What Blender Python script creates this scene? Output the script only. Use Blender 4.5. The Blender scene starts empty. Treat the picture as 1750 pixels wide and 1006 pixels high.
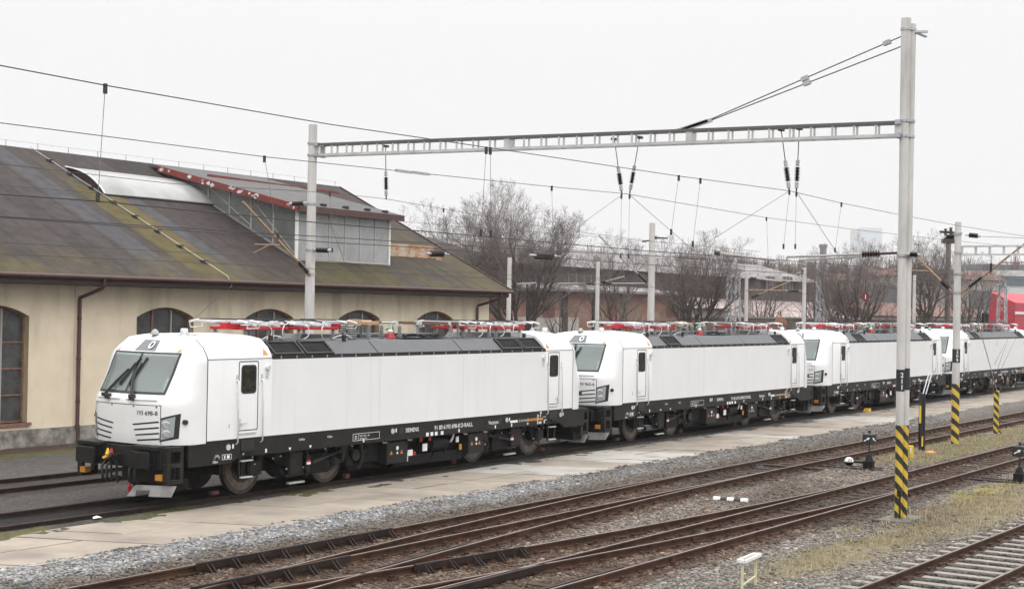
import bpy, bmesh, math, random
import numpy as np
from mathutils import Vector, Matrix

random.seed(7)
rng = np.random.default_rng(7)
R = math.radians
sc = bpy.context.scene
COL = sc.collection

# ------------------------------------------------------------------ camera
F_PX, YAW, PITCH, ROLL = 2467.7, 0.58504918, 0.00933755, 0.01859424
CAM = np.array([-31.21654, -24.91010, 4.50126])
_fw = np.array([math.cos(YAW)*math.cos(PITCH), math.sin(YAW)*math.cos(PITCH), math.sin(PITCH)])
_r = np.array([math.sin(YAW), -math.cos(YAW), 0.0])
_u = np.cross(_r, _fw)
_rt = math.cos(ROLL)*_r + math.sin(ROLL)*_u
_up = -math.sin(ROLL)*_r + math.cos(ROLL)*_u
cd = bpy.data.cameras.new('camera'); cam = bpy.data.objects.new('camera', cd); COL.objects.link(cam)
cd.sensor_width = 36.0; cd.lens = 36.0*F_PX/1750.0; cd.clip_start = 0.5; cd.clip_end = 9000
cam.matrix_world = Matrix(((_rt[0], _up[0], -_fw[0], CAM[0]), (_rt[1], _up[1], -_fw[1], CAM[1]),
                           (_rt[2], _up[2], -_fw[2], CAM[2]), (0, 0, 0, 1)))
sc.camera = cam

# ------------------------------------------------------------------ overcast sky, soft sun, exposure
SUN_EL, SUN_AZ = 38.0, 235.0          # azimuth in degrees measured from +X towards +Y (light comes from there)
w = bpy.data.worlds.new('World'); sc.world = w; w.use_nodes = True
nt = w.node_tree; nt.nodes.clear()
out = nt.nodes.new('ShaderNodeOutputWorld'); bg = nt.nodes.new('ShaderNodeBackground')
sky = nt.nodes.new('ShaderNodeTexSky'); sky.sky_type = 'NISHITA'; sky.sun_disc = False
sky.sun_elevation = R(SUN_EL); sky.sun_rotation = R(90-SUN_AZ); sky.dust_density = 6; sky.air_density = 1.5
hs = nt.nodes.new('ShaderNodeHueSaturation'); hs.inputs['Saturation'].default_value = 0.12
tc = nt.nodes.new('ShaderNodeTexCoord'); sp = nt.nodes.new('ShaderNodeSeparateXYZ')
mr = nt.nodes.new('ShaderNodeMapRange')   # overcast dome: the zenith is brighter than the horizon
mr.inputs['From Min'].default_value = 0.16; mr.inputs['From Max'].default_value = 1.0
mr.inputs['To Min'].default_value = 10.0; mr.inputs['To Max'].default_value = 36.0; mr.interpolation_type = 'SMOOTHSTEP'
mcol = nt.nodes.new('ShaderNodeVectorMath'); mcol.operation = 'SCALE'
mcol.inputs[0].default_value = (1.0, 0.992, 0.998)
mx = nt.nodes.new('ShaderNodeMix'); mx.data_type = 'RGBA'; mx.inputs['Factor'].default_value = 0.9
L = nt.links.new
L(tc.outputs['Generated'], sp.inputs[0]); L(sp.outputs['Z'], mr.inputs['Value']); L(mr.outputs['Result'], mcol.inputs['Scale'])
L(sky.outputs['Color'], hs.inputs['Color']); L(hs.outputs['Color'], mx.inputs['A']); L(mcol.outputs['Vector'], mx.inputs['B'])
L(mx.outputs['Result'], bg.inputs['Color']); bg.inputs['Strength'].default_value = 0.1
L(bg.outputs['Background'], out.inputs['Surface'])
sd = bpy.data.lights.new('sun', 'SUN'); sd.energy = 0.5; sd.angle = R(40); sd.color = (1, 0.97, 0.93)
sun = bpy.data.objects.new('sun', sd); COL.objects.link(sun)
_sd = Vector((math.cos(R(SUN_EL))*math.cos(R(SUN_AZ)), math.cos(R(SUN_EL))*math.sin(R(SUN_AZ)), math.sin(R(SUN_EL))))
sun.rotation_euler = _sd.to_track_quat('Z', 'Y').to_euler()
vs = sc.view_settings; vs.view_transform = 'Standard'; vs.look = 'None'; vs.exposure = 0.0; vs.gamma = 1.0
sc.cycles.max_bounces = 6; sc.cycles.volume_bounces = 0

# ------------------------------------------------------------------ measuring: photo pixel -> point on a real plane / at a depth
def _dir(px, py): return _rt*(px-875)/F_PX - _up*(py-503)/F_PX + _fw
def on(ax, val, px, py):
    d = _dir(px, py); return CAM + d*((val-CAM[ax])/d[ax])
def far(px, py, depth): return CAM + _dir(px, py)*depth
def sx(px, py, y=-1.5):
    q = on(1, y, px, py); return q[0], q[2]

# ------------------------------------------------------------------ materials
def mat(name, col, rough=0.6, metal=0.0, var=0.0, scale=4.0, col2=None, bump=0.0, bscale=None, stretch=None, spec=0.5,
        attr=None, detail=4.0, contrast=(0.35, 0.65), coat=0.0, dirt=None):
    m = bpy.data.materials.new(name); m.use_nodes = True
    nt = m.node_tree; b = nt.nodes['Principled BSDF']; L = nt.links.new
    b.inputs['Roughness'].default_value = rough; b.inputs['Metallic'].default_value = metal
    b.inputs['Specular IOR Level'].default_value = spec; b.inputs['Coat Weight'].default_value = coat
    c = (*col, 1)
    tc = nt.nodes.new('ShaderNodeTexCoord'); mp = nt.nodes.new('ShaderNodeMapping'); L(tc.outputs['Object'], mp.inputs[0])
    if stretch: mp.inputs['Scale'].default_value = stretch
    src = None
    if attr:
        a = nt.nodes.new('ShaderNodeAttribute'); a.attribute_name = attr; src = a.outputs['Color']
    if var > 0 or col2:
        n = nt.nodes.new('ShaderNodeTexNoise'); n.inputs['Scale'].default_value = scale; n.inputs['Detail'].default_value = detail
        n.inputs['Roughness'].default_value = 0.6
        L(mp.outputs[0], n.inputs['Vector'])
        r = nt.nodes.new('ShaderNodeMapRange'); r.inputs['From Min'].default_value = contrast[0]; r.inputs['From Max'].default_value = contrast[1]
        L(n.outputs['Fac'], r.inputs['Value'])
        mx = nt.nodes.new('ShaderNodeMix'); mx.data_type = 'RGBA'
        L(r.outputs['Result'], mx.inputs['Factor'])
        if col2:
            mx.inputs['A'].default_value = c; mx.inputs['B'].default_value = (*col2, 1)
        elif src is not None:
            h = nt.nodes.new('ShaderNodeVectorMath'); h.operation = 'SCALE'; h.inputs['Scale'].default_value = 1-var; L(src, h.inputs[0])
            L(h.outputs[0], mx.inputs['A'])
            h2 = nt.nodes.new('ShaderNodeVectorMath'); h2.operation = 'SCALE'; h2.inputs['Scale'].default_value = 1+var; L(src, h2.inputs[0])
            L(h2.outputs[0], mx.inputs['B'])
        else:
            mx.inputs['A'].default_value = tuple(v*(1-var) for v in col)+(1,)
            mx.inputs['B'].default_value = tuple(min(v*(1+var), 0.95) for v in col)+(1,)
        src = mx.outputs['Result']
    if dirt:   # a second, differently stretched layer of wear: (colour, scale, stretch, lo, hi)
        mp2 = nt.nodes.new('ShaderNodeMapping'); L(tc.outputs['Object'], mp2.inputs[0]); mp2.inputs['Scale'].default_value = dirt[2]
        n2 = nt.nodes.new('ShaderNodeTexNoise'); n2.inputs['Scale'].default_value = dirt[1]; n2.inputs['Detail'].default_value = 5
        L(mp2.outputs[0], n2.inputs['Vector'])
        r2 = nt.nodes.new('ShaderNodeMapRange'); r2.inputs['From Min'].default_value = dirt[3]; r2.inputs['From Max'].default_value = dirt[4]
        L(n2.outputs['Fac'], r2.inputs['Value'])
        mx2 = nt.nodes.new('ShaderNodeMix'); mx2.data_type = 'RGBA'; L(r2.outputs['Result'], mx2.inputs['Factor'])
        if src is None: mx2.inputs['A'].default_value = c
        else: L(src, mx2.inputs['A'])
        mx2.inputs['B'].default_value = (*dirt[0], 1); src = mx2.outputs['Result']
    if src is None: b.inputs['Base Color'].default_value = c
    else: L(src, b.inputs['Base Color'])
    if bump > 0:
        n = nt.nodes.new('ShaderNodeTexNoise'); n.inputs['Scale'].default_value = bscale or scale*4; n.inputs['Detail'].default_value = 5
        L(mp.outputs[0], n.inputs['Vector'])
        bp = nt.nodes.new('ShaderNodeBump'); bp.inputs['Strength'].default_value = bump; bp.inputs['Distance'].default_value = 0.03
        L(n.outputs['Fac'], bp.inputs['Height']); L(bp.outputs['Normal'], b.inputs['Normal'])
    return m

M = {}
M['white'] = mat('white_paint', (0.74, 0.745, 0.745), 0.32, var=0.02, scale=0.9, coat=0.2,
                 dirt=((0.66, 0.65, 0.63), 1.3, (3.2, 1.0, 0.16), 0.55, 0.86), bump=0.05, bscale=0.9)
M['line'] = mat('rubber_seal', (0.025, 0.025, 0.025), 0.7)
M['skirt'] = mat('black_frame_paint', (0.017, 0.017, 0.016), 0.5, spec=0.2, var=0.15, scale=2.0, dirt=((0.04, 0.037, 0.033), 2.0, (1, 1, 2), 0.55, 0.85))
M['under'] = mat('underframe_dark', (0.008, 0.008, 0.008), 0.5, var=0.3, scale=5, spec=0.15)
M['under2'] = mat('underframe_grey', (0.015, 0.015, 0.015), 0.42, var=0.3, scale=5, spec=0.25)
M['buffer'] = mat('buffer_steel', (0.012, 0.012, 0.0125), 0.4, spec=0.3, var=0.2, scale=6)
M['roofgrey'] = mat('roof_grey_paint', (0.075, 0.079, 0.084), 0.5, var=0.08, scale=3)
M['grille'] = mat('roof_grille_dark', (0.02, 0.02, 0.021), 0.6, var=0.3, scale=30)
M['glassws'] = mat('windscreen_frame_glass', (0.03, 0.035, 0.035), 0.05)
M['darkglass'] = mat('dark_glass_brown_reflection', (0.018, 0.016, 0.014), 0.04, col2=(0.07, 0.055, 0.03), scale=5, contrast=(0.5, 0.8))  # opaque dark glass; the yellow-brown noise paints in reflections
M['lampglass'] = mat('headlight_glass', (0.3, 0.33, 0.34), 0.08)
M['lampring'] = mat('headlight_reflector', (0.55, 0.57, 0.58), 0.15, metal=0.6)
M['red'] = mat('red_paint', (0.4, 0.01, 0.016), 0.4)
M['silver'] = mat('light_metal', (0.62, 0.64, 0.65), 0.35, metal=0.35, var=0.08, scale=6)
M['plough'] = mat('plough_metal', (0.42, 0.42, 0.42), 0.45, metal=0.3, var=0.2, scale=4)
M['insul'] = mat('grey_insulator', (0.3, 0.31, 0.31), 0.35)
M['insulbrown'] = mat('brown_insulator', (0.028, 0.018, 0.016), 0.3)
M['copper'] = mat('brown_busbar', (0.16, 0.08, 0.05), 0.5, var=0.2, scale=4)
M['ochre'] = mat('ochre_resin', (0.42, 0.27, 0.16), 0.5)
M['whiteletter'] = mat('white_lettering', (0.75, 0.75, 0.75), 0.5)
M['orange'] = mat('orange_mark', (0.5, 0.22, 0.03), 0.5)
M['yellow'] = mat('yellow_mark', (0.7, 0.5, 0.03), 0.5)
M['wheel'] = mat('wheel_steel', (0.05, 0.045, 0.04), 0.5, metal=0.2, var=0.3, scale=6)
M['wheelrim'] = mat('wheel_disc_ring', (0.14, 0.115, 0.095), 0.5, metal=0.2, var=0.3, scale=8)
M['cabwall'] = mat('cab_interior_grey', (0.36, 0.38, 0.36), 0.7)
M['cabdark'] = mat('cab_desk_dark', (0.05, 0.05, 0.055), 0.6)
M['rail'] = mat('rusty_rail', (0.054, 0.029, 0.019), 0.7, spec=0.15, var=0.3, scale=3, bump=0.2, bscale=20, dirt=((0.11, 0.048, 0.025), 1.2, (1, 1, 1), 0.58, 0.8))
M['railtop'] = mat('worn_rail_head', (0.23, 0.185, 0.165), 0.35, metal=0.6, var=0.25, scale=2)
M['raildark'] = mat('greased_steel', (0.028, 0.019, 0.016), 0.6, spec=0.2, var=0.3, scale=4)
M['sleeper'] = mat('old_wooden_sleeper', (0.05, 0.034, 0.025), 0.85, spec=0.2, var=0.4, scale=2, bump=0.4, bscale=12, stretch=(8, 1, 1),
                   dirt=((0.1, 0.082, 0.066), 1.4, (1, 1, 1), 0.58, 0.8))
M['sleeperc'] = mat('concrete_sleeper', (0.24, 0.22, 0.195), 0.85, var=0.2, scale=5, bump=0.3, dirt=((0.1, 0.085, 0.07), 2.5, (1, 1, 1), 0.52, 0.72))
M['concrete'] = mat('pale_concrete', (0.5, 0.49, 0.47), 0.8, var=0.14, scale=2.5, bump=0.2, stretch=(1, 1, 0.25),
                    dirt=((0.24, 0.232, 0.22), 3.0, (1, 1, 0.12), 0.52, 0.8))
M['galv'] = mat('galvanised_steel', (0.4, 0.42, 0.44), 0.4, metal=0.5, var=0.15, scale=8)
M['beam'] = mat('beam_grey', (0.46, 0.46, 0.45), 0.6, var=0.15, scale=3)
M['beamtop'] = mat('beam_dark_top', (0.1, 0.1, 0.095), 0.7)
M['wire'] = mat('dark_wire', (0.025, 0.025, 0.025), 0.5)
M['wirelight'] = mat('steel_wire', (0.14, 0.14, 0.14), 0.5)
M['rusttube'] = mat('rusty_tube', (0.3, 0.19, 0.11), 0.6, var=0.25, scale=6)
M['tubegrey'] = mat('grey_tube', (0.33, 0.32, 0.3), 0.55, var=0.15, scale=6)
M['black'] = mat('black_paint', (0.015, 0.015, 0.016), 0.5)
M['yellowp'] = mat('yellow_band_paint', (0.62, 0.42, 0.035), 0.6, var=0.12, scale=5, bump=0.1, dirt=((0.3, 0.22, 0.08), 3.0, (1, 1, 1), 0.58, 0.8))
M['whitep'] = mat('white_sign_paint', (0.7, 0.7, 0.68), 0.6, var=0.06, scale=6)
M['cream'] = mat('cream_painted_steel', (0.55, 0.52, 0.33), 0.6, var=0.1, scale=6)
M['plaster'] = mat('cream_plaster', (0.71, 0.615, 0.465), 0.9, var=0.05, scale=1.2, bump=0.25, bscale=30,
                   dirt=((0.46, 0.4, 0.31), 0.9, (1.6, 1, 0.35), 0.5, 0.8))
M['plinth'] = mat('stained_plinth', (0.12, 0.11, 0.1), 0.9, col2=(0.33, 0.31, 0.28), scale=3.0, bump=0.4, bscale=15)
M['reveal'] = mat('ochre_reveal', (0.42, 0.33, 0.2), 0.9, var=0.1, scale=3)
M['pane'] = mat('wired_glass_grey', (0.066, 0.068, 0.068), 0.35, var=0.3, scale=3, spec=0.35)
M['winframe'] = mat('rusty_window_frame', (0.21, 0.11, 0.08), 0.7, var=0.2, scale=6)
M['mullion'] = mat('pale_mullion', (0.36, 0.345, 0.31), 0.7)
M['brownpaint'] = mat('brown_gutter_paint', (0.07, 0.032, 0.026), 0.45, var=0.2, scale=4)
M['eave'] = mat('dark_eave_board', (0.035, 0.022, 0.02), 0.8, var=0.3, scale=10, stretch=(12, 1, 1))
M['flake'] = mat('flaking_red_paint', (0.17, 0.03, 0.025), 0.6, var=0.15, scale=5)
M['flakewhite'] = mat('bare_flaked_patch', (0.6, 0.58, 0.55), 0.8)
M['polycarb'] = mat('cloudy_skylight', (0.27, 0.275, 0.27), 0.3, var=0.08, scale=2, dirt=((0.16, 0.16, 0.14), 0.6, (1, 1, 1), 0.45, 0.75))
M['dormglass'] = mat('cloudy_dormer_glazing', (0.3, 0.31, 0.31), 0.25, var=0.12, scale=1.5)
M['dormglassd'] = mat('dim_dormer_glazing', (0.13, 0.135, 0.13), 0.25, var=0.2, scale=1.5)
M['rustsheet'] = mat('rusty_white_sheet', (0.45, 0.38, 0.28), 0.7, col2=(0.33, 0.13, 0.05), scale=2.5, contrast=(0.42, 0.62))
M['bark'] = mat('winter_bark', (0.08, 0.067, 0.061), 0.9, var=0.25, scale=3)
M['twig'] = mat('winter_twigs', (0.15, 0.125, 0.115), 0.9, var=0.2, scale=1)
M['shrub'] = mat('dry_shrub', (0.12, 0.08, 0.06), 0.9, var=0.3, scale=2)
M['lattice'] = mat('lattice_grey', (0.42, 0.43, 0.44), 0.6)
M['browncon'] = mat('brown_wooden_mast', (0.13, 0.115, 0.1), 0.8, var=0.2, scale=3)

# ------------------------------------------------------------------ mesh builder
class MB:
    def __init__(s): s.v = []; s.f = []; s.m = []
    def add(s, vs, fs, mi=0):
        o = len(s.v); s.v.extend(tuple(float(c) for c in q) for q in vs)
        s.f.extend(tuple(i+o for i in f) for f in fs); s.m.extend([mi]*len(fs)); return s
    def box(s, x0, x1, y0, y1, z0, z1, mi=0):
        v = [(x0,y0,z0),(x1,y0,z0),(x1,y1,z0),(x0,y1,z0),(x0,y0,z1),(x1,y0,z1),(x1,y1,z1),(x0,y1,z1)]
        return s.add(v, [(0,3,2,1),(4,5,6,7),(0,1,5,4),(1,2,6,5),(2,3,7,6),(3,0,4,7)], mi)
    def bar(s, a, b, wd, h, mi=0, up=(0,0,1)):
        a = Vector(a); b = Vector(b); d = (b-a).normalized(); u = Vector(up)
        if abs(d.dot(u)) > 0.98: u = Vector((1,0,0))
        r = d.cross(u).normalized(); u = r.cross(d).normalized()
        v = []
        for p in (a, b):
            for i, j in ((-1,-1),(1,-1),(1,1),(-1,1)): v.append(p + r*(i*wd/2) + u*(j*h/2))
        return s.add(v, [(0,1,2,3),(7,6,5,4),(0,4,5,1),(1,5,6,2),(2,6,7,3),(3,7,4,0)], mi)
    def tube(s, pts, r, n=8, mi=0, caps=True):
        pts = [Vector(p) for p in pts]
        rs = r if isinstance(r, (list, tuple)) else [r]*len(pts)
        vs = []; prev = None
        for i, p in enumerate(pts):
            d = (pts[min(i+1, len(pts)-1)]-pts[max(i-1, 0)]).normalized()
            if prev is None:
                prev = Vector((0,0,1)) if abs(d.z) < 0.9 else Vector((1,0,0))
            x = d.cross(prev)
            if x.length < 1e-4: x = d.cross(Vector((0.3,1,0.2)))
            x.normalize(); y = x.cross(d); prev = y
            for k in range(n):
                a = 2*math.pi*k/n; vs.append(p + x*(rs[i]*math.cos(a)) + y*(rs[i]*math.sin(a)))
        fs = []
        for i in range(len(pts)-1):
            for k in range(n):
                a = i*n+k; b = i*n+(k+1) % n; fs.append((a, b, b+n, a+n))
        if caps: fs.append(tuple(range(n-1, -1, -1))); fs.append(tuple(range((len(pts)-1)*n, len(pts)*n)))
        return s.add(vs, fs, mi)
    def lathe(s, prof, c, axis='z', n=20, mi=0):
        # prof: list of (radius, height along the axis)
        vs = []
        for r, h in prof:
            for k in range(n):
                a = 2*math.pi*k/n; ca, sa = r*math.cos(a), r*math.sin(a)
                q = {'z': (ca, sa, h), 'y': (ca, h, sa), 'x': (h, ca, sa)}[axis]
                vs.append((c[0]+q[0], c[1]+q[1], c[2]+q[2]))
        fs = []
        for i in range(len(prof)-1):
            for k in range(n):
                a = i*n+k; b = i*n+(k+1) % n; fs.append((a, b, b+n, a+n))
        fs.append(tuple(range(n-1, -1, -1))); fs.append(tuple(range((len(prof)-1)*n, len(prof)*n)))
        return s.add(vs, fs, mi)
    def prism(s, poly, ax, a, b, mi=0):
        # poly in the two other axes (kept in order x,y,z), extruded along ax from a to b
        def P(q, t):
            return {0: (t, q[0], q[1]), 1: (q[0], t, q[1]), 2: (q[0], q[1], t)}[ax]
        n = len(poly); vs = [P(q, a) for q in poly]+[P(q, b) for q in poly]
        fs = [tuple(range(n-1, -1, -1)), tuple(range(n, 2*n))]+[(i, (i+1) % n, (i+1) % n+n, i+n) for i in range(n)]
        return s.add(vs, fs, mi)
    def build(s, name, mats, parent=None, bevel=0, smooth=None, fix=True):
        me = bpy.data.meshes.new(name)
        off = Vector((0, 0, 0)); q = parent
        while q: off += q.location; q = q.parent
        vs = np.array(s.v, dtype=np.float32)-np.array(off, dtype=np.float32)
        me.from_pydata([tuple(v) for v in vs.tolist()], [], s.f)
        if not isinstance(mats, (list, tuple)): mats = [mats]
        for m in mats: me.materials.append(m)
        me.polygons.foreach_set('material_index', s.m)
        if fix or smooth is not None:
            bm = bmesh.new(); bm.from_mesh(me)
            if fix: bmesh.ops.recalc_face_normals(bm, faces=bm.faces)
            if smooth is not None:
                for f in bm.faces: f.smooth = True
                for e in bm.edges:
                    e.smooth = len(e.link_faces) == 2 and e.calc_face_angle(0) < R(smooth)
            bm.to_mesh(me); bm.free()
        o = bpy.data.objects.new(name, me); COL.objects.link(o)
        if parent: o.parent = parent
        if bevel:
            b = o.modifiers.new('bevel', 'BEVEL'); b.width = bevel; b.segments = 2; b.limit_method = 'ANGLE'; b.angle_limit = R(40)
        return o

def thing(name, label, cat, loc=(0, 0, 0), group=None):
    o = bpy.data.objects.new(name, None); COL.objects.link(o); o.location = loc; o.empty_display_size = 0.3
    return tag(o, label, cat, group)
def tag(o, label, cat, group=None, kind=None):
    if label: o['label'] = label
    if cat: o['category'] = cat
    if group: o['group'] = group
    if kind: o['kind'] = kind
    return o
def structure(o): o['kind'] = 'structure'; return o
def children(o): return [c for c in bpy.data.objects if c.parent == o]
def copy_tree(o, parent=None, kids=None):
    if kids is None:
        kids = {}
        for c in bpy.data.objects:
            if c.parent: kids.setdefault(c.parent.name, []).append(c)
    c = o.copy(); COL.objects.link(c); c.parent = parent
    for ch in kids.get(o.name, []): copy_tree(ch, c, kids)
    return c

_txt = {}
def text(mb, s, origin, size, mi=0, right=(1,0,0), up=(0,0,1), align='LEFT', sxk=1.0):
    """lettering: flat glyph faces of the built-in font, laid on the plane right/up at origin"""
    key = (s, align)
    if key not in _txt:
        cu = bpy.data.curves.new('lettering', 'FONT'); cu.body = s; cu.align_x = align; cu.size = 1; cu.resolution_u = 3; cu.offset = 0.01
        ob = bpy.data.objects.new('lettering_tmp', cu); COL.objects.link(ob)
        dg = bpy.context.evaluated_depsgraph_get(); me = bpy.data.meshes.new_from_object(ob.evaluated_get(dg))
        _txt[key] = ([tuple(v.co) for v in me.vertices], [tuple(p.vertices) for p in me.polygons])
        bpy.data.objects.remove(ob); bpy.data.curves.remove(cu); bpy.data.meshes.remove(me)
    v, f = _txt[key]; o = Vector(origin); r = Vector(right); u = Vector(up)
    mb.add([o + r*(q[0]*size*sxk) + u*(q[1]*size) for q in v], f, mi)
# ------------------------------------------------------------------ ground
def vnoise(x, y, sc_, seed, octv=3):
    out = np.zeros_like(x); amp = 1.0; tot = 0
    for o in range(octv):
        g = np.random.default_rng(seed+o).random((256, 256))
        u = x*sc_*2**o; v = y*sc_*2**o
        i = np.floor(u).astype(int); j = np.floor(v).astype(int); fu = u-i; fv = v-j
        fu = fu*fu*(3-2*fu); fv = fv*fv*(3-2*fv)
        a = g[i % 256, j % 256]; b = g[(i+1) % 256, j % 256]; c = g[i % 256, (j+1) % 256]; d = g[(i+1) % 256, (j+1) % 256]
        out += amp*((a*(1-fu)+b*fu)*(1-fv)+(c*(1-fu)+d*fu)*fv); tot += amp; amp *= 0.5
    return out/tot
def sstep(e0, e1, x):
    t = np.clip((x-e0)/(e1-e0), 0, 1); return t*t*(3-2*t)
def band(y, a, b, s=0.2): return sstep(a-s, a+s, y)*(1-sstep(b-s, b+s, y))

# track geometry (far rail / near rail lateral position along x)
G = 1.44
def yA(x): return -6.83-0.009*x
def yB(x): return -11.34-0.012*x
def yC(x): return -16.7-0.03*(x+4)
def devA(x):
    s = np.maximum(0, 10.0-x); c = 24.0; return np.where(s < c, s*s/380.0, c*c/380.0+(s-c)*2*c/380.0)
def devB(x):
    s = np.maximum(0, 10.5-x); c = 24.0; return np.where(s < c, s*s/300.0, c*c/300.0+(s-c)*2*c/300.0)

def zones(x, y):
    """albedo, stoniness and height of the yard surface"""
    n1 = vnoise(x, y, 0.35, 11); n2 = vnoise(x, y, 1.6, 23); n3 = vnoise(x, y, 5.0, 37); nl = vnoise(x*0.35, y, 0.8, 51)
    yy = y+(n2-0.5)*0.55
    C = np.zeros(x.shape+(3,)); C[:] = (0.085, 0.08, 0.075); gv = np.full(x.shape, 0.5); h = np.full(x.shape, -0.2)
    def put(mask, col, g=None, hh=None):
        m = np.clip(mask, 0, 1)
        C[:] = C*(1-m[..., None])+np.array(col)*m[..., None]
        if g is not None: gv[:] = gv*(1-m)+g*m
        if hh is not None: h[:] = h*(1-m)+hh*m
    put(band(yy, 6.3, 10.8, 0.3), (0.078, 0.071, 0.066), 0.2, -0.17)
    put(band(yy, 6.3, 10.8, 0.3)*sstep(0.55, 0.68, nl), (0.15, 0.145, 0.14), 0.1)
    put(band(yy, 10.6, 11.5, 0.15), (0.085, 0.085, 0.028), 0.2, -0.15)
    put(band(yy, 11.4, 13.2, 0.2), (0.075, 0.048, 0.038), 0.4, -0.16)
    put(band(yy, 3.1, 6.4, 0.3), (0.045, 0.037, 0.031), 0.7, -0.12)
    put(band(yy, 0.95, 3.2, 0.25), (0.066, 0.06, 0.054), 0.6, -0.1)
    put(band(yy, -0.95, 0.95, 0.12), (0.014, 0.013, 0.012), 0.5, -0.13)  # oily bed, darkened further to stand in for the locomotives' shadow
    put(band(yy, -1.75, -0.75, 0.15), (0.058, 0.054, 0.048), 0.6, -0.09)  # near-side dirt, its colour also lowered for the shade beside the locomotives
    put(band(yy, -1.6, -0.85, 0.15)*sstep(0.5, 0.62, n1)*(1-sstep(14, 22, x)), (0.085, 0.082, 0.03), 0.15)
    put(band(yy, -2.3, -0.8, 0.2)*sstep(8, 14, x)*0.9, (0.11, 0.11, 0.11), 0.9)
    put(band(yy, -6.2, -4.2, 0.2), (0.12, 0.105, 0.09), 0.8, -0.17)
    lg = band(yy+(n2-0.5)*0.5, -5.35-0.9*(n1-0.5), -4.1, 0.22)*(1-0.75*sstep(-1, 14, x))*(0.35+0.65*sstep(0.3, 0.5, nl))
    put(lg, (0.215, 0.213, 0.21), 1.0, -0.13)
    put(band(yy, -6.7, -5.7, 0.25)*0.8, (0.1, 0.08, 0.064), 0.6)
    dA = devA(x); dB = devB(x); a = yA(x); b = yB(x)
    tA = sstep(a-G-dA-0.75, a-G-dA-0.3, yy)*(1-sstep(a+0.15, a+0.5, yy))
    tB = sstep(b-G-0.75, b-G-0.3, yy)*(1-sstep(b+dB+0.15, b+dB+0.55, yy))
    mid = band(yy, -11.2, -8.5, 0.3)
    put(mid, (0.175, 0.148, 0.125), 1.0, -0.15)
    put(mid*sstep(0.45, 0.7, n1), (0.115, 0.09, 0.075), 0.9)
    put(band(yy, -17, -12.9, 0.3), (0.18, 0.162, 0.143), 1.0, -0.18)
    put(band(yy, -17, -12.9, 0.3)*sstep(0.5, 0.7, n1), (0.1, 0.085, 0.072), 0.9)
    put(np.maximum(tA, tB), (0.08, 0.053, 0.038), 0.9, -0.17)
    put(np.maximum(tA, tB)*sstep(0.52, 0.66, n2), (0.125, 0.094, 0.072), 1.0)
    put(tA*band(x, 4.0, 10.5, 0.6)*0.6, (0.035, 0.03, 0.028), 0.5)
    put(tB*band(x, -1.5, 9.0, 0.6)*0.5, (0.045, 0.038, 0.034), 0.6)
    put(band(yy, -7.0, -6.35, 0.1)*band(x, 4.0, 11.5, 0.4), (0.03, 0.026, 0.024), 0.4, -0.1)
    # grass and moss between the tracks
    g1 = band(yy, -10.9, -8.75, 0.3)*sstep(12.0, 15.5, x)*(1-sstep(60, 80, x))
    put(g1*sstep(0.22, 0.42, n2), (0.125, 0.112, 0.055), 0.15, -0.14)
    g2 = np.exp(-(((x+4.2)/3.4)**2+((y+15.0+0.05*x)/0.75)**2)**2)+np.exp(-(((x-3.0)/4.6)**2+((y+15.2)/1.0)**2)**2)+0.8*np.exp(-(((x-9.5)/5)**2+((y+14.6)/0.8)**2)**2)
    put(g2*sstep(0.22, 0.42, n2+0.25*n3), (0.16, 0.135, 0.078), 0.15, -0.15)
    put(g2*sstep(0.5, 0.7, n1), (0.1, 0.085, 0.06), 0.6)
    put(np.exp(-(((x-7.8)/1.8)**2+((y+14.1)/0.5)**2)**2)*sstep(0.35, 0.5, n3), (0.2, 0.17, 0.025), 0.1)
    c = yC(x); tC = sstep(c-G-0.8, c-G-0.4, yy)*(1-sstep(c+0.3, c+0.7, yy))
    put(tC, (0.085, 0.07, 0.06), 0.9, -0.17)
    put(tC*sstep(c-G+0.1, c-G+0.2, y)*(1-sstep(c-0.25, c-0.1, y))*0.9, (0.038, 0.034, 0.031), 0.9, -0.19)
    edge = band(y, -1.75, -1.1, 0.12)+band(y, -4.75, -4.0, 0.12)
    h = h*(1-edge)+(-0.112+(n2-0.5)*0.075+(n1-0.5)*0.03)*edge
    h = h+(n3-0.5)*0.035+(n2-0.5)*0.03*(1-edge)
    return C*(0.8+0.4*n3)[..., None], gv, h, (g1, g2, lg)

def axis(a, b, st, far_):
    core = np.arange(a, b, st); lo = []; hi = []; q = a; s = st
    while q > -far_: s *= 1.45; q -= s; lo.append(q)
    q = core[-1]; s = st
    while q < far_: s *= 1.45; q += s; hi.append(q)
    return np.array(lo[::-1]+list(core)+hi)
gx = axis(-34, 78, 0.15, 5000); gy = axis(-21, 13.5, 0.13, 5000)
X, Y = np.meshgrid(gx, gy, indexing='ij')
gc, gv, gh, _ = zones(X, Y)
gm = bpy.data.meshes.new('ground'); nx, ny = len(gx), len(gy)
co = np.stack([X, Y, gh], -1).reshape(-1, 3).astype(np.float32)
i, j = np.meshgrid(np.arange(nx-1), np.arange(ny-1), indexing='ij'); k = (i*ny+j).ravel()
fa = np.stack([k, k+ny, k+ny+1, k+1], -1).astype(np.int32)
def fast_mesh(me, co, fa):
    n = fa.shape[1]
    me.vertices.add(len(co)); me.vertices.foreach_set('co', co.ravel())
    me.loops.add(fa.size); me.loops.foreach_set('vertex_index', fa.ravel())
    me.polygons.add(len(fa)); me.polygons.foreach_set('loop_start', np.arange(0, fa.size, n, dtype=np.int32))
    me.update(calc_edges=True)
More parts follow.
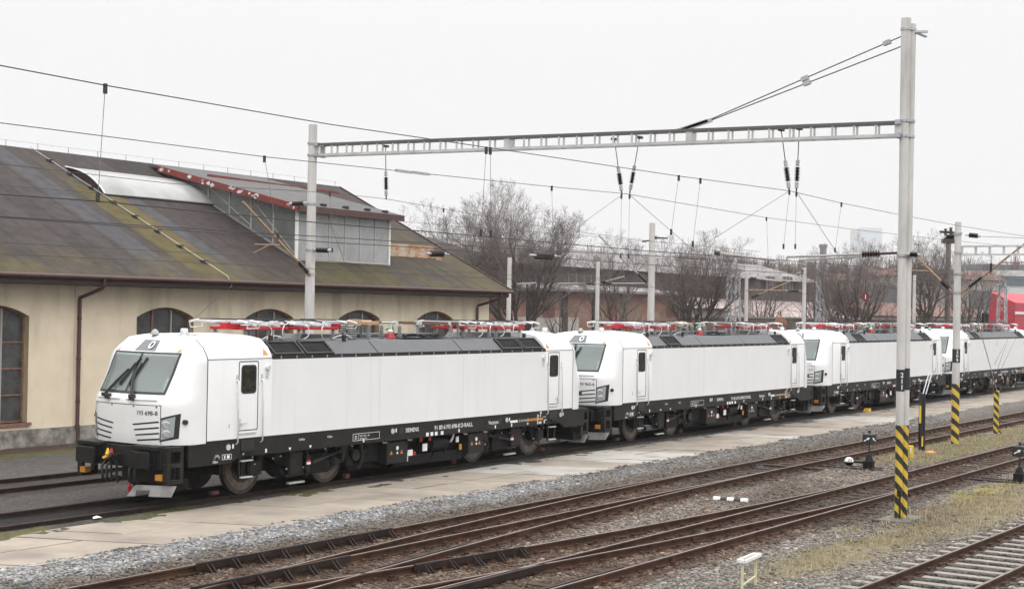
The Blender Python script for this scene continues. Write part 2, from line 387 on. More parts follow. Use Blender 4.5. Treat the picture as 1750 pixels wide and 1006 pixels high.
def set_col(me, rgb, name='Col'):
    a = me.color_attributes.new(name, 'FLOAT_COLOR', 'POINT')
    q = np.ones((len(rgb), 4), np.float32); q[:, :3] = rgb; a.data.foreach_set('color', q.ravel())
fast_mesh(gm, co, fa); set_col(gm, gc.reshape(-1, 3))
at_ = gm.attributes.new('grav', 'FLOAT', 'POINT'); at_.data.foreach_set('value', gv.reshape(-1).astype(np.float32))
m = bpy.data.materials.new('yard_ground'); m.use_nodes = True; nt = m.node_tree; b = nt.nodes['Principled BSDF']; L = nt.links.new
b.inputs['Roughness'].default_value = 0.9; b.inputs['Specular IOR Level'].default_value = 0.25
a1 = nt.nodes.new('ShaderNodeAttribute'); a1.attribute_name = 'Col'; a2 = nt.nodes.new('ShaderNodeAttribute'); a2.attribute_name = 'grav'
tc = nt.nodes.new('ShaderNodeTexCoord')
vo = nt.nodes.new('ShaderNodeTexVoronoi'); vo.inputs['Scale'].default_value = 17; L(tc.outputs['Object'], vo.inputs['Vector'])
ve = nt.nodes.new('ShaderNodeTexVoronoi'); ve.feature = 'DISTANCE_TO_EDGE'; ve.inputs['Scale'].default_value = 17; L(tc.outputs['Object'], ve.inputs['Vector'])
bw = nt.nodes.new('ShaderNodeSeparateColor'); L(vo.outputs['Color'], bw.inputs[0])
r1 = nt.nodes.new('ShaderNodeMapRange'); r1.inputs['To Min'].default_value = 0.35; r1.inputs['To Max'].default_value = 1.7; L(bw.outputs[0], r1.inputs['Value'])
r2 = nt.nodes.new('ShaderNodeMapRange'); r2.inputs['From Max'].default_value = 0.14; r2.inputs['To Min'].default_value = 0.45; r2.inputs['To Max'].default_value = 1.1; L(ve.outputs['Distance'], r2.inputs['Value'])
mu = nt.nodes.new('ShaderNodeMath'); mu.operation = 'MULTIPLY'; L(r1.outputs[0], mu.inputs[0]); L(r2.outputs[0], mu.inputs[1])
mf = nt.nodes.new('ShaderNodeMix'); mf.inputs['A'].default_value = 1.0; L(a2.outputs['Fac'], mf.inputs['Factor']); L(mu.outputs[0], mf.inputs['B'])
no = nt.nodes.new('ShaderNodeTexNoise'); no.inputs['Scale'].default_value = 9; no.inputs['Detail'].default_value = 8; no.inputs['Roughness'].default_value = 0.7; L(tc.outputs['Object'], no.inputs['Vector'])
r3 = nt.nodes.new('ShaderNodeMapRange'); r3.inputs['From Min'].default_value = 0.3; r3.inputs['From Max'].default_value = 0.7; r3.inputs['To Min'].default_value = 0.6; r3.inputs['To Max'].default_value = 1.4; L(no.outputs['Fac'], r3.inputs['Value'])
m2 = nt.nodes.new('ShaderNodeMath'); m2.operation = 'MULTIPLY'; L(mf.outputs[0], m2.inputs[0]); L(r3.outputs[0], m2.inputs[1])
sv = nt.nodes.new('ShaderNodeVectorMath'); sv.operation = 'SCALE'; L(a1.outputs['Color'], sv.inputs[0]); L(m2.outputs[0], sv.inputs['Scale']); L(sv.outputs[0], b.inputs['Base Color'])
bp = nt.nodes.new('ShaderNodeBump'); bp.inputs['Strength'].default_value = 0.6; bp.inputs['Distance'].default_value = 0.04; L(m2.outputs[0], bp.inputs['Height']); L(bp.outputs[0], b.inputs['Normal'])
gm.materials.append(m); ground = bpy.data.objects.new('ground', gm); COL.objects.link(ground); structure(ground)

# ------------------------------------------------------------------ loose ballast stones (uncountable: one object)
def near_view(x, y, marg=60):
    d = np.stack([x-CAM[0], y-CAM[1], np.full_like(x, -0.2-CAM[2])], -1); z = d@_fw
    px = 875+F_PX*(d@_rt)/z; py = 503-F_PX*(d@_up)/z
    return (z > 5) & (px > -marg) & (px < 1750+marg) & (py > 0) & (py < 1006+marg), z
N = 360000
sxx = rng.uniform(-20, 34, N); syy = rng.uniform(-19.5, -4.1, N)
ok, dz = near_view(sxx, syy)
zc, zg, zh, (g1, g2, lg) = zones(sxx, syy)
ok &= rng.random(N) < np.clip(zg*0.6+0.4*lg, 0.05, 1)*np.clip((40/dz)**2*0.4, 0.08, 1)*(1-0.85*np.clip(g1+g2, 0, 1))
idx = np.where(ok)[0][:60000]
n = len(idx); base = np.array([(x, y, z) for z in (-1, 1) for x, y in ((-1, -1), (1, -1), (1, 1), (-1, 1))], float)
size = rng.uniform(0.010, 0.026, n)*np.where(rng.random(n) < 0.1, 1.5, 1)
v = base[None]*size[:, None, None]*rng.uniform(0.55, 1.25, (n, 8, 3))*np.array([1.15, 1, 0.75])
ang = rng.uniform(0, 6.28, n); ca, sa = np.cos(ang)[:, None], np.sin(ang)[:, None]
vx = v[..., 0]*ca-v[..., 1]*sa; vy = v[..., 0]*sa+v[..., 1]*ca
v = np.stack([vx+sxx[idx][:, None], vy+syy[idx][:, None], v[..., 2]+zh[idx][:, None]+size[:, None]*0.35], -1)
ft = np.array([(0,3,2,1),(4,5,6,7),(0,1,5,4),(1,2,6,5),(2,3,7,6),(3,0,4,7)])
sm = bpy.data.meshes.new('ballast_stones')
fast_mesh(sm, v.reshape(-1, 3).astype(np.float32), (ft[None]+8*np.arange(n)[:, None, None]).reshape(-1, 4).astype(np.int32))
lum = rng.uniform(0.55, 1.75, n)[:, None]*np.where(rng.random(n) < 0.05, 1.8, 1)[:, None]
tint = 1+rng.normal(0, 0.06, (n, 1))*np.array([[1, 0, -1]])
set_col(sm, np.repeat(np.clip(zc[idx]*lum*tint, 0.01, 0.55), 8, 0))
sm.materials.append(mat('ballast_stone', (0.2, 0.2, 0.2), 0.9, attr='Col', spec=0.25))
tag(structure(bpy.data.objects.new('ballast_stones', sm)), 'loose grey and brown crushed stone lying between and beside the foreground rails', 'ballast', kind='stuff')
COL.objects.link(bpy.data.objects['ballast_stones'])

# dry grass: uncountable blades, one object
N = 90000
bx_ = np.concatenate([rng.uniform(-9, 18, N), rng.uniform(11, 60, N)]); by_ = np.concatenate([rng.uniform(-16.6, -13.2, N), rng.uniform(-11, -8.7, N)])
zc, zg, zh, (g1, g2, lg) = zones(bx_, by_)
clump = vnoise(bx_, by_, 2.6, 91)
ok = rng.random(2*N) < np.clip(g1+g2, 0, 1)*sstep(0.36, 0.6, clump)*0.8
tuft = [(1.25, -14.1, 0.5, 700), (-0.9, -13.75, 0.35, 500), (2.6, -14.2, 0.5, 700), (4.6, -14.4, 0.6, 800), (20, -9.6, 0.8, 500), (13, -9.7, 0.8, 500)]
bx_ = np.concatenate([bx_[ok]]+[rng.normal(t[0], t[2], t[3]) for t in tuft]); by_ = np.concatenate([by_[ok]]+[rng.normal(t[1], t[2]*0.4, t[3]) for t in tuft])
zc, zg, zh, _ = zones(bx_, by_); n = len(bx_)
tall = np.where(rng.random(n) < 0.1, 2.6, 1); hgt = rng.uniform(0.02, 0.075, n)*tall; a = rng.uniform(0, 6.28, n); le = rng.uniform(0.1, 0.7, n)*hgt
wd = rng.uniform(0.004, 0.008, n); dx, dy = np.cos(a), np.sin(a)
p0 = np.stack([bx_-dy*wd, by_+dx*wd, zh-0.01], -1); p1 = np.stack([bx_+dy*wd, by_-dx*wd, zh-0.01], -1); p2 = np.stack([bx_+dx*le, by_+dy*le, zh+hgt], -1)
grm = bpy.data.meshes.new('dry_grass')
fast_mesh(grm, np.stack([p0, p1, p2], 1).reshape(-1, 3).astype(np.float32), np.arange(3*n, dtype=np.int32).reshape(-1, 3))
mixg = (rng.random(n) < 0.52+0.8*(vnoise(bx_, by_, 1.1, 77)-0.3)+0.25*(tall > 1))[:, None]
set_col(grm, np.repeat(np.where(mixg, np.array([[0.39, 0.32, 0.2]]), np.array([[0.135, 0.13, 0.065]]))*rng.uniform(0.6, 1.3, n)[:, None], 3, 0))
grm.materials.append(mat('dry_grass_blade', (0.2, 0.18, 0.08), 0.9, attr='Col', spec=0.2))
go = bpy.data.objects.new('dry_grass', grm); COL.objects.link(go); tag(go, 'straw coloured and dull green winter grass between the tracks', 'grass', kind='stuff')

# ------------------------------------------------------------------ concrete slab path
pm = MB(); pcol = []
x = -36.0
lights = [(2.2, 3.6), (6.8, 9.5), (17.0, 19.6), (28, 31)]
while x < 95:
    wd = random.choice((1.0, 1.48, 1.5, 2.0)); nrow = 2
    rows = [(-1.28, -2.78), (-2.8, -4.32)] if random.random() < 0.7 else [(-1.28, -4.3)]
    for (y1, y0) in rows:
        sh = random.uniform(-0.012, 0.006); j = random.uniform(-0.06, 0.06); sk = -0.42
        tl = random.uniform(-0.006, 0.006); e = random.choice((0.006, 0.012, 0.03))
        ys = [y0+random.uniform(-0.05, 0.05), y1]
        z = -0.1+sh
        def P(xx, y, zz): return (xx+sk*(y+2.8), y, zz)
        c = np.array((0.285, 0.248, 0.203))*random.uniform(0.9, 1.08)
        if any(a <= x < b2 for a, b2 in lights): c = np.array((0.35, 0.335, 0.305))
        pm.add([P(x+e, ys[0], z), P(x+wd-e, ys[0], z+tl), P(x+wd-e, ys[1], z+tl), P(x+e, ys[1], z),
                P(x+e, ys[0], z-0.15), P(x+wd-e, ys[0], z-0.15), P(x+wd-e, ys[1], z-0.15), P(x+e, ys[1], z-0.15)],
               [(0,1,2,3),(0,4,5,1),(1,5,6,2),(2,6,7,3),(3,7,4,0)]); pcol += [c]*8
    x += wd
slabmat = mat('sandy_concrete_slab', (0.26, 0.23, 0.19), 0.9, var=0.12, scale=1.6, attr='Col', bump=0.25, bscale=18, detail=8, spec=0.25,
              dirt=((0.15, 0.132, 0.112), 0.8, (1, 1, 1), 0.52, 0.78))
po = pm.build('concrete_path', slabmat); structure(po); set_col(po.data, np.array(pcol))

# ------------------------------------------------------------------ tracks
RP = [(-0.066, -0.155), (0.066, -0.155), (0.066, -0.138), (0.012, -0.118), (0.012, -0.045), (0.036, -0.034), (0.036, -0.006), (0.02, 0.0),
      (-0.02, 0.0), (-0.036, -0.006), (-0.036, -0.034), (-0.012, -0.045), (-0.012, -0.118), (-0.066, -0.138)]
def rail_mesh(mb, fy, x0, x1, step=1.0, dz=0.0, scale=1.0, prof=RP, topface=7):
    xs = np.linspace(x0, x1, max(2, int(abs(x1-x0)/step)+1)); vs = []; n = len(prof)
    for q in xs:
        y = float(fy(q)); vs += [(q, y+u*scale, z+dz) for u, z in prof]
    fs = []; ms = []
    for i in range(len(xs)-1):
        for k in range(n):
            a = i*n+k; b_ = i*n+(k+1) % n; fs.append((a, b_, b_+n, a+n)); ms.append(1 if k == topface else 0)
    fs.append(tuple(range(n))); fs.append(tuple(range((len(xs)-1)*n, len(xs)*n))); ms += [0, 0]
    o = len(mb.v); mb.add(vs, fs); mb.m[-len(ms):] = ms
RM = [M['rail'], M['railtop']]
def rail(fy, x0, x1, parent, name='rail', joints=(), m=RM):
    mb = MB(); rail_mesh(mb, fy, x0, x1); 
    for q in joints:
        y = float(fy(q)); mb.box(q-0.35, q+0.35, y-0.035, y+0.035, -0.11, -0.045)
    return mb.build(name, m, parent, fix=False)
def fastening_sleeper(x, y0, y1, rails, parent, m=M['sleeper'], wdt=0.25, ztop=None):
    mb = MB(); r = random.uniform(-0.03, 0.03); zt = (-0.152+random.uniform(-0.01, 0.006)) if ztop is None else ztop
    y0 += random.uniform(-0.07, 0.07); y1 += random.uniform(-0.07, 0.07)
    xa = x-wdt/2; xb = x+wdt/2
    v = [(xa-r, y0, zt-0.15), (xb-r, y0, zt-0.15), (xb+r, y1, zt-0.15), (xa+r, y1, zt-0.15), (xa-r, y0, zt), (xb-r, y0, zt), (xb+r, y1, zt), (xa+r, y1, zt)]
    mb.add(v, [(0,3,2,1),(4,5,6,7),(0,1,5,4),(1,2,6,5),(2,3,7,6),(3,0,4,7)])
    for y in rails:
        mb.box(x-0.09, x+0.09, y-0.19, y+0.19, zt-0.01, zt+0.016, 1)
        for s in (-1, 1): mb.box(x-0.05, x+0.05, y+s*0.1-0.03, y+s*0.1+0.03, zt, zt+0.06, 1)
    return mb.build('sleeper', [m, M['rail']], parent)
def check_rail(fy, x0, x1, parent, dz=0.035, brackets=True):
    mb = MB(); rail_mesh(mb, fy, x0, x1, dz=dz, prof=[(-0.02, -0.12), (0.02, -0.12), (0.03, 0.0), (-0.03, 0.0)], topface=9)
    if brackets:
        q = min(x0, x1)+0.25
        while q < max(x0, x1):
            y = float(fy(q)); 
            for e in (-0.05, 0.05):
                mb.add([(q+e-0.012, y-0.02, dz-0.02), (q+e+0.012, y-0.02, dz-0.02), (q+e+0.012, y-0.2, -0.15), (q+e-0.012, y-0.2, -0.15), (q+e-0.012, y-0.02, -0.15), (q+e+0.012, y-0.02, -0.15)],
                       [(0,1,2,3),(0,3,4),(1,5,2),(3,2,5,4)])
            q += 0.62
    return mb.build('check_rail', M['raildark'], parent)
f_ = lambda fn, k: (lambda q: fn(q)+k)
tA = thing('railway_track', 'rusty turnout track next to the slab path, its branch curving towards the viewer', 'railway track', (-2, -7.5, -0.17), 'tracks in the foreground')
rail(lambda q: yA(q), -24, 130, tA, joints=(1.2, 20)); rail(lambda q: yA(q)-G, -24, 130, tA, joints=(-3.8, 18))
rail(lambda q: yA(q)-devA(q)-0.0, -24, 7.2, tA, 'branch_rail', joints=(-8.4,)); rail(lambda q: yA(q)-G-devA(q), -24, 7.2, tA, 'branch_rail', joints=(-6.6, 2.4))
check_rail(lambda q: yA(q)-0.1, -13.5, -8.2, tA); check_rail(lambda q: yA(q)-G-0.1, -15, -11.2, tA)
check_rail(lambda q: yA(q)-G-devA(q)+0.11, -11.6, -8.6, tA, 0.0, False)
mb = MB(); mb.box(4.2, 11.0, -6.72, -6.52, -0.12, -0.05); mb.box(9.6, 9.75, -9.0, -6.6, -0.13, -0.09); mb.build('point_rod_cover', M['raildark'], tA, bevel=0.01)
q = -17.0
while q < 43.5:
    br = [yA(q), yA(q)-G]
    if q < 6: br += [float(yA(q)-devA(q)), float(yA(q)-G-devA(q))]
    fastening_sleeper(q, min(br)-0.55, max(br)+0.5, br, tA); q += 0.62
mb = MB()
while q < 110: mb.box(q-0.12, q+0.12, yA(q)-G-0.5, yA(q)+0.5, -0.3, -0.15); q += 0.62
tag(mb.build('distant_sleepers', M['sleeper'], tA), None, None, kind='stuff')
tB = thing('railway_track', 'rusty turnout track under the striped double mast, its branch curving away towards the locomotives', 'railway track', (0, -12.1, -0.17), 'tracks in the foreground')
rail(lambda q: yB(q), -22, 130, tB, joints=(4.9,)); rail(lambda q: yB(q)-G, -22, 130, tB, joints=(-7.0, 9))
rail(lambda q: yB(q)+devB(q), -22, 7.6, tB, 'branch_rail', joints=(-8.3,)); rail(lambda q: yB(q)-G+devB(q), -22, 7.6, tB, 'branch_rail', joints=(-4.6,))
check_rail(lambda q: yB(q)+devB(q)-0.1, -11.2, -8.4, tB); check_rail(lambda q: yB(q)-G+0.11, -11.6, -8.9, tB, 0.0, False)
check_rail(lambda q: yB(q)-0.11, -12.5, -9.5, tB, 0.0, False)
q = -16.7
while q < 41.5:
    br = [yB(q), yB(q)-G]
    if q < 6: br += [float(yB(q)+devB(q)), float(yB(q)-G+devB(q))]
    fastening_sleeper(q, min(br)-0.55, (max(br) if q > -9 else yB(q))+0.5, br, tB); q += 0.62
mb = MB()
while q < 110: mb.box(q-0.12, q+0.12, yB(q)-G-0.5, yB(q)+0.5, -0.3, -0.15); q += 0.62
tag(mb.build('distant_sleepers', M['sleeper'], tB), None, None, kind='stuff')
mb = MB(); mb.box(10.0, 22, -11.62, -11.5, -0.17, 0.02); mb.build('platform_edge', M['raildark'], tB) if False else None
tC = thing('railway_track', 'track on pale concrete sleepers in the lower right corner', 'railway track', (-3, -17.4, -0.17), 'tracks in the foreground')
rail(lambda q: yC(q), -14, 60, tC); rail(lambda q: yC(q)-G-0.06, -14, 60, tC)
q = -11.0
while q < 14: fastening_sleeper(q, yC(q)-G-0.58, yC(q)+0.55, (yC(q), yC(q)-G-0.06), tC, M['sleeperc'], 0.21, -0.14); q += 0.6
tL = thing('railway_track', 'dark sunken track carrying the white locomotives', 'railway track', (0, 0, -0.1), 'tracks behind the slab path')
for s in (-0.754, 0.754): rail(lambda q, s=s: s, -45, 130, tL, m=[M['raildark'], M['rail']])
t2 = thing('railway_track', 'rusty track between the white locomotives and the shed', 'railway track', (0, 4.8, -0.1), 'tracks behind the slab path')
for s in (4.03, 5.55): rail(lambda q, s=s: s, -45, 130, t2, m=[M['raildark'], M['rail']])
# ------------------------------------------------------------------ locomotive (built once, copied three times)
def outline(X0, dr, z, nseg=40):
    zs = [1.35, 1.5, 1.9, 2.23, 2.34, 2.45, 3.36, 3.63, 3.67, 3.72, 3.76, 3.785]
    D = np.interp(z, zs, [1.03, 1.06, 1.085, 1.10, 1.08, 1.03, 0.52, 0.255, 0.20, 0.11, 0.04, 0.0])
    W = np.interp(z, [1.35, 3.2, 3.29, 3.475, 3.67, 3.72, 3.76, 3.785], [1.5, 1.5, 1.47, 1.35, 1.1, 0.78, 0.42, 0.03])
    n = np.interp(z, [1.35, 2.25, 2.5, 2.9, 3.36, 3.45, 3.55, 3.67, 3.78], [2.8, 2.8, 2.45, 2.2, 2.15, 1.95, 1.7, 1.55, 1.7])
    t = np.linspace(-math.pi/2, math.pi/2, nseg+1)
    s_, c_ = np.sin(t), np.abs(np.cos(t))
    y = W*np.sign(s_)*np.abs(s_)**(2/n); x = X0+dr*D*c_**(2/n)
    return x, y, D, W, n
def front_x(X0, dr, y, z):
    _, _, D, W, n = outline(X0, dr, z, 2)
    q = min(abs(y)/W, 1.0); return X0+dr*D*(1-q**n)**(1/n)
def front_patch(mb, X0, dr, poly, off, mi=0, thick=None, nsub=1):
    """flat-ish panel following the cab front: poly of (y,z) in order; pushed out by off"""
    vs = [(front_x(X0, dr, y, z)+dr*off, y, z) for y, z in poly]
    mb.add(vs, [tuple(range(len(vs)))], mi)
def front_grid(mb, X0, dr, c4, off, nu=8, nv=6, mi=0):
    """bilinear patch between 4 corners (y,z): bl, br, tr, tl"""
    vs = []
    for j in range(nv+1):
        for i in range(nu+1):
            u, v = i/nu, j/nv
            y = (1-u)*(1-v)*c4[0][0]+u*(1-v)*c4[1][0]+u*v*c4[2][0]+(1-u)*v*c4[3][0]
            z = (1-u)*(1-v)*c4[0][1]+u*(1-v)*c4[1][1]+u*v*c4[2][1]+(1-u)*v*c4[3][1]
            vs.append((front_x(X0, dr, y, z)+dr*off, y, z))
    fs = [(j*(nu+1)+i, j*(nu+1)+i+1, (j+1)*(nu+1)+i+1, (j+1)*(nu+1)+i) for j in range(nv) for i in range(nu)]
    mb.add(vs, fs, mi)
XF, XR = -8.1, 7.66           # the seams between cab noses and body
GF, GR = -6.02, 6.05          # the ends of the grey roof

def rring(x0, x1, z0, z1, r, n=4):
    pts = []
    for cx, cz, a0 in ((x1-r, z1-r, 0), (x0+r, z1-r, 90), (x0+r, z0+r, 180), (x1-r, z0+r, 270)):
        for k in range(n+1):
            a = R(a0+90*k/n); pts.append((cx+r*math.cos(a), cz+r*math.sin(a)))
    return pts
def frame_ring(mb, x0, x1, z0, z1, r, wd, y, d, mi=0):
    o = rring(x0, x1, z0, z1, r); i = rring(x0+wd, x1-wd, z0+wd, z1-wd, max(r-wd, 0.01)); n = len(o)
    vs = [(a, y, b) for a, b in o]+[(a, y, b) for a, b in i]+[(a, y+d, b) for a, b in o]+[(a, y+d, b) for a, b in i]
    fs = []
    for k in range(n):
        l = (k+1) % n; fs += [(k, l, n+l, n+k), (2*n+k, 3*n+k, 3*n+l, 2*n+l), (k, 2*n+k, 2*n+l, l), (n+k, n+l, 3*n+l, 3*n+k)]
    mb.add(vs, fs, mi)
def rplate(mb, x0, x1, z0, z1, r, y, d, mi=0):
    mb.prism(rring(x0, x1, z0, z1, r), 1, y, y+d, mi)

GT = [None]
def loco_cab(root, X0, dr, door, near_hl=True):
    # the nose shell
    mb = MB(); levels = list(np.linspace(1.35, 2.45, 12))+list(np.linspace(2.5, 3.36, 12))+list(np.linspace(3.42, 3.67, 6))+[3.695, 3.72, 3.74, 3.76, 3.775, 3.785]
    rows = [outline(X0, dr, z)[:2] for z in levels]; n = len(rows[0][0]); vs = []; fs = []
    for z, (xs, ys) in zip(levels, rows): vs += [(a, b, z) for a, b in zip(xs, ys)]
    for i in range(len(levels)-1):
        for k in range(n-1):
            a = i*n+k; c = np.mean([vs[a], vs[a+1], vs[a+n], vs[a+n+1]], 0)
            if 2.5 < c[2] < 3.31 and abs(c[1]) < 0.98: continue
            fs.append((a, a+1, a+n+1, a+n))
    fs.append(tuple(range(n)))
    mb.add(vs, fs); nose = mb.build('cab_nose', M['white'], root, smooth=38)
    # windscreen: black surround, glass, divider
    mb = MB(); z0, z1, yb, yt = 2.45, 3.365, 1.06, 1.075; e = 0.055
    front_grid(mb, X0, dr, [(-yb, z0), (yb, z0), (yb-0.0, z0+e), (-yb, z0+e)], 0.008, 16, 1)
    front_grid(mb, X0, dr, [(-yt, z1-e*0.6), (yt, z1-e*0.6), (yt, z1), (-yt, z1)], 0.008, 16, 1)
    for s in (-1, 1):
        front_grid(mb, X0, dr, [(s*yb, z0), (s*(yb-e), z0), (s*(yt-e), z1), (s*yt, z1)], 0.0085, 2, 8)
    front_grid(mb, X0, dr, [(-0.035, z0), (0.035, z0), (0.035, z1), (-0.035, z1)], 0.009, 2, 8)
    ws = mb.build('windscreen', M['black'], root, smooth=60)
    for s in (-1, 1):
        g = MB(); ys = sorted((s*0.035, s*(yb-0.03)))
        front_grid(g, X0, dr, [(ys[0], z0+0.02), (ys[1], z0+0.02), (ys[1], z1-0.02), (ys[0], z1-0.02)], 0.003, 8, 8)
        g.build('pane', GT[0], ws, smooth=60)
    # the cab inside
    mb = MB(); xb = X0-dr*0.95
    mb.box(min(xb, xb-dr*0.05), max(xb, xb-dr*0.05), -1.25, 1.25, 1.45, 3.3)
    for s in (-1, 1): mb.box(min(xb, X0), max(xb, X0), s*1.27-0.02, s*1.27+0.02, 1.45, 3.2)
    mb.box(min(X0+dr*0.1, xb), max(X0+dr*0.1, xb), -1.1, 1.1, 3.37, 3.39)
    mb.build('cab_interior', M['cabwall'], root)
    mb = MB(); mb.box(*sorted((X0+dr*0.25, X0+dr*0.78)), -1.2, 1.2, 2.15, 2.36); mb.box(*sorted((X0-dr*0.9, X0+dr*0.2)), -1.2, 1.2, 1.9, 1.95)
    mb.box(*sorted((X0-dr*0.5, X0-dr*0.62)), -0.05, 0.45, 2.0, 2.95); mb.box(*sorted((X0-dr*0.62, X0-dr*0.1)), -0.05, 0.45, 2.0, 2.2)
    mb.build('driving_desk', M['cabdark'], root, bevel=0.03)
    # upper lamp panel
    mb = MB(); front_grid(mb, X0, dr, [(-0.34, 3.385), (0.34, 3.385), (0.25, 3.63), (-0.25, 3.63)], 0.006, 6, 4)
    up = mb.build('top_lamp_panel', mat_top, root, smooth=60)
    mb = MB(); cx, cy, cz = front_x(X0, dr, -0.13, 3.5)+dr*0.006, -0.13, 3.52
    ring = []
    for rr, off in ((0.085, 0.004), (0.085, 0.012), (0.05, 0.012), (0.045, 0.002)):
        for k in range(16):
            a = 2*math.pi*k/16; ring.append((cx+dr*(off-rr*math.sin(a)*0.93+0.0), cy+rr*math.cos(a), cz+rr*math.sin(a)))
    mb.add(ring, [(i*16+k, i*16+(k+1) % 16, (i+1)*16+(k+1) % 16, (i+1)*16+k) for i in range(3) for k in range(16)])
    mb.build('lamp', M['lampring'], up)
    # flap panel line, louvres
    mb = MB(); P = [(-1.03, 1.37), (1.03, 1.37), (1.05, 2.225), (-1.05, 2.225)]
    t = 0.014
    front_grid(mb, X0, dr, [(-1.05, 2.225-t), (1.05, 2.225-t), (1.05, 2.225), (-1.05, 2.225)], 0.004, 12, 1)
    for s in (-1, 1): front_grid(mb, X0, dr, [(s*1.03, 1.37), (s*(1.03-t), 1.37), (s*(1.05-t), 2.225), (s*1.05, 2.225)], 0.004, 1, 8)
    for k in range(4):
        zo = 1.86-0.125*k; zi = 1.80-0.115*k-0.02; yi = 0.26-0.035*(3-k)+0.16
        for s in (-1, 1):
            front_grid(mb, X0, dr, [(s*yi, zi-0.018), (s*1.0, zo-0.018), (s*1.0, zo+0.018), (s*yi, zi+0.014)], 0.005, 8, 1)
    for y in (-0.95, -0.35, 0.35, 0.95): front_grid(mb, X0, dr, [(y-0.018, 2.165), (y+0.018, 2.165), (y+0.018, 2.2), (y-0.018, 2.2)], 0.005, 1, 1)
    mb.build('louvre_panel', M['black'], root)
    mb = MB()     # ledge under the windscreen
    for s in (-1, 1):
        xs = [(front_x(X0, dr, s*y, 2.30)+dr*0.004, s*y) for y in np.linspace(0.12, 0.95, 8)]
        mb.tube([(a, b, 2.335) for a, b in xs], 0.022, 6)
    mb.build('front_handrail', M['white'], root, smooth=60)
    # headlights wrap round the corners
    for s in (-1, 1):
        mb = MB(); c4 = [(s*1.0, 1.42), (s*1.34, 1.50), (s*1.37, 2.05), (s*1.045, 1.945)]
        if s < 0: pass
        front_grid(mb, X0, dr, c4, 0.006, 8, 6)
        hl = mb.build('headlight', M['black'], root, smooth=60)
        mb = MB(); c5 = [(s*1.03, 1.46), (s*1.27, 1.54), (s*1.30, 1.985), (s*1.06, 1.905)]
        front_grid(mb, X0, dr, c5, 0.011, 8, 6); mb.build('lens', M['lampglass'], hl, smooth=60)
        for (yy, zz, rr) in ((1.14, 1.80, 0.085), (1.145, 1.60, 0.085)):
            mb = MB(); vs = []
            for r_, o in ((rr, 0.013), (rr*0.85, 0.02), (rr*0.35, 0.016)):
                for k in range(16):
                    a = 2*math.pi*k/16; y = s*(yy+r_*math.cos(a)); z = zz+r_*math.sin(a); vs.append((front_x(X0, dr, y, z)+dr*o, y, z))
            mb.add(vs, [(i*16+k, i*16+(k+1) % 16, (i+1)*16+(k+1) % 16, (i+1)*16+k) for i in range(2) for k in range(16)]+[tuple(range(32, 48))])
            mb.build('reflector', M['lampring'], hl, smooth=50)
    # wipers and the small camera boxes
    for s in (-1, 1):
        mb = MB(); o = 0.05
        def fp(y, z, k=o): return (front_x(X0, dr, y, z)+dr*k, y, z)
        y0 = 0.62 if s > 0 else -0.30
        mb.tube([fp(y0, 2.40, 0.09), fp(y0*0.55+0.05, 2.72, 0.07), fp(0.14*s+0.03, 2.98, 0.06)], 0.024, 6)
        mb.tube([fp(y0-0.06, 2.40, 0.08), fp(y0*0.5, 2.74, 0.06), fp(0.14*s+0.05, 2.95, 0.05)], 0.015, 6)
        mb.bar(fp(0.16*s+0.10, 2.62, 0.03), fp(0.10*s-0.14, 3.24, 0.035), 0.05, 0.035)
        mb.bar(fp(0.16*s+0.12, 2.66, 0.05), fp(0.10*s-0.06, 3.12, 0.055), 0.03, 0.03)
        a = fp(y0, 2.40, 0.06); mb.box(a[0]-0.05, a[0]+0.05, y0-0.06, y0+0.06, 2.36, 2.44)
        mb.build('wiper', M['black'], root)
        a = fp(0.40*s+0.08, 2.36, 0.05); c = MB(); c.box(a[0]-0.06, a[0]+0.06, a[1]-0.055, a[1]+0.055, 2.31, 2.42); c.build('camera_box', M['black'], root, bevel=0.012)
    # buffer beam, buffers, coupling, plough
    xe = X0+dr*1.12; xs_ = X0+dr*0.5
    a, b = sorted((xs_, xe)); hz = sorted((X0+dr*0.62, X0+dr*1.10))
    mb = MB()
    mb.box(a, b, -1.30, 1.30, 0.84, 1.31); mb.box(*sorted((X0+dr*0.4, X0+dr*0.9)), -1.2, 0.2, 0.5, 0.84)
    for s in (-1, 1):
        ya, yb_ = sorted((s*1.31, s*1.46))
        # end box with two square openings on its outer side
        mb.box(hz[0], hz[1], ya, yb_-0.0 if s < 0 else yb_, 1.22, 1.335); mb.box(hz[0], hz[1], ya, yb_, 0.88, 0.98); mb.box(hz[0], hz[1], ya, yb_, 0.52, 0.62)
        mb.box(hz[0], hz[0]+0.1, ya, yb_, 0.62, 0.88); mb.box(hz[1]-0.1, hz[1], ya, yb_, 0.62, 0.88)
        mb.box(hz[0], hz[0]+0.1, ya, yb_, 0.98, 1.22); mb.box(hz[1]-0.1, hz[1], ya, yb_, 0.98, 1.22)
    for s in (-1, 1): mb.box(*sorted((xe-dr*0.3, xe+dr*0.16)), s*0.875-0.38, s*0.875+0.38, 1.27, 1.35)
    bb = mb.build('buffer_beam', M['skirt'], root, bevel=0.012)
    face = -9.49 if dr < 0 else 9.48
    for s in (-1, 1):
        mb = MB(); c = (0, s*0.875, 1.05)
        mb.tube([(xe-dr*0.05, s*0.875, 1.05), (face-dr*0.1, s*0.875, 1.05)], 0.17, 20)
        mb.tube([(xe-dr*0.05, s*0.875, 1.05), (xe+dr*0.03, s*0.875, 1.05)], 0.24, 20)
        mb.prism([(s*0.875+u, 1.05+v) for u, v in rring(-0.3, 0.3, -0.18, 0.18, 0.05)], 0, *sorted((face, face-dr*0.05)))
        mb.build('buffer', M['buffer'], root, smooth=35, bevel=0.006)
    mb = MB(); xk = xe+dr*0.02
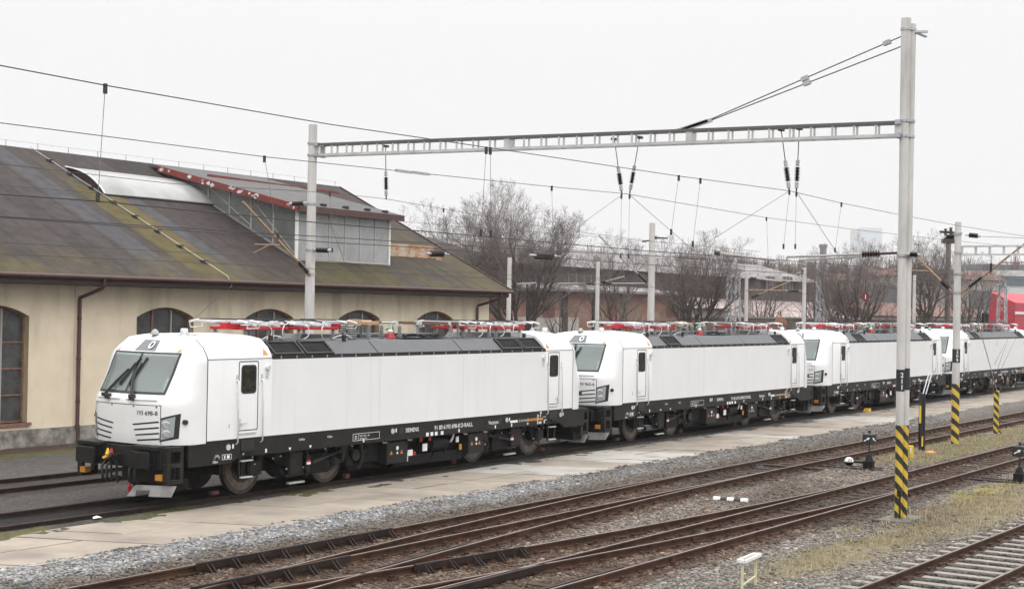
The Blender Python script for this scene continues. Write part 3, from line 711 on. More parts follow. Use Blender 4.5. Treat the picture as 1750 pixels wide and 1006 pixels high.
    mb.bar((xk-dr*0.1, 0, 1.04), (xk+dr*0.22, 0, 1.02), 0.09, 0.16); mb.tube([(xk+dr*0.22, 0, 0.98), (xk+dr*0.3, 0, 1.06), (xk+dr*0.24, 0, 1.14)], 0.045, 8)
    for y in (-0.09, 0.09): mb.tube([(xk+dr*0.16, y, 0.98), (xk+dr*0.17, y, 0.72), (xk+dr*0.13, y, 0.5)], 0.026, 8)
    mb.tube([(xk+dr*0.12, -0.12, 0.62), (xk+dr*0.12, 0.12, 0.62)], 0.035, 8)
    mb.build('coupling_hook', M['under2'], root, smooth=40)
    for y, mt, nm in ((0.34, M['yellow'], 'yellow_cock'), (0.22, M['red'], 'red_cock')):
        mb = MB(); mb.tube([(xk, y, 1.02), (xk+dr*0.06, y, 1.1), (xk+dr*0.05, y, 1.22)], [0.05, 0.055, 0.02], 8); mb.bar((xk+dr*0.05, y, 1.06), (xk+dr*0.1, y+0.1, 1.0), 0.06, 0.05)
        mb.build('air_cock', mt, root)
    for y in (0.45, 0.3, -0.45, -0.62):
        mb = MB(); mb.tube([(xk, y, 0.95), (xk+dr*0.12, y, 0.82), (xk+dr*0.1, y*0.95, 0.55), (xk-dr*0.02, y*0.9, 0.5)], 0.032, 8); mb.build('brake_hose', M['black'], root, smooth=60)
    mb = MB(); mb.tube([(X0+dr*1.0, -0.2, 0.5), (X0+dr*1.02, -0.2, 0.4)], 0.03, 8); mb.tube([(X0+dr*1.02, -0.2, 0.4), (X0+dr*1.03, -0.19, 0.28)], [0.05, 0.035], 8); mb.build('red_plug', M['red'], root)
    for s in (-1, 1):
        mb = MB(); mb.box(*sorted((xe-dr*0.13, xe+dr*0.03)), s*1.22-0.085, s*1.22+0.085, 0.61, 0.735); mb.build('marker_plate', M['orange'], root)
    mb = MB(); poly = [(-0.20, 0.19), (-0.43, 0.45), (-1.55, 0.5), (-1.42, 0.25), (-0.80, 0.22), (-0.84, 0.36), (-0.47, 0.335), (-0.42, 0.2)]
    v = [(X0+dr*(0.93+0.19*(y+1.5)/1.3*0.9), y, z) for y, z in poly]; v2 = [(q[0]-dr*0.02, q[1], q[2]) for q in v]
    mb.add(v+v2, [tuple(range(8)), tuple(range(15, 7, -1))]+[(i, (i+1) % 8, (i+1) % 8+8, i+8) for i in range(8)])
    mb.build('plough', M['plough'], root)
    mb = MB(); mb.box(*sorted((X0+dr*0.35, X0+dr*0.85)), -1.35, -0.1, 0.36, 0.6); mb.build('plough_carrier', M['under'], root, bevel=0.02)
    # door, handrails, step recess, ladder on both sides
    d0, d1 = door
    for s in (-1, 1):
        y = s*1.5
        dm = MB(); frame_ring(dm, d0, d1, 1.57, 3.17, 0.05, 0.022, y, s*0.004, 0); do = dm.build('door', M['line'], root)
        g = MB(); wx0, wx1 = d0+0.085, d1-0.07; rplate(g, wx0, wx1, 2.42, 3.08, 0.09, y, s*0.006, 0); 
        wo = g.build('door_window', M['black'], do)
        g = MB(); rplate(g, wx0+0.045, wx1-0.045, 2.47, 3.03, 0.06, y+s*0.004, s*0.005, 0); g.build('pane', M['darkglass'], wo)
        hx = d0+0.06 if dr < 0 else d1-0.06; q = 1 if dr < 0 else -1
        g = MB(); g.box(hx-0.035, hx+0.035, *sorted((y, y+s*0.02)), 1.64, 1.86); g.bar((hx, y+s*0.05, 1.75), (hx+q*0.2, y+s*0.05, 1.77), 0.025, 0.025); g.bar((hx, y, 1.75), (hx, y+s*0.05, 1.75), 0.03, 0.03)
        g.build('door_handle', M['silver'], do, bevel=0.006)
        g = MB(); g.box(d0+0.02, d1-0.06, *sorted((y, y+s*0.03)), 1.50, 1.535); g.build('door_sill', M['silver'], do)
        for xr in (d0-0.05, d1+0.11):
            g = MB(); g.tube([(xr, y, 2.74), (xr, y+s*0.06, 2.70), (xr, y+s*0.06, 1.32), (xr, y, 1.28)], 0.017, 8)
            g.box(xr-0.03, xr+0.03, *sorted((y, y+s*0.012)), 2.70, 2.86); g.build('handrail', M['silver'], root, smooth=50)
        g = MB(); mx_ = (d0+d1)/2; rplate(g, mx_-0.23, mx_+0.22, 1.09, 1.36, 0.03, y+s*0.012, s*0.006); g.build('step_recess', M['black'], root)
        g = MB(); g.box(mx_-0.2, mx_+0.19, *sorted((y+s*0.01, y+s*0.1)), 1.08, 1.115); 
        for xr in (mx_-0.2, mx_+0.18): g.bar((xr, y-s*0.06, 0.98), (xr, y-s*0.06, 0.46), 0.05, 0.04)
        g.build('ladder', M['skirt'], root)
        for zz in (0.88, 0.50): 
            g = MB(); g.box(mx_-0.2, mx_+0.18, *sorted((y-s*0.1, y+s*0.02)), zz-0.014, zz+0.014); g.build('ladder_step', M['silver'], root)
        mp = d1+0.28 if dr < 0 else d0-0.30
        g = MB(); g.tube([(mp, y, 3.0), (mp, y+s*0.07, 3.0)], 0.06, 12); g.box(mp-0.045, mp+0.045, *sorted((y, y+s*0.03)), 2.78, 2.98); g.build('side_mirror', M['silver'], root, smooth=40)
        g = MB(); hx = X0+dr*0.58; xx = hx; g.tube([(xx, s*1.40, 1.86), (xx, s*1.47, 1.86)], 0.055, 16); g.build('filler_cap', M['black'], root) 
        g = MB(); tx = GF-0.19 if dr < 0 else GR+0.17
        g.add([(tx-0.09, s*1.47, 3.295), (tx+0.09, s*1.47, 3.295), (tx, s*1.37, 3.452)], [(0, 1, 2)]); 
        for v_ in range(len(g.v)): g.v[v_] = (g.v[v_][0], g.v[v_][1]+s*0.006, g.v[v_][2]+0.006)
        g.build('warning_triangle', M['orange'], root, fix=False)
    for s in (-1, 1):
        g = MB(); y0 = s*0.98; front_patch(g, X0, dr, [(y0-0.06, 3.38), (y0+0.06, 3.38), (y0, 3.46)], 0.01); g.build('warning_triangle', M['orange'], root)
    # seam
    g = MB(); pts = [(1.504, 1.36), (1.504, 3.2), (1.475, 3.294), (1.355, 3.48), (1.104, 3.676), (0.75, 3.73), (0.4, 3.77), (0, 3.79)]
    for s in (-1, 1):
        for (a1, b1), (a2, b2) in zip(pts[:-1], pts[1:]):
            g.add([(X0-0.012, s*a1, b1), (X0+0.012, s*a1, b1), (X0+0.012, s*a2, b2), (X0-0.012, s*a2, b2)], [(0,1,2,3)])
    g.build('seam', M['line'], root, fix=False)
    g = MB()
    for s in (-1, 1):
        xa, xb2 = sorted((X0, GF if dr < 0 else GR)); g.box(xa, xb2, *sorted((s*1.5, s*1.505)), 3.215, 3.23)
    g.build('roof_seam', M['roofgrey'], root)
    # horn and aerials
    g = MB(); hx = X0-dr*0.02; g.lathe([(0.11, 0), (0.10, 0.04), (0.06, 0.1), (0.015, 0.13)], (hx-dr*(-0.12), 0.1, 3.74), n=16); g.build('roof_horn', M['insul'], root, smooth=60)
    g = MB(); g.lathe([(0.09, 0), (0.09, 0.14), (0.07, 0.17)], (X0-dr*0.18, -0.55, 3.73), n=14); g.box(X0-dr*0.32-0.1, X0-dr*0.32+0.1, -0.75, -0.4, 3.7, 3.78); g.build('roof_aerial', M['silver'], root, smooth=50)

def insulator(mb, x, y, z0, z1, r=0.05, n=5, mi=0):
    prof = [(r*0.7, 0)]; hh = (z1-z0)/n
    for k in range(n): prof += [(r*0.55, hh*(k+0.15)), (r*1.25, hh*(k+0.5)), (r*0.55, hh*(k+0.85))]
    prof += [(r*0.7, z1-z0)]; mb.lathe(prof, (x, y, z0), n=10, mi=mi)

def pantograph(root, xc, flip):
    """folded current collector: red base on insulators, arms folded flat, head with two strips across the roof"""
    pt = bpy.data.objects.new('pantograph', None); COL.objects.link(pt); pt.parent = root; pt.location = (xc, 0, 3.62)
    f = flip
    g = MB()
    for y in (-0.55, 0.55): g.bar((xc-0.75, y, 3.89), (xc+0.75, y, 3.89), 0.08, 0.065)
    for x in (-0.7, 0.7): g.bar((xc+x, -0.6, 3.89), (xc+x, 0.6, 3.89), 0.08, 0.065)
    g.bar((xc-f*0.75, -0.25, 3.93), (xc-f*1.15, -0.25, 3.95), 0.2, 0.13)
    g.build('base_frame', M['red'], pt, bevel=0.008)
    for x, y in ((-0.65, -0.5), (0.65, -0.5), (-0.65, 0.5), (0.65, 0.5)):
        g = MB(); insulator(g, xc+x, y, 3.6, 3.86, 0.06); g.build('insulator', M['insul'], pt, smooth=40)
    g = MB(); g.tube([(xc-f*0.7, 0, 3.98), (xc+f*0.95, 0, 3.99)], 0.06, 10); g.tube([(xc-f*0.7, 0.15, 3.96), (xc+f*0.9, 0.15, 3.95)], 0.02, 6)
    g.build('lower_arm', M['red'], pt, smooth=50)
    g = MB(); hx = xc-f*0.85
    for y in (-1, 1): g.tube([(xc+f*0.95, y*0.12, 4.01), (hx, y*0.42, 4.03)], [0.032, 0.024], 8)
    g.tube([(xc+f*0.95, -0.3, 3.99), (xc+f*0.95, 0.3, 3.99)], 0.05, 10); g.tube([(xc, -0.3, 4.02), (xc, 0.3, 4.02)], 0.018, 6)
    g.build('upper_arm', M['silver'], pt, smooth=50)
    g = MB()
    for o in (-0.2, 0.2):
        g.tube([(hx+o, y, 4.075-0.11*max(0, abs(y)-0.72)**1.3*2.6) for y in np.linspace(-0.97, 0.97, 17)], 0.026, 8)
    for y in (-0.45, 0.45): g.tube([(hx-0.22, y, 4.03), (hx+0.22, y, 4.03)], 0.02, 6)
    for s in (-1, 1): g.tube([(hx-0.2, s*0.97, 3.985), (hx-0.2, s*0.93, 3.9), (hx+0.2, s*0.93, 3.9), (hx+0.2, s*0.97, 3.985)], 0.012, 6)
    g.build('collector_head', M['silver'], pt, smooth=60)
    g = MB(); g.tube([(xc-f*0.6, -0.42, 4.0), (xc+f*0.9, -0.42, 3.99)], 0.018, 6); g.tube([(xc-f*0.8, 0.42, 4.0), (xc+f*0.7, 0.42, 3.99)], 0.018, 6)
    for x in (-0.35, 0.05, 0.4): g.tube([(xc+x, -0.55, 3.96), (xc+x, 0.55, 3.96)], 0.022, 6)
    for x, y in ((-0.3, -0.45), (0.2, -0.3), (0.45, -0.5)): g.box(xc+x-0.06, xc+x+0.06, y-0.05, y+0.05, 3.93, 4.05)
    g.build('linkage', M['silver'], pt)
    g = MB(); g.tube([(xc+f*0.3, y, 4.1-0.1*max(0, abs(y)-0.6)**1.3*2) for y in np.linspace(-0.95, 0.95, 13)], 0.018, 6); g.build('horn_strip', M['black'], pt)
    g = MB()
    for o in (-0.2, 0.2): g.bar((hx+o, -0.62, 4.108), (hx+o, 0.62, 4.108), 0.045, 0.022)
    g.build('contact_strip', M['black'], pt)
    for k, (x, y) in enumerate(((0.6, -0.62), (-0.1, -0.66))):
        g = MB(); g.tube([(xc+f*x+f*0.14*math.sin(a)*(1 if k % 2 else -1), y-0.06*math.sin(a), 3.97-0.33*(1-math.cos(a))/2) for a in np.linspace(0, math.pi, 9)], 0.011, 6); g.build('cable', M['whitep'], pt, smooth=60)
    for y in (-0.35, 0.1, 0.35): g = MB(); g.tube([(xc+f*0.2+f*0.5*t, y, 4.0+0.06*math.sin(math.pi*t)) for t in np.linspace(0, 1, 7)], 0.014, 6); g.build('cable', M['silver'], pt, smooth=60)
    return pt

def bogie(root, xa, dr):
    """xa: axle nearest the loco end, dr towards the end; second axle 3 m inwards"""
    bo = bpy.data.objects.new('bogie', None); COL.objects.link(bo); bo.parent = root; bo.location = (xa-dr*1.5, 0, 0)
    x2 = xa-dr*3.0
    for x in (xa, x2):
        for s in (-1, 1):
            g = MB(); yo = s*0.815
            g.lathe([(0.20, yo-s*0.13), (0.625, yo-s*0.135), (0.655, yo-s*0.12) if False else (0.625, yo-s*0.12), (0.622, yo), (0.56, yo), (0.555, yo-s*0.012), (0.3, yo-s*0.03), (0.15, yo+s*0.02)], (x, 0, 0.625), 'y', 48)
            wh = g.build('wheel', M['wheel'], bo, smooth=35)
            g = MB(); vs = []
            for r_, o in ((0.53, 0.002), (0.525, 0.012), (0.36, 0.012), (0.35, 0.0)):
                for k in range(40): a = 2*math.pi*k/40; vs.append((x+r_*math.cos(a), yo+s*o-s*0.01, 0.625+r_*math.sin(a)))
            g.add(vs, [(i*40+k, i*40+(k+1) % 40, (i+1)*40+(k+1) % 40, (i+1)*40+k) for i in range(3) for k in range(40)])
            for k in range(14):
                a = 2*math.pi*k/14+0.2; g.tube([(x+0.47*math.cos(a), yo, 0.625+0.47*math.sin(a)), (x+0.47*math.cos(a), yo+s*0.006, 0.625+0.47*math.sin(a))], 0.016, 8, 1)
            g.build('brake_disc', [M['wheelrim'], M['black']], wh, smooth=35)
            # axle box with cap
            g = MB(); yb = s*1.05
            g.tube([(x, s*0.8, 0.64), (x, s*1.18, 0.64)], 0.2, 20); g.box(x-0.34, x+0.34, *sorted((s*0.95, s*1.12)), 0.5, 0.78); g.tube([(x, s*1.18, 0.64), (x, s*1.21, 0.64)], 0.14, 16)
            for k in range(6): a = math.pi*k/3; g.tube([(x+0.17*math.cos(a), s*1.18, 0.64+0.17*math.sin(a)), (x+0.17*math.cos(a), s*1.2, 0.64+0.17*math.sin(a))], 0.02, 6)
            for o in (-0.3, 0.3): g.tube([(x+o, yb, 0.78), (x+o, yb, 0.98)], 0.1, 14)
            g.build('axle_box', M['under2'], bo, smooth=40)
    for s in (-1, 1):
        g = MB(); y = s*1.05
        pts = [(xa+dr*0.55, 0.98), (xa+dr*0.5, 1.08), (xa-dr*0.8, 1.0), (xa-dr*1.1, 0.78), (xa-dr*1.9, 0.78), (xa-dr*2.2, 1.0), (x2-dr*0.5, 1.08), (x2-dr*0.55, 0.98), (x2+dr*0.6, 0.86), (xa-dr*1.9, 0.56), (xa-dr*1.1, 0.56), (xa-dr*0.6, 0.86)]
        g.prism(pts, 1, *sorted((y-0.09, y+0.09))); g.build('bogie_frame', M['under'], bo, bevel=0.015)
        xm = xa-dr*1.5
        g = MB()
        for o in (-0.32, 0.32):
            prof = []
            for k in range(8): prof += [(0.11, k*0.05), (0.135, k*0.05+0.025)]
            g.lathe(prof, (xm+o, s*1.08, 0.62), n=14)
        g.build('coil_spring', M['under2'], bo, smooth=50)
        # dampers
        g = MB(); yd = s*1.3
        g.tube([(x2+dr*1.1, yd, 0.62), (x2+dr*0.55, yd, 0.72)], 0.055, 12); g.tube([(x2+dr*0.55, yd, 0.72), (x2+dr*0.15, yd, 0.8)], 0.03, 10)
        g.tube([(x2+dr*0.12, yd, 0.80), (x2+dr*0.02, yd, 0.83)], 0.06, 12)
        g.build('yaw_damper', M['under2'], bo, smooth=40)
        g = MB(); g.tube([(x2+dr*1.25, yd, 0.42), (x2+dr*1.25, yd, 0.78)], 0.06, 12); g.tube([(x2+dr*1.25, yd, 0.78), (x2+dr*1.25, yd, 0.95)], 0.035, 10); g.tube([(x2+dr*1.25, yd, 0.3), (x2+dr*1.25, yd, 0.42)], 0.03, 8)
        g.build('vertical_damper', M['under2'], bo, smooth=40)
        g = MB(); g.box(x2+dr*1.25-0.062, x2+dr*1.25+0.062, *sorted((yd+s*0.03, yd+s*0.064)), 0.66, 0.71, 0); g.build('damper_mark', M['red'], bo)
        g = MB(); g.box(x2+dr*1.25-0.062, x2+dr*1.25+0.062, *sorted((yd+s*0.03, yd+s*0.064)), 0.6, 0.66, 0); g.build('damper_label', M['whiteletter'], bo)
        g = MB(); g.prism(rring(*sorted((x2+dr*0.35, x2+dr*1.2)), 0.34, 0.82, 0.08), 1, *sorted((s*1.15, s*1.25))); g.build('equipment_cover', M['under'], bo, bevel=0.01)
        g = MB(); g.box(*sorted((x2+dr*1.35, x2+dr*1.85)), *sorted((s*1.0, s*1.28)), 0.36, 0.98); g.build('sand_box', M['under2'], bo, bevel=0.06)
        g = MB(); v = [(x2+dr*0.05, 1.02), (x2-dr*0.28, 1.02), (x2-dr*0.22, 0.9), (x2-dr*0.13, 0.62), (x2-dr*0.02, 0.62), (x2-dr*0.02, 0.88)]
        g.prism(v, 1, *sorted((s*1.2, s*1.34))); g.build('damper_bracket', M['under2'], bo, bevel=0.01)
        g = MB(); xq = x2-dr*0.62; g.tube([(xq, s*1.2, 0.68), (xq, s*1.3, 0.68)], 0.15, 20); g.tube([(xq, s*1.0, 0.9), (xq, s*1.0, 0.4)], 0.14, 14)
        g.tube([(xq-dr*0.35, s*1.15, 0.98), (xq-dr*0.35, s*1.2, 0.6), (xq-dr*0.25, s*1.15, 0.3)], 0.05, 8); g.build('brake_unit', M['under2'], bo, smooth=40)
        # sand pipe and a reddish wheel scotch by each wheel, light step plate
        g = MB(); g.box(x2-dr*0.98, x2-dr*0.8, *sorted((s*0.68, s*0.82)), 0.02, 0.16); g.build('brake_shoe', mat_shoe, bo, bevel=0.03)
        g = MB(); g.box(xa+dr*0.72, xa+dr*0.95, *sorted((s*0.68, s*0.82)), 0.05, 0.15); g.build('brake_shoe', mat_shoe, bo, bevel=0.03)
        g = MB(); g.box(xm-dr*0.05-0.32, xm-dr*0.05+0.25, *sorted((s*1.1, s*1.2)), 0.14, 0.19); g.build('step_plate', M['plough'], bo, bevel=0.01)
        for _ in range(9):
            g = MB(); xx = xa+dr*0.5-dr*random.uniform(0, 4.2); zz = random.uniform(0.35, 0.95)
            g.tube([(xx, s*1.2, zz), (xx+random.uniform(-0.3, 0.3), s*1.24, zz+random.uniform(-0.15, 0.25)), (xx+random.uniform(-0.4, 0.4), s*1.1, 1.0)], 0.016, 6); g.build('air_pipe', M['under2'], bo, smooth=60)
        g = MB()
        for _ in range(10):
            xx = xa+dr*0.3-dr*random.uniform(0, 4.0); zz = random.uniform(0.4, 0.95); g.box(xx-0.018, xx+0.018, *sorted((s*1.24, s*1.262)), zz, zz+0.03)
        g.build('pipe_fitting', M['silver'], bo)
    g = MB(); g.box(*sorted((xa+dr*0.4, x2-dr*0.4)), -0.6, 0.6, 0.45, 0.95); g.tube([(xa, -0.8, 0.625), (xa, 0.8, 0.625)], 0.1, 12); g.tube([(x2, -0.8, 0.625), (x2, 0.8, 0.625)], 0.1, 12); g.build('traction_motor', M['under'], bo)

mat_top = mat('lamp_panel_grey', (0.12, 0.13, 0.14), 0.15)
mat_shoe = mat('red_brown_brake_shoe', (0.11, 0.04, 0.03), 0.8, var=0.2, scale=5)
gl = bpy.data.materials.new('windscreen_glass'); gl.use_nodes = True; nt = gl.node_tree; b = nt.nodes['Principled BSDF']
b.inputs['Base Color'].default_value = (0.27, 0.31, 0.3, 1); b.inputs['Roughness'].default_value = 0.03; b.inputs['Specular IOR Level'].default_value = 0.7
tr = nt.nodes.new('ShaderNodeBsdfTransparent'); tr.inputs[0].default_value = (0.75, 0.85, 0.82, 1); mxs = nt.nodes.new('ShaderNodeMixShader'); mxs.inputs[0].default_value = 0.55
nt.links.new(tr.outputs[0], mxs.inputs[1]); nt.links.new(b.outputs[0], mxs.inputs[2]); nt.links.new(mxs.outputs[0], nt.nodes['Material Output'].inputs['Surface'])
GT[0] = gl

def build_loco():
    root = thing('electric_locomotive', 'white electric locomotive at the head of the row, numbered 193 698-8, whole front in view', 'locomotive', (0, 0, 0), 'white locomotives coupled in a row')
    # body walls
    mb = MB(); prof = [(-1.5, 1.35), (-1.5, 3.2), (-1.47, 3.29), (-1.35, 3.475), (-1.1, 3.67), (-0.75, 3.725), (-0.4, 3.765), (0, 3.785), (0.4, 3.765), (0.75, 3.725), (1.1, 3.67), (1.35, 3.475), (1.47, 3.29), (1.5, 3.2), (1.5, 1.35)]
    mb.prism(prof, 0, XF, GF); mb.prism(prof, 0, GR, XR)
    mb.prism([(-1.5, 1.35), (-1.5, 3.19), (1.5, 3.19), (1.5, 1.35)], 0, GF, GR)
    mb.build('body', M['white'], root, smooth=35)
    g = MB()    # panel joints of the side wall
    for x in (-1.98, 1.75):
        for s in (-1, 1): g.box(x-0.006, x+0.006, *sorted((s*1.499, s*1.5025)), 1.4, 3.15)
    g.build('panel_joint', M['silver'], root)
    mb = MB(); rp = [(-1.46, 3.19), (-1.46, 3.27), (-1.10, 3.58), (0, 3.62), (1.10, 3.58), (1.46, 3.27), (1.46, 3.19)]
    for a, b_ in ((GF+0.0, -2.0), (-1.96, 1.73), (1.77, GR)): mb.prism(rp, 0, a, b_)
    mb.prism([(-1.3, 3.2), (-0.9, 3.57), (0.9, 3.57), (1.3, 3.2)], 0, -2.02, 1.79)
    ro = mb.build('roof', M['roofgrey'], root, bevel=0.01)
    g = MB()
    for s in (-1, 1):
        g.box(GF, GR, *sorted((s*1.46, s*1.495)), 3.192, 3.27)
        g.bar((GF, s*1.49, 3.275), (GR, s*1.49, 3.275), 0.03, 0.02)
    g.build('roof_gutter', M['black'], root)
    g = MB(); x = GF+0.3
    while x < GR:
        for s in (-1, 1): g.box(x-0.012, x+0.012, *sorted((s*1.495, s*1.515)), 3.2, 3.27)
        x += 0.55
    g.build('gutter_bracket', M['insul'], root)
    for xa, xb in ((GF+0.12, -4.85), (-4.78, -3.75), (3.75, 4.85), (4.92, GR-0.1)):
        for s in (-1, 1):
            def Q(x, t, o): # along the slope
                y = 1.46+(1.10-1.46)*t; z = 3.27+(3.58-3.27)*t; return (x, s*(y+0.65*o), z+0.76*o)
            g = MB(); 
            for (u0, u1, t0, t1) in ((xa, xb, 0.03, 0.13), (xa, xb, 0.9, 1.0), (xa, xa+0.06, 0.13, 0.9), (xb-0.06, xb, 0.13, 0.9)):
                g.add([Q(u0, t0, 0), Q(u1, t0, 0), Q(u1, t1, 0), Q(u0, t1, 0), Q(u0, t0, 0.045), Q(u1, t0, 0.045), Q(u1, t1, 0.045), Q(u0, t1, 0.045)], [(0,3,2,1),(4,5,6,7),(0,1,5,4),(1,2,6,5),(2,3,7,6),(3,0,4,7)])
            fr = g.build('roof_grille', M['under2'], root)
            if xa < -5 or 3 < xa < 4: fr['outer'] = 1
            g = MB(); g.add([Q(xa+0.05, 0.12, 0.012), Q(xb-0.05, 0.12, 0.012), Q(xb-0.05, 0.91, 0.012), Q(xa+0.05, 0.91, 0.012)], [(0,1,2,3)])
            for k in range(9):
                t = 0.16+0.085*k; g.bar(Q(xa+0.06, t, 0.02), Q(xb-0.06, t, 0.02), 0.012, 0.012)
            g.build('grille_mesh', M['grille'], fr)
    # black lower frame with its raised ends
    mb = MB()
    for s in (-1, 1):
        poly = [(-8.62, 1.345), (-8.62, 0.86), (-7.38, 0.86), (-7.0, 0.985), (6.9, 0.985), (7.25, 0.82), (8.42, 0.82), (8.42, 1.345), (8.0, 1.35), (XR, 1.36), (XR, 1.405), (XF, 1.405), (XF, 1.36)]
        mb.prism(poly, 1, *sorted((s*1.44, s*1.502)))
    mb.box(-8.4, 8.2, -1.44, 1.44, 0.98, 1.34)
    mb.build('lower_frame', M['skirt'], root)
    # cabs
    loco_cab(root, XF, -1, (-7.12, -6.47)); loco_cab(root, XR, 1, (6.2, 6.85))
    # lettering and small marks along the black frame, both sides alike
    for s in (-1, 1):
        g = MB(); y = s*1.5045; rt = (1, 0, 0) if s < 0 else (-1, 0, 0); k = 1 if s < 0 else -1
        def T(t, x, z, h): text(g, t, (k*x, y, z), h, 0, rt)
        T('SIEMENS', -0.86, 1.165, 0.155); T('91 80 6193 698-8 D-RAILL', 0.42, 1.15, 0.165); T('Vectron', 3.02, 1.15, 0.155)
        T('10.90m', -5.05, 1.22, 0.075); T('9.50m', -4.0, 1.22, 0.075); T('3.00m', -4.28, 0.46, 0.075) if False else None
        T('350m', -7.9, 0.9, 0.075); T('D', -2.95, 1.115, 0.13); T('RZB 3 500 t  160', -2.75, 1.17, 0.055); T('RE 83 m 87 t', -2.75, 1.10, 0.055)
        T('1' if s < 0 else '2', -7.42, 1.68, 0.14) if False else None
        for (a, b_, z0, z1) in ((-3.02, -1.95, 1.075, 1.085), (-3.02, -1.95, 1.245, 1.255), (-3.02, -3.01, 1.085, 1.245), (-1.96, -1.95, 1.085, 1.245), (-2.8, -2.79, 1.085, 1.245), (-7.6, -7.3, 0.955, 0.965), (-7.6, -7.3, 1.065, 1.075), (-7.6, -7.59, 0.965, 1.065), (-7.31, -7.3, 0.965, 1.065),
                               (-7.54, -7.5, 0.98, 1.05), (-7.45, -7.36, 0.98, 1.05)):
            g.box(*sorted((k*a, k*b_)), *sorted((y-s*0.002, y)), z0, z1)
        for x in (0.05, 0.25, 0.45, 0.72): g.box(*sorted((k*x, k*(x+0.12))), *sorted((y-s*0.002, y)), 1.0, 1.1)
        for x in (-6.95, -6.2, -2.62, 1.55, 3.35, 4.2, 6.0): g.box(*sorted((k*x, k*(x+0.055))), *sorted((y-s*0.002, y)), 1.02, 1.11)
        for x in (-5.35, -4.62, 5.1, 5.75): g.add([(k*(x-0.05), y, 1.08), (k*(x+0.05), y, 1.08), (k*x, y, 1.01)], [(0,1,2)])
        for a in range(0, 181, 30): c_, s_ = math.cos(R(a)), math.sin(R(a)); g.bar((k*(-7.77+0.05*c_), y, 0.99+0.05*s_), (k*(-7.77+0.1*c_), y, 0.99+0.1*s_), 0.03, 0.004)
        random.seed(3)
        for i in range(9):
            for x in (5.62, 5.78):
                if random.random() < 0.85: g.box(*sorted((k*x, k*(x+random.uniform(0.05, 0.1)))), *sorted((y-s*0.002, y)), 1.02+0.042*i, 1.045+0.042*i)
        T('D-RAILL', 5.95, 1.2, 0.05); T('MMRK', 6.0, 1.1, 0.06)
        g.box(*sorted((k*4.15, k*4.55)), *sorted((y-s*0.002, y)), 1.13, 1.20)
        T('EC-WB D 07', 4.72, 1.14, 0.08)
        g.build('white_lettering', M['whiteletter'], root, fix=False)
        g = MB(); text(g, 'NICHT FREIGEGEBEN', (k*5.05, y, 1.13), 0.1, 0, rt) if False else None
        for q in range(13): g.box(*sorted((k*(4.42+0.072*q+0.62), k*(4.42+0.072*q+0.675))), *sorted((y-s*0.002, y)), 1.125, 1.205)
        g.box(*sorted((k*4.63, k*4.68)), *sorted((y-s*0.002, y)), 1.12, 1.21)
        g.build('orange_lettering', M['orange'], root)
        for x in (-7.42, -1.42, 3.95, 6.95):
            g = MB(); g.tube([(k*x, s*1.495, 1.23), (k*x, s*1.51, 1.23)], 0.1, 18); po_ = g.build('jacking_point', M['black'], root)
            g = MB(); g.tube([(k*x, s*1.505, 1.23), (k*x, s*1.525, 1.23)], 0.068, 16); g.build('cap', M['silver'], po_)
            g = MB(); g.box(k*x+0.16-0.025, k*x+0.16+0.025, *sorted((y-s*0.002, y)), 1.19, 1.29); g.build('cap_label', M['whiteletter'], po_)
        for x in (-1.02, 3.62):
            g = MB(); g.tube([(k*x, s*1.495, 1.22), (k*x, s*1.506, 1.22)], 0.095, 18); g.build('round_opening', M['black'], root)
    # underfloor boxes between the bogies
    for s in (-1, 1):
        k = 1 if s < 0 else -1
        def UB(name, x0, x1, z0, z1, y0=1.05, y1=1.4, m=M['under2'], bev=0.02):
            g = MB(); g.box(*sorted((k*x0, k*x1)), *sorted((s*y0, s*y1)), z0, z1); return g.build(name, m, root, bevel=bev)
        for x0, x1 in ((-1.5, -0.62), (2.2, 2.95)):
            bx = UB('equipment_box', x0, x1, 0.36, 0.93)
            for dx in (0.18, 0.62):
                g = MB(); xx = k*(x0+dx*(x1-x0)/0.88); g.add([(xx-0.06, s*1.403, 0.6), (xx+0.06, s*1.403, 0.6), (xx, s*1.403, 0.71)], [(0,1,2)]); g.build('warning_sign', M['orange'], bx)
            g = MB(); xx = k*(x0+x1)/2; g.tube([(xx, s*1.4, 0.76), (xx, s*1.404, 0.76)], 0.055, 14); g.box(xx-0.03, xx+0.03, *sorted((s*1.4, s*1.404)), 0.6, 0.66); g.build('white_sign', M['whiteletter'], bx)
        UB('air_reservoir_cradle', -1.0, 2.2, 0.22, 0.5, 0.6, 1.2, M['under'])
        UB('transformer_tank', -2.4, 2.6, 0.25, 0.95, -1.0, 0.9, M['under'])
        UB('cable_box', -2.35, -1.6, 0.45, 0.98, 0.9, 1.2, M['under'])
        g = MB(); g.tube([(k*0.55, s*1.2, 0.74), (k*1.25, s*1.2, 0.74)], 0.19, 18); g.tube([(k*1.25, s*1.2, 0.74), (k*1.4, s*1.2, 0.74)], 0.1, 12); g.tube([(k*0.3, s*1.2, 0.72), (k*0.55, s*1.2, 0.74)], 0.09, 12); g.build('compressor', M['under'], root, smooth=35)
        g = MB(); g.tube([(k*1.45, s*1.3, 0.75), (k*1.55, s*1.3, 0.85), (k*1.6, s*1.3, 0.99)], 0.035, 8); g.build('bent_pipe', M['silver'], root, smooth=60)
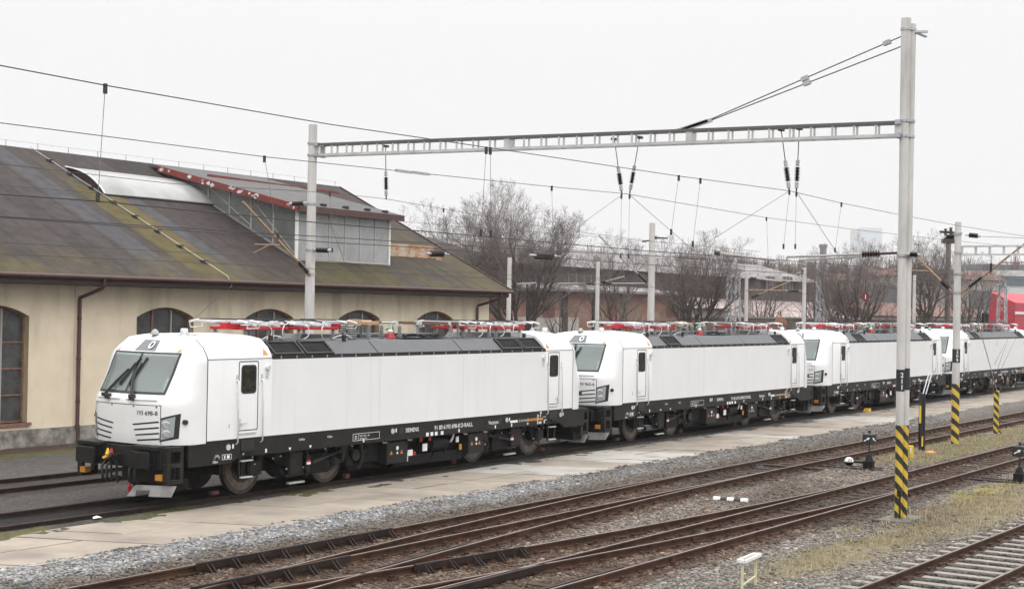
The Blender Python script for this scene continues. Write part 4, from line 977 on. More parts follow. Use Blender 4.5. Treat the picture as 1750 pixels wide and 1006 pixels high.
        for x0, x1, z0, z1, m in ((-0.5, -0.3, 0.5, 0.66, 'whiteletter'), (0.15, 0.35, 0.58, 0.78, 'whiteletter'), (0.02, 0.12, 0.84, 0.95, 'red'), (0.42, 0.52, 0.84, 0.95, 'red'), (1.7, 1.82, 0.72, 0.88, 'whiteletter'), (-0.27, -0.17, 0.5, 0.6, 'red'), (1.86, 1.96, 0.5, 0.66, 'orange'), (-0.58, -0.5, 0.36, 0.6, 'silver')):
            UB('plate', x0, x1, z0, z1, 1.3, 1.33, M[m], 0.004)
        for x in (-1.62, -0.55, 2.02, 3.0):
            g = MB(); g.tube([(k*x, s*1.35, 0.99), (k*x, s*1.37, 0.93), (k*(x+0.14), s*1.37, 0.93)], 0.022, 8); g.build('hanger_hook', M['silver'], root, smooth=60)
        for _ in range(14):
            g = MB(); x = random.uniform(-2.6, 2.8); z = random.uniform(0.4, 0.9); g.tube([(k*x, s*1.15, 1.0), (k*(x+random.uniform(-0.1, 0.1)), s*1.22, z), (k*(x+random.uniform(-0.5, 0.5)), s*1.15, z-0.2)], 0.02, 6); g.build('pipework', M['under'], root, smooth=60)
    bogie(root, -6.25, -1); bogie(root, 6.25, 1)
    # roof gear
    for x, f in ((-5.25, 1), (-3.35, -1), (3.75, 1), (5.45, -1)): pantograph(root, x, f)
    for x, y in ((-1.6, -0.3), (-1.3, 0.35), (-0.95, -0.25), (-0.6, 0.3), (0.15, -0.45), (-0.2, -0.1), (0.9, -0.5), (2.4, -0.55), (2.9, -0.45), (-2.0, -0.5)):
        g = MB(); insulator(g, x, y, 3.6, 3.98, 0.075 if x < 0.5 else 0.05, 6); g.build('roof_insulator', M['insul'], root, smooth=40)
    g = MB(); g.box(-1.75, -1.45, -0.42, -0.2, 3.95, 4.12); g.box(-1.05, -0.55, -0.3, 0.3, 3.97, 4.07); g.tube([(-1.4, 0, 4.04), (-0.55, 0, 4.04)], 0.06, 10); g.build('circuit_breaker', M['ochre'], root, bevel=0.01)
    g = MB(); g.lathe([(0.14, 0), (0.13, 0.04), (0.1, 0.13)], (-0.25, -0.45, 3.62), n=18); g.build('surge_arrester_base', M['red'], root, smooth=40)
    g = MB(); g.lathe([(0.07, 0), (0.09, 0.05), (0.05, 0.09), (0.05, 0.3)], (-0.25, -0.45, 3.76), n=14); g.build('surge_arrester', M['silver'], root, smooth=40)
    g = MB()
    for a, b_ in ((0.25, 2.35), (2.45, 3.9)): g.bar((a, -0.5, 4.03), (b_, -0.52, 4.02), 0.03, 0.07)
    g.bar((0.2, 0.4, 4.03), (3.8, 0.4, 4.02), 0.03, 0.07); g.build('busbar', M['copper'], root)
    for x in (0.85, 0.97, 2.35, 2.85): g = MB(); g.box(x-0.05, x+0.05, -0.56, -0.44, 3.98, 4.09); g.build('busbar_clamp', M['silver'], root)
    g = MB(); g.box(-0.15, -0.05, -0.56, -0.44, 3.98, 4.09)
    g.tube([(-0.7, -0.5, 4.05), (-0.1, -0.5, 4.05)], 0.02, 8); g.build('busbar_clamp', M['silver'], root)
    g = MB(); g.tube([(-0.1, -0.2, 3.85), (0.15, -0.2, 3.95), (0.2, -0.2, 3.75)], 0.03, 8); g.build('earth_cable', mat('green_earth_cable', (0.05, 0.3, 0.08), 0.5), root, smooth=60)
    g = MB()
    for y in (-0.6, 0.0): g.tube([(0.2+t*1.6, y+0.1*math.sin(9*t), 3.66+0.05*abs(math.sin(7*t))) for t in np.linspace(0, 1, 14)], 0.03, 6)
    g.box(0.0, 1.9, -0.8, -0.1, 3.615, 3.635); g.build('roof_cable', M['under'], root, smooth=60)
    g = MB(); g.prism([(-3.2, 3.6), (-3.0, 3.72), (3.0, 3.72), (3.2, 3.6)], 1, 0.3, 1.0); g.prism([(4.2, 3.58), (4.4, 3.74), (7.0, 3.74), (7.1, 3.6)], 1, -0.2, 1.0); g.build('roof_cover', M['roofgrey'], root, bevel=0.01)
    for x in (-5.65, -2.95, 5.45):
        g = MB(); g.box(x-0.045, x+0.045, -1.12, -1.05, 3.57, 3.74); g.build('roof_post', M['black'], root)
    for x, n_ in ((-5.6, 1), (-3.0, 1)):
        g = MB(); g.tube([(x+0.75*t, -0.75-0.15*math.sin(math.pi*t), 3.63+0.13*math.sin(math.pi*t)**0.7*(1-t*0.6)) for t in np.linspace(0, 1, 9)], 0.012, 6); g.build('white_roof_cable', M['whitep'], root, smooth=60)
    return root
loco1 = build_loco()
_kids = {}
for c in bpy.data.objects:
    if c.parent: _kids.setdefault(c.parent.name, []).append(c)
LL = ['second white electric locomotive, coupled close behind the first, number ending in 963-6',
      'third white electric locomotive, crossed by the tall striped double mast',
      'rearmost white electric locomotive, cut off by the right edge behind the mast numbered 209']
locos = [loco1]
for k in range(3):
    c = copy_tree(loco1, None, {p: [q for q in v if not (q.get('outer'))] for p, v in _kids.items()}); c.location = (18.98*(k+1), 0, 0); c['label'] = LL[k]; locos.append(c)
for c, t, dy in ((locos[0], '193 698-8', -0.98), (locos[1], '193 963-6', -0.98), (locos[2], '1-7', -0.98)):
    g = MB(); h = 0.135; x0 = c.location.x; text(g, t, (0, 0, 0), h, 0, (0, -1, 0), (0, 0, 1), 'RIGHT')
    g.v = [(x0+front_x(XF, -1, q[1]+dy, 2.05)-0.006, q[1]+dy, q[2]+2.0) for q in g.v]; g.build('number_lettering', M['black'], c, fix=False)
for c, t in ((locos[0], '1'), (locos[1], '2')):
    g = MB(); x0 = c.location.x; text(g, t, (x0-7.43, -1.5035, 1.66), 0.13); g.build('cab_number', M['black'], c, fix=False)

for c in bpy.data.objects:
    if 'outer' in c: del c['outer']
# ------------------------------------------------------------------ goods shed
WY, EY, EZ, RY, RZ, XE, XL = 12.9, 11.9, 5.32, 22.4, 10.42, 24.3, -32.0
SL = (RZ-EZ)/(RY-EY)
def roof_z(y): return EZ+SL*(y-EY)
shed = thing('goods_shed', 'long cream plastered goods shed with arched windows and a mossy grey roof', 'shed', (0, 18, -0.2))
wins = [(-9.6, -7.0), (-4.3, -1.66), (2.75, 5.38), (8.0, 10.63), (13.3, 15.92), (18.5, 21.13)]
SILL, SPR, CRN = 0.62, 3.95, 4.30
def arc(x0, x1, n=12):
    return [(x0+(x1-x0)*i/n, SPR+(CRN-SPR)*math.sin(math.pi*i/n)**0.85 if 0 < i < n else SPR) for i in range(n+1)]
def prism2(mb, poly, a, b):
    k = len(mb.f); mb.prism(poly, 1, a, b); 
    for q in range(k+2, len(mb.f)): mb.m[q] = 1
mb = MB(); edges = [XL+1.2]+[(wins[i][1]+wins[i+1][0])/2 for i in range(len(wins)-1)]+[23.96]
for (a, b), (x0, x1) in zip(zip(edges[:-1], edges[1:]), wins):
    prism2(mb, [(a, -0.25), (x0, -0.25), (x0, 5.2), (a, 5.2)], WY, WY+0.34)
    prism2(mb, [(x1, -0.25), (b, -0.25), (b, 5.2), (x1, 5.2)], WY, WY+0.34)
    prism2(mb, [(x0, -0.25), (x1, -0.25), (x1, SILL), (x0, SILL)], WY, WY+0.34)
    prism2(mb, arc(x0, x1)+[(x1, 5.2), (x0, 5.2)], WY, WY+0.34)
mb.box(0.1, 0.42, WY-0.05, WY, 0.4, 5.15)
gy = 2*RY-EY
mb.prism([(WY+0.34, -0.25), (gy-1, -0.25), (gy-1, roof_z(WY)-0.2), (RY, RZ-0.25), (WY+0.34, roof_z(WY+0.34)-0.25)], 0, 23.6, 23.96)
mb.build('wall', [M['plaster'], M['reveal']], shed)
mb = MB(); mb.box(XL+1.2, 24.0, WY-0.04, WY, -0.25, 0.40); mb.build('plinth', M['plinth'], shed)
for i, (x0, x1) in enumerate(wins):
    mb = MB(); yy = WY+0.27; pl = arc(x0, x1)
    mb.prism([(x0, SILL)]+[(x1, SILL)]+pl[::-1], 1, yy, yy+0.02); wn = mb.build('window', M['pane'], shed)
    mb = MB(); wd = x1-x0
    for k in range(1, 3):
        xx = x0+wd*k/3+0.02; zt = SPR+(CRN-SPR)*math.sin(math.pi*k/3)**0.85; mb.box(xx-0.03, xx+0.03, yy-0.05, yy-0.003, SILL, zt, 1 if k == 2 else 0)
    z = SILL+0.03
    while z < SPR:
        if i >= 0: mb.box(x0, x1, yy-0.04, yy-0.004, z-0.025, z+0.025)
        z += 0.83
    pa = arc(x0, x1, 16)
    for (a1, b1), (a2, b2) in zip(pa[:-1], pa[1:]): mb.bar((a1, yy-0.03, b1-0.03), (a2, yy-0.03, b2-0.03), 0.05, 0.06)
    for xx in (x0+0.03, x1-0.03): mb.box(xx-0.03, xx+0.03, yy-0.045, yy-0.002, SILL, SPR)
    mb.build('frame', [M['winframe'], M['mullion']], wn)
    mb = MB(); mb.box(x0-0.1, x1+0.1, WY-0.1, WY+0.28, SILL-0.09, SILL+0.0); mb.build('sill', M['winframe'], wn)
# roof with strips of felt and moss: colour comes from the strips, one metre wide each
rx = np.arange(XL, XE+0.01, 0.16); rv = np.linspace(0, 1, 66)
Xr, Vr = np.meshgrid(rx, rv, indexing='ij'); Yr = EY+(RY-EY)*Vr
cellx = np.floor((Xr+0.25)/1.02).astype(int); rr = np.random.default_rng(5).random(400)[(cellx+120) % 400]; rr2 = np.random.default_rng(6).random(400)[(cellx+120) % 400]
C = np.zeros(Xr.shape+(3,)); C[:] = (0.043, 0.038, 0.036); C *= (0.78+0.42*rr)[..., None]
C = C*(1-0.25*rr2[..., None]) + np.array((0.06, 0.042, 0.036))*0.25*rr2[..., None]
nn = vnoise(Xr, Yr, 0.9, 301); ns = vnoise(Xr*3, Yr*0.25, 0.9, 302)
def rput(mk, col):
    mk = np.clip(mk, 0, 1)[..., None]; C[:] = C*(1-mk)+np.array(col)*mk
rput(band(Xr, 3.05, 4.25, 0.06)*0.65, (0.068, 0.07, 0.077)); rput(band(Xr, 6.75, 7.6, 0.06)*0.7*(Yr < 18.3), (0.064, 0.067, 0.073))
rput(band(Xr, -6.3, -5.3, 0.06)*0.35, (0.064, 0.067, 0.073))
moss = (0.074, 0.06, 0.026)
rput(band(Xr, 4.9, 6.8, 0.15)*sstep(0.22, 0.5, ns+0.15)*(Yr < 18.9)*0.92, (0.1, 0.077, 0.028))
rput(band(Xr, 4.9, 5.8, 0.15)*sstep(0.35, 0.6, ns)*0.7, moss)
rput(sstep(14.5, 12.0, Yr)*sstep(0.42, 0.62, nn+0.2*(ns-0.5))*0.75, moss)
rput(sstep(13.0, 12.0, Yr)*0.4, (0.075, 0.064, 0.04))
rput(sstep(16.5, 18.5, Xr)*sstep(20.0, 14.5, Yr)*sstep(0.34, 0.6, nn*0.5+ns*0.5)*0.85, (0.068, 0.058, 0.03))
rput(band(Xr, 11.0, 18.0, 0.4)*sstep(14.2, 13.2, Yr)*sstep(0.36, 0.55, ns)*0.9, (0.07, 0.06, 0.03))
rput(band(Xr, 7.8, 11.4, 0.3)*(Yr < 18.5)*0.6, (0.044, 0.034, 0.032))
seamx = np.abs((Xr+0.25)/1.02-np.round((Xr+0.25)/1.02)) < 0.075
C[seamx] *= 0.86
nxr, nyr = Xr.shape; i, j = np.meshgrid(np.arange(nxr-1), np.arange(nyr-1), indexing='ij'); k = (i*nyr+j).ravel()
co = np.stack([Xr, Yr, EZ+(RZ-EZ)*Vr], -1).reshape(-1, 3)-np.array((0, 18, -0.2)); fa = np.stack([k, k+nyr, k+nyr+1, k+1], -1)
rm = bpy.data.meshes.new('roof'); fast_mesh(rm, co.astype(np.float32), fa.astype(np.int32)); set_col(rm, C.reshape(-1, 3))
rm.materials.append(mat('roofing_felt', (0.07, 0.06, 0.06), 0.85, var=0.2, scale=2.2, attr='Col', bump=0.3, bscale=10, detail=9, spec=0.15))
rfo = bpy.data.objects.new('roof', rm); COL.objects.link(rfo); rfo.parent = shed
mb = MB(); mb.add([(XL, RY, RZ), (XE, RY, RZ), (XE, gy, EZ), (XL, gy, EZ)], [(0,1,2,3)]); 
mb.add([(XL, EY, EZ-0.03), (XE, EY, EZ-0.03), (XE, RY, RZ-0.05), (XL, RY, RZ-0.05)], [(0,1,2,3)]); mb.build('roof_underside', M['eave'], shed)
mb = MB()
for (ya, za, yb, zb) in ((EY, EZ, RY, RZ), (RY, RZ, gy, EZ)): mb.bar((XE+0.02, ya, za-0.07), (XE+0.02, yb, zb-0.07), 0.05, 0.2)
mb.build('verge_board', M['brownpaint'], shed)
mb = MB(); mb.tube([(XL, EY-0.07, EZ-0.07), (XE, EY-0.07, EZ-0.09)], 0.075, 10); mb.build('gutter', M['brownpaint'], shed, smooth=50)
mb = MB(); mb.add([(XL, EY+0.02, 5.0), (24.1, EY+0.02, 5.0), (24.1, WY, 5.0), (XL, WY, 5.0)], [(0,1,2,3)]); mb.box(XL, 24.1, EY, EY+0.04, 4.99, 5.27); mb.box(XL, 24.1, EY+0.04, WY, 4.97, 4.995)
mb.build('eave_board', M['eave'], shed)
for xg, xw in ((0.42, 0.22), (23.4, 22.85)):
    mb = MB(); mb.tube([(xg, EY-0.05, 5.2), (xg, EY-0.05, 4.98), (xg-0.02, EY+0.03, 4.88), (xw, WY-0.14, 4.58), (xw, WY-0.12, 4.45), (xw, WY-0.12, 0.5), (xw, WY-0.16, 0.35), (xw, WY-0.16, -0.2)], 0.062, 10)
    for z in (1.2, 2.6, 3.9, 0.42): mb.tube([(xw, WY-0.12, z-0.03), (xw, WY-0.12, z+0.03)], 0.078, 10)
    mb.build('downpipe', M['brownpaint'], shed, smooth=50)
mb = MB(); pts = [(5.62+0.05*t*10, RY-(RY-EY-0.1)*t, RZ+0.08-(RZ-EZ-0.05)*t) for t in np.linspace(0, 1, 10)]
mb.tube(pts, 0.012, 5); p_ = pts[-1]; mb.tube([p_, (p_[0], EY-0.12, 5.1), (p_[0]-0.25, WY-0.2, 4.35), (p_[0]-0.9, WY-0.03, 3.8), (p_[0]-0.9, WY-0.03, -0.1)], 0.012, 5); mb.build('lightning_cable', M['galv'], shed)
for q in pts[1:-1]:
    mb = MB(); mb.box(q[0]-0.1, q[0]+0.1, q[1]-0.1, q[1]+0.1, roof_z(q[1])-0.03, q[2]); mb.build('cable_weight', M['black'], shed)
mb = MB(); mb.tube([(XL, RY, RZ+0.22), (XE-0.2, RY, RZ+0.22)], 0.005, 4)
x = XL+0.5
while x < XE: mb.bar((x, RY, RZ-0.02), (x, RY, RZ+0.24), 0.015, 0.015); x += 1.5
mb.tube([(22.3, RY, RZ), (22.3, RY, RZ+1.3)], 0.012, 4); mb.build('ridge_wire', M['wirelight'], shed)
# curved skylight
sy0, sy1, sx0, sx1 = 18.45, 20.75, 6.02, 11.75
mb = MB(); vs = []; n = 12
for x in (sx0, sx1):
    for k in range(n+1):
        t = k/n; y = sy0+(sy1-sy0)*t; vs.append((x, y, roof_z(sy0)+0.06+(roof_z(sy1)-roof_z(sy0))*t+0.27*math.sin(math.pi*t**0.8)))
mb.add(vs, [(k, k+1, n+2+k, n+1+k) for k in range(n)]); sk = mb.build('skylight', M['polycarb'], shed, smooth=60)
mb = MB(); e = [(y, z-0.015) for _, y, z in vs[:n+1]]+[(sy1, roof_z(sy1)-0.02), (sy0, roof_z(sy0)-0.02)]; mb.prism(e, 0, sx0+0.12, sx0+0.16); mb.build('arch_end', M['brownpaint'], sk)
mb = MB(); mb.box(sx0, sx1, sy0-0.04, sy0, roof_z(sy0)+0.0, roof_z(sy0)+0.06); mb.build('shadow_edge', M['black'], sk)  # black strip painted in as the shadow under the skylight's overhang
mb = MB(); mb.tube([(sx0, y, z+0.01) for _, y, z in vs[:n+1]], 0.03, 6); mb.build('rim', M['silver'], sk)
# dormer
M['greyflash'] = mat('dull_grey_flashing', (0.2, 0.19, 0.175), 0.7, var=0.2, scale=3)
DX0, DX1, DY, DT = 11.75, 17.62, 13.85, on(1, 13.85, 511, 352)[2]
DYB = 21.6; DZB = roof_z(DYB)+0.15
def dz(y): return DT+(DZB-DT)*(y-DY)/(DYB-DY)
dm = bpy.data.objects.new('dormer', None); COL.objects.link(dm); dm.parent = shed; dm.location = (0, 0, 0)
mb = MB(); mb.box(DX0, DX1, DY, DY+0.04, roof_z(DY)-0.05, DT); mb.build('front_glazing', M['dormglass'], dm)
for s_ in (DX0, DX1): 
    mb = MB(); mb.prism([(DY+0.04, roof_z(DY)), (DYB, roof_z(DYB)-0.05), (DYB, dz(DYB)-0.1), (DY+0.04, DT-0.02)], 0, s_-0.02, s_+0.02); mb.build('side_glazing', M['dormglassd'], dm)
mb = MB()
for k in range(7):
    x = DX0+(DX1-DX0)*k/6; mb.box(x-0.025, x+0.025, DY-0.03, DY, roof_z(DY), DT)
    if k in (1, 3, 5): mb.bar((x, DY-0.012, roof_z(DY)+0.1), (x+0.98*(1 if k != 3 else -1), DY-0.012, DT-0.4), 0.02, 0.05)
mb.box(DX0-0.03, DX1+0.03, DY-0.05, DY-0.001, roof_z(DY)-0.05, roof_z(DY)+0.05)
for k in range(1, 6):
    y = DY+1.22*k; mb.box(DX0-0.05, DX0-0.021, y-0.025, y+0.025, roof_z(y), dz(y)-0.05)
for ya, yb in ((DY+0.1, DY+2.4), (DY+2.5, DY+4.8)): mb.bar((DX0-0.03, ya, roof_z(ya)+0.2), (DX0-0.03, yb, dz(yb)-0.25), 0.015, 0.03)
mb.build('glazing_bar', M['mullion'], dm)
mb = MB(); mb.bar((DX0-0.04, DY, roof_z(DY)+0.03), (DX0-0.04, DYB, roof_z(DYB)+0.0), 0.05, 0.1); mb.build('base_flashing', M['greyflash'], dm)
for x in (DX0, DX1):
    mb = MB(); mb.box(x-0.05, x+0.05, DY-0.06, DY+0.04, roof_z(DY)-0.08, DT); mb.build('corner_post', M['whitep'], dm)
mb = MB(); mb.add([(DX0-0.35, DY-0.4, dz(DY-0.4)+0.02), (DX1+0.5, DY-0.4, dz(DY-0.4)+0.02), (DX1+0.5, DYB+0.4, dz(DYB+0.4)+0.02), (DX0-0.35, DYB+0.4, dz(DYB+0.4)+0.02),
   (DX0-0.35, DY-0.4, dz(DY-0.4)+0.1), (DX1+0.5, DY-0.4, dz(DY-0.4)+0.1), (DX1+0.5, DYB+0.4, dz(DYB+0.4)+0.1), (DX0-0.35, DYB+0.4, dz(DYB+0.4)+0.1)], [(0,3,2,1),(4,5,6,7),(0,1,5,4),(1,2,6,5),(2,3,7,6),(3,0,4,7)])
dr_ = mb.build('dormer_roof', mat('dormer_felt', (0.075, 0.072, 0.07), 0.8, var=0.2, scale=1.5, bump=0.2), dm)
mb = MB(); mb.bar((DX0-0.38, DY-0.4, dz(DY-0.4)-0.02), (DX0-0.38, DYB-0.2, dz(DYB-0.2)-0.02), 0.05, 0.26)
random.seed(9)
for k in range(22):
    t = random.random()**0.8 if k > 4 else random.choice((0.02, 0.05, 0.9, 0.93)); y = DY-0.35+(DYB-DY)*t; z = dz(y)-0.02+random.uniform(-0.08, 0.08); r_ = random.uniform(0.04, 0.16) if random.random() < 0.5 else 0.05
    pl = [(y+r_*1.3*random.uniform(0.5, 1)*math.cos(a), z+min(r_, 0.1)*random.uniform(0.5, 1)*math.sin(a)) for a in np.linspace(0, 5.4, 7)]
    mb.add([(DX0-0.41, a, b) for a, b in pl], [tuple(range(len(pl)))], 1)
mb.build('flaking_fascia', [M['flake'], M['flakewhite']], dm)
mb = MB(); mb.bar((DX0-0.35, DY-0.42, dz(DY-0.4)-0.03), (DX1+0.5, DY-0.42, dz(DY-0.4)-0.03), 0.05, 0.24); mb.bar((DX1+0.5, DY-0.42, dz(DY-0.4)-0.03), (DX1+0.5, DYB, dz(DYB)-0.03), 0.05, 0.2); mb.build('brown_fascia', M['brownpaint'], dm)
for x in (13.2, 14.6, 16.0, 17.2):
    mb = MB(); mb.box(x-0.1, x+0.1, DY-0.2, DY, dz(DY-0.1)+0.09, dz(DY-0.1)+0.2); mb.build('roof_clip', M['black'], dm)
mb = MB(); mb.bar((12.5, 19.6, dz(19.6)+0.15), (21.0, 19.6, dz(19.6)+0.05), 0.06, 0.1); mb.build('red_flashing', M['flake'], dm)
mb = MB(); mb.box(17.8, 22.1, 14.75, 15.4, roof_z(15.0)-0.2, roof_z(15.0)+0.42); mb.box(22.1, 22.5, 14.6, 14.9, roof_z(14.6)-0.05, roof_z(14.6)+0.15); mb.build('rusty_sheet_box', M['rustsheet'], shed, bevel=0.02)

# ------------------------------------------------------------------ masts and gantry
def stripes(name, k, period, off=0.0):
    m = bpy.data.materials.new(name); m.use_nodes = True; nt = m.node_tree; b = nt.nodes['Principled BSDF']; L = nt.links.new
    tc = nt.nodes.new('ShaderNodeTexCoord'); d = nt.nodes.new('ShaderNodeVectorMath'); d.operation = 'DOT_PRODUCT'
    d.inputs[1].default_value = (0.55*k/period, -0.83*k/period, 1/period); L(tc.outputs['Object'], d.inputs[0])
    n = nt.nodes.new('ShaderNodeTexNoise'); n.inputs['Scale'].default_value = 12; L(tc.outputs['Object'], n.inputs['Vector'])
    a0 = nt.nodes.new('ShaderNodeMath'); a0.operation = 'MULTIPLY_ADD'; a0.inputs[1].default_value = 0.06; L(n.outputs['Fac'], a0.inputs[0]); L(d.outputs['Value'], a0.inputs[2])
    a = nt.nodes.new('ShaderNodeMath'); a.operation = 'ADD'; a.inputs[1].default_value = off; L(a0.outputs[0], a.inputs[0])
    f = nt.nodes.new('ShaderNodeMath'); f.operation = 'FRACT'; L(a.outputs[0], f.inputs[0])
    g = nt.nodes.new('ShaderNodeMath'); g.operation = 'GREATER_THAN'; g.inputs[1].default_value = 0.5; L(f.outputs[0], g.inputs[0])
    n2 = nt.nodes.new('ShaderNodeTexNoise'); n2.inputs['Scale'].default_value = 5; n2.inputs['Detail'].default_value = 6; L(tc.outputs['Object'], n2.inputs['Vector'])
    mx = nt.nodes.new('ShaderNodeMix'); mx.data_type = 'RGBA'; mx.inputs['A'].default_value = (0.42, 0.29, 0.035, 1); mx.inputs['B'].default_value = (0.66, 0.46, 0.045, 1); L(n2.outputs['Fac'], mx.inputs['Factor'])
    m2 = nt.nodes.new('ShaderNodeMix'); m2.data_type = 'RGBA'; m2.inputs['A'].default_value = (0.018, 0.018, 0.018, 1); L(g.outputs[0], m2.inputs['Factor']); L(mx.outputs['Result'], m2.inputs['B'])
    L(m2.outputs['Result'], b.inputs['Base Color']); b.inputs['Roughness'].default_value = 0.6
    return m
M['stripe'] = stripes('yellow_black_stripes', 1.1, 0.335); M['stripe2'] = stripes('yellow_black_stripes_far', 0.9, 0.43, 0.3); M['stripe3'] = stripes('yellow_black_stripes_post', 1.2, 0.32)
def insul_string(mb, a, b, r=0.07, n=9, mi=0):
    a = Vector(a); b = Vector(b); pts = []; rs = []
    for k in range(n):
        for t, q in ((0.1, 0.45), (0.5, 1.0), (0.9, 0.45)): pts.append(a+(b-a)*((k+t)/n)); rs.append(r*q)
    mb.tube(pts, rs, 8, mi)
def zat(x, y, px, py): return float(on(1, y, px, py)[2])
RV = Vector((math.sin(YAW), -math.cos(YAW), 0)); FV = Vector((math.cos(YAW), math.sin(YAW), 0))
AX, AY = 1.25, -14.1
mast = thing('catenary_mast', 'tall double concrete mast numbered 211 with yellow and black stripes at its foot', 'mast', (AX, AY, -0.2))
b2 = Vector((AX, AY, 0))+RV*0.14+FV*0.09
zs_ = zat(0, AY, 1538, 726); zn0 = zat(0, AY, 1539, 668); zn1 = zat(0, AY, 1540, 631)
M['oldfound'] = mat('old_foundation', (0.12, 0.108, 0.092), 0.95, var=0.35, scale=4, bump=0.5)
mb = MB(); mb.box(AX-0.5, AX+0.7, AY-0.4, AY+0.35, -0.32, -0.115); mb.build('foundation', M['oldfound'], mast, bevel=0.05)
tops = []
for (cx, cy, zt, dzz) in ((AX, AY, 11.3, 0.0), (b2.x, b2.y, 11.18, 0.03)):
    mb = MB(); rad = lambda z: 0.088+0.024*(z/11.3)
    mb.tube([(cx, cy, zs_), (cx, cy, 5), (cx, cy, zt)], [rad(zs_), rad(5), rad(zt)], 24); po_ = mb.build('pole', M['concrete'], mast, smooth=40)
    mb = MB(); mb.tube([(cx, cy, -0.2), (cx, cy, zs_)], [0.088, 0.0885], 24); mb.build('striped_foot', M['stripe'], mast, smooth=40)
    mb = MB(); mb.tube([(cx, cy, zn0+dzz), (cx, cy, zn1+dzz)], 0.098, 24); mb.build('number_band', M['black'], po_, smooth=40)
mb = MB()
fr = (Vector((0, 0, 0))-FV)
for q, ch in zip((0, 1, 2), '211'):
    z = zn1-0.175-0.14*q; c = Vector((AX, AY, z))-FV*0.102-RV*0.03; text(mb, ch, c, 0.155, 0, tuple(RV), (0, 0, 1))
mb.build('number_lettering', M['whiteletter'], mast, fix=False)
for z in (8.60, 8.95, 11.05, zat(0, AY, 1545, 437)):
    mb = MB()
    for (cx, cy) in ((AX, AY), (b2.x, b2.y)): mb.tube([(cx, cy, z-0.03), (cx, cy, z+0.03)], 0.125, 20)
    mb.bar((AX, AY, z)-0*RV if False else tuple(Vector((AX, AY, z))-FV*0.13), tuple(b2+Vector((0, 0, z))-FV*0.13), 0.03, 0.06); mb.build('mast_clamp', M['galv'], mast)
mb = MB(); mb.bar((AX-0.0, AY+0.1, 11.0), tuple(Vector((AX, AY, 11.0))+RV*0.5), 0.08, 0.05); mb.bar((AX, AY, 11.06), tuple(Vector((AX, AY, 10.9))+RV*0.5+FV*0.1), 0.08, 0.03)
mb.build('top_bracket', M['galv'], mast)
mb = MB(); c = Vector((b2.x, b2.y, 0))+RV*0.13-FV*0.02; mb.box(c.x-0.06, c.x+0.06, c.y-0.06, c.y+0.06, zat(0, AY, 1555, 777), zat(0, AY, 1555, 757)); 
bx = mb.build('yellow_box', M['yellowp'], mast, bevel=0.015)
mb = MB(); c2 = c-FV*0.065; mb.bar((c2.x, c2.y, zat(0, AY, 1555, 770)), (c2.x, c2.y, zat(0, AY, 1555, 760)), 0.07, 0.02, 0, (0, 1, 0)); mb.build('white_label', M['whitep'], bx)
mb = MB(); z = 0.42; c = Vector((AX, AY, z))-FV*0.1; mb.box(c.x-0.05, c.x+0.05, c.y-0.05, c.y+0.05, z-0.04, z+0.1); mb.tube([c, c+Vector((-0.02, -0.02, -0.55)), c+Vector((-0.2, 0.1, -0.6)), c+Vector((-0.55, 0.45, -0.57))], 0.02, 6); mb.build('earthing_clamp', M['under2'], mast)
# left mast of the gantry stands between the locomotive track and the next one
LY = 2.42; d_ = _dir(531, 420); LX = float((CAM+d_*((LY-CAM[1])/d_[1]))[0])
ml = thing('catenary_mast', 'plain round concrete mast in front of the shed, under the left end of the beam', 'mast', (LX, LY, -0.15))
ztl = float(on(1, LY, 534, 213)[2]); zbl, zbt = float(on(1, LY, 540, 266)[2]), float(on(1, LY, 540, 246)[2])
mb = MB(); mb.tube([(LX, LY, -0.2), (LX, LY, 5), (LX, LY, ztl)], [0.15, 0.135, 0.12], 24); mb.build('pole', M['concrete'], ml, smooth=40)
for z in (zbl, zbt, float(on(1, LY, 530, 468)[2]), float(on(1, LY, 530, 427)[2]), float(on(1, LY, 530, 348)[2])): mb = MB(); mb.tube([(LX, LY, z-0.03), (LX, LY, z+0.03)], 0.15, 20); mb.build('mast_clamp', M['galv'], ml)
# beam
beam = thing('gantry_beam', 'long grey lattice beam spanning the tracks between the two tall concrete masts', 'beam', ((LX+AX)/2, (LY+AY)/2, 8.6))
A_ = Vector((LX+0.16, LY-0.13, zbl)); B_ = Vector((AX-0.0, AY+0.11, 8.61)); H_ = zbt-zbl; HB = 0.30
dirb = (B_-A_); nb = Vector((dirb.y, -dirb.x, 0)).normalized()*0.14
mb = MB(); mt = MB()
for s in (-1, 1):
    o = nb*s
    mb.bar(A_+o, B_+o, 0.05, 0.07); mt.bar(A_+o+Vector((0, 0, HB)), B_+o+Vector((0, 0, HB)), 0.07, 0.06)
    n = 32
    for k in range(n+1):
        p = A_+dirb*(k/n)+o; wd_ = 0.16 if k in (0, n, 12, 22) else 0.045
        mb.bar(p+Vector((0, 0, 0.02)), p+Vector((0, 0, HB)), 0.03, wd_, 0, tuple(dirb.normalized()))
for k in range(33):
    p = A_+dirb*(k/32); mb.bar(p-nb, p+nb, 0.04, 0.02)
mb.build('lattice', M['beam'], beam); mt.build('top_chord', M['beamtop'], beam)
mb = MB()
for q in (A_, B_):
    for z in (0, HB): mb.bar(q+Vector((0, 0, z))-nb*1.6, q+Vector((0, 0, z))+nb*1.6, 0.12, 0.1)
mb.build('end_bracket', M['galv'], beam)
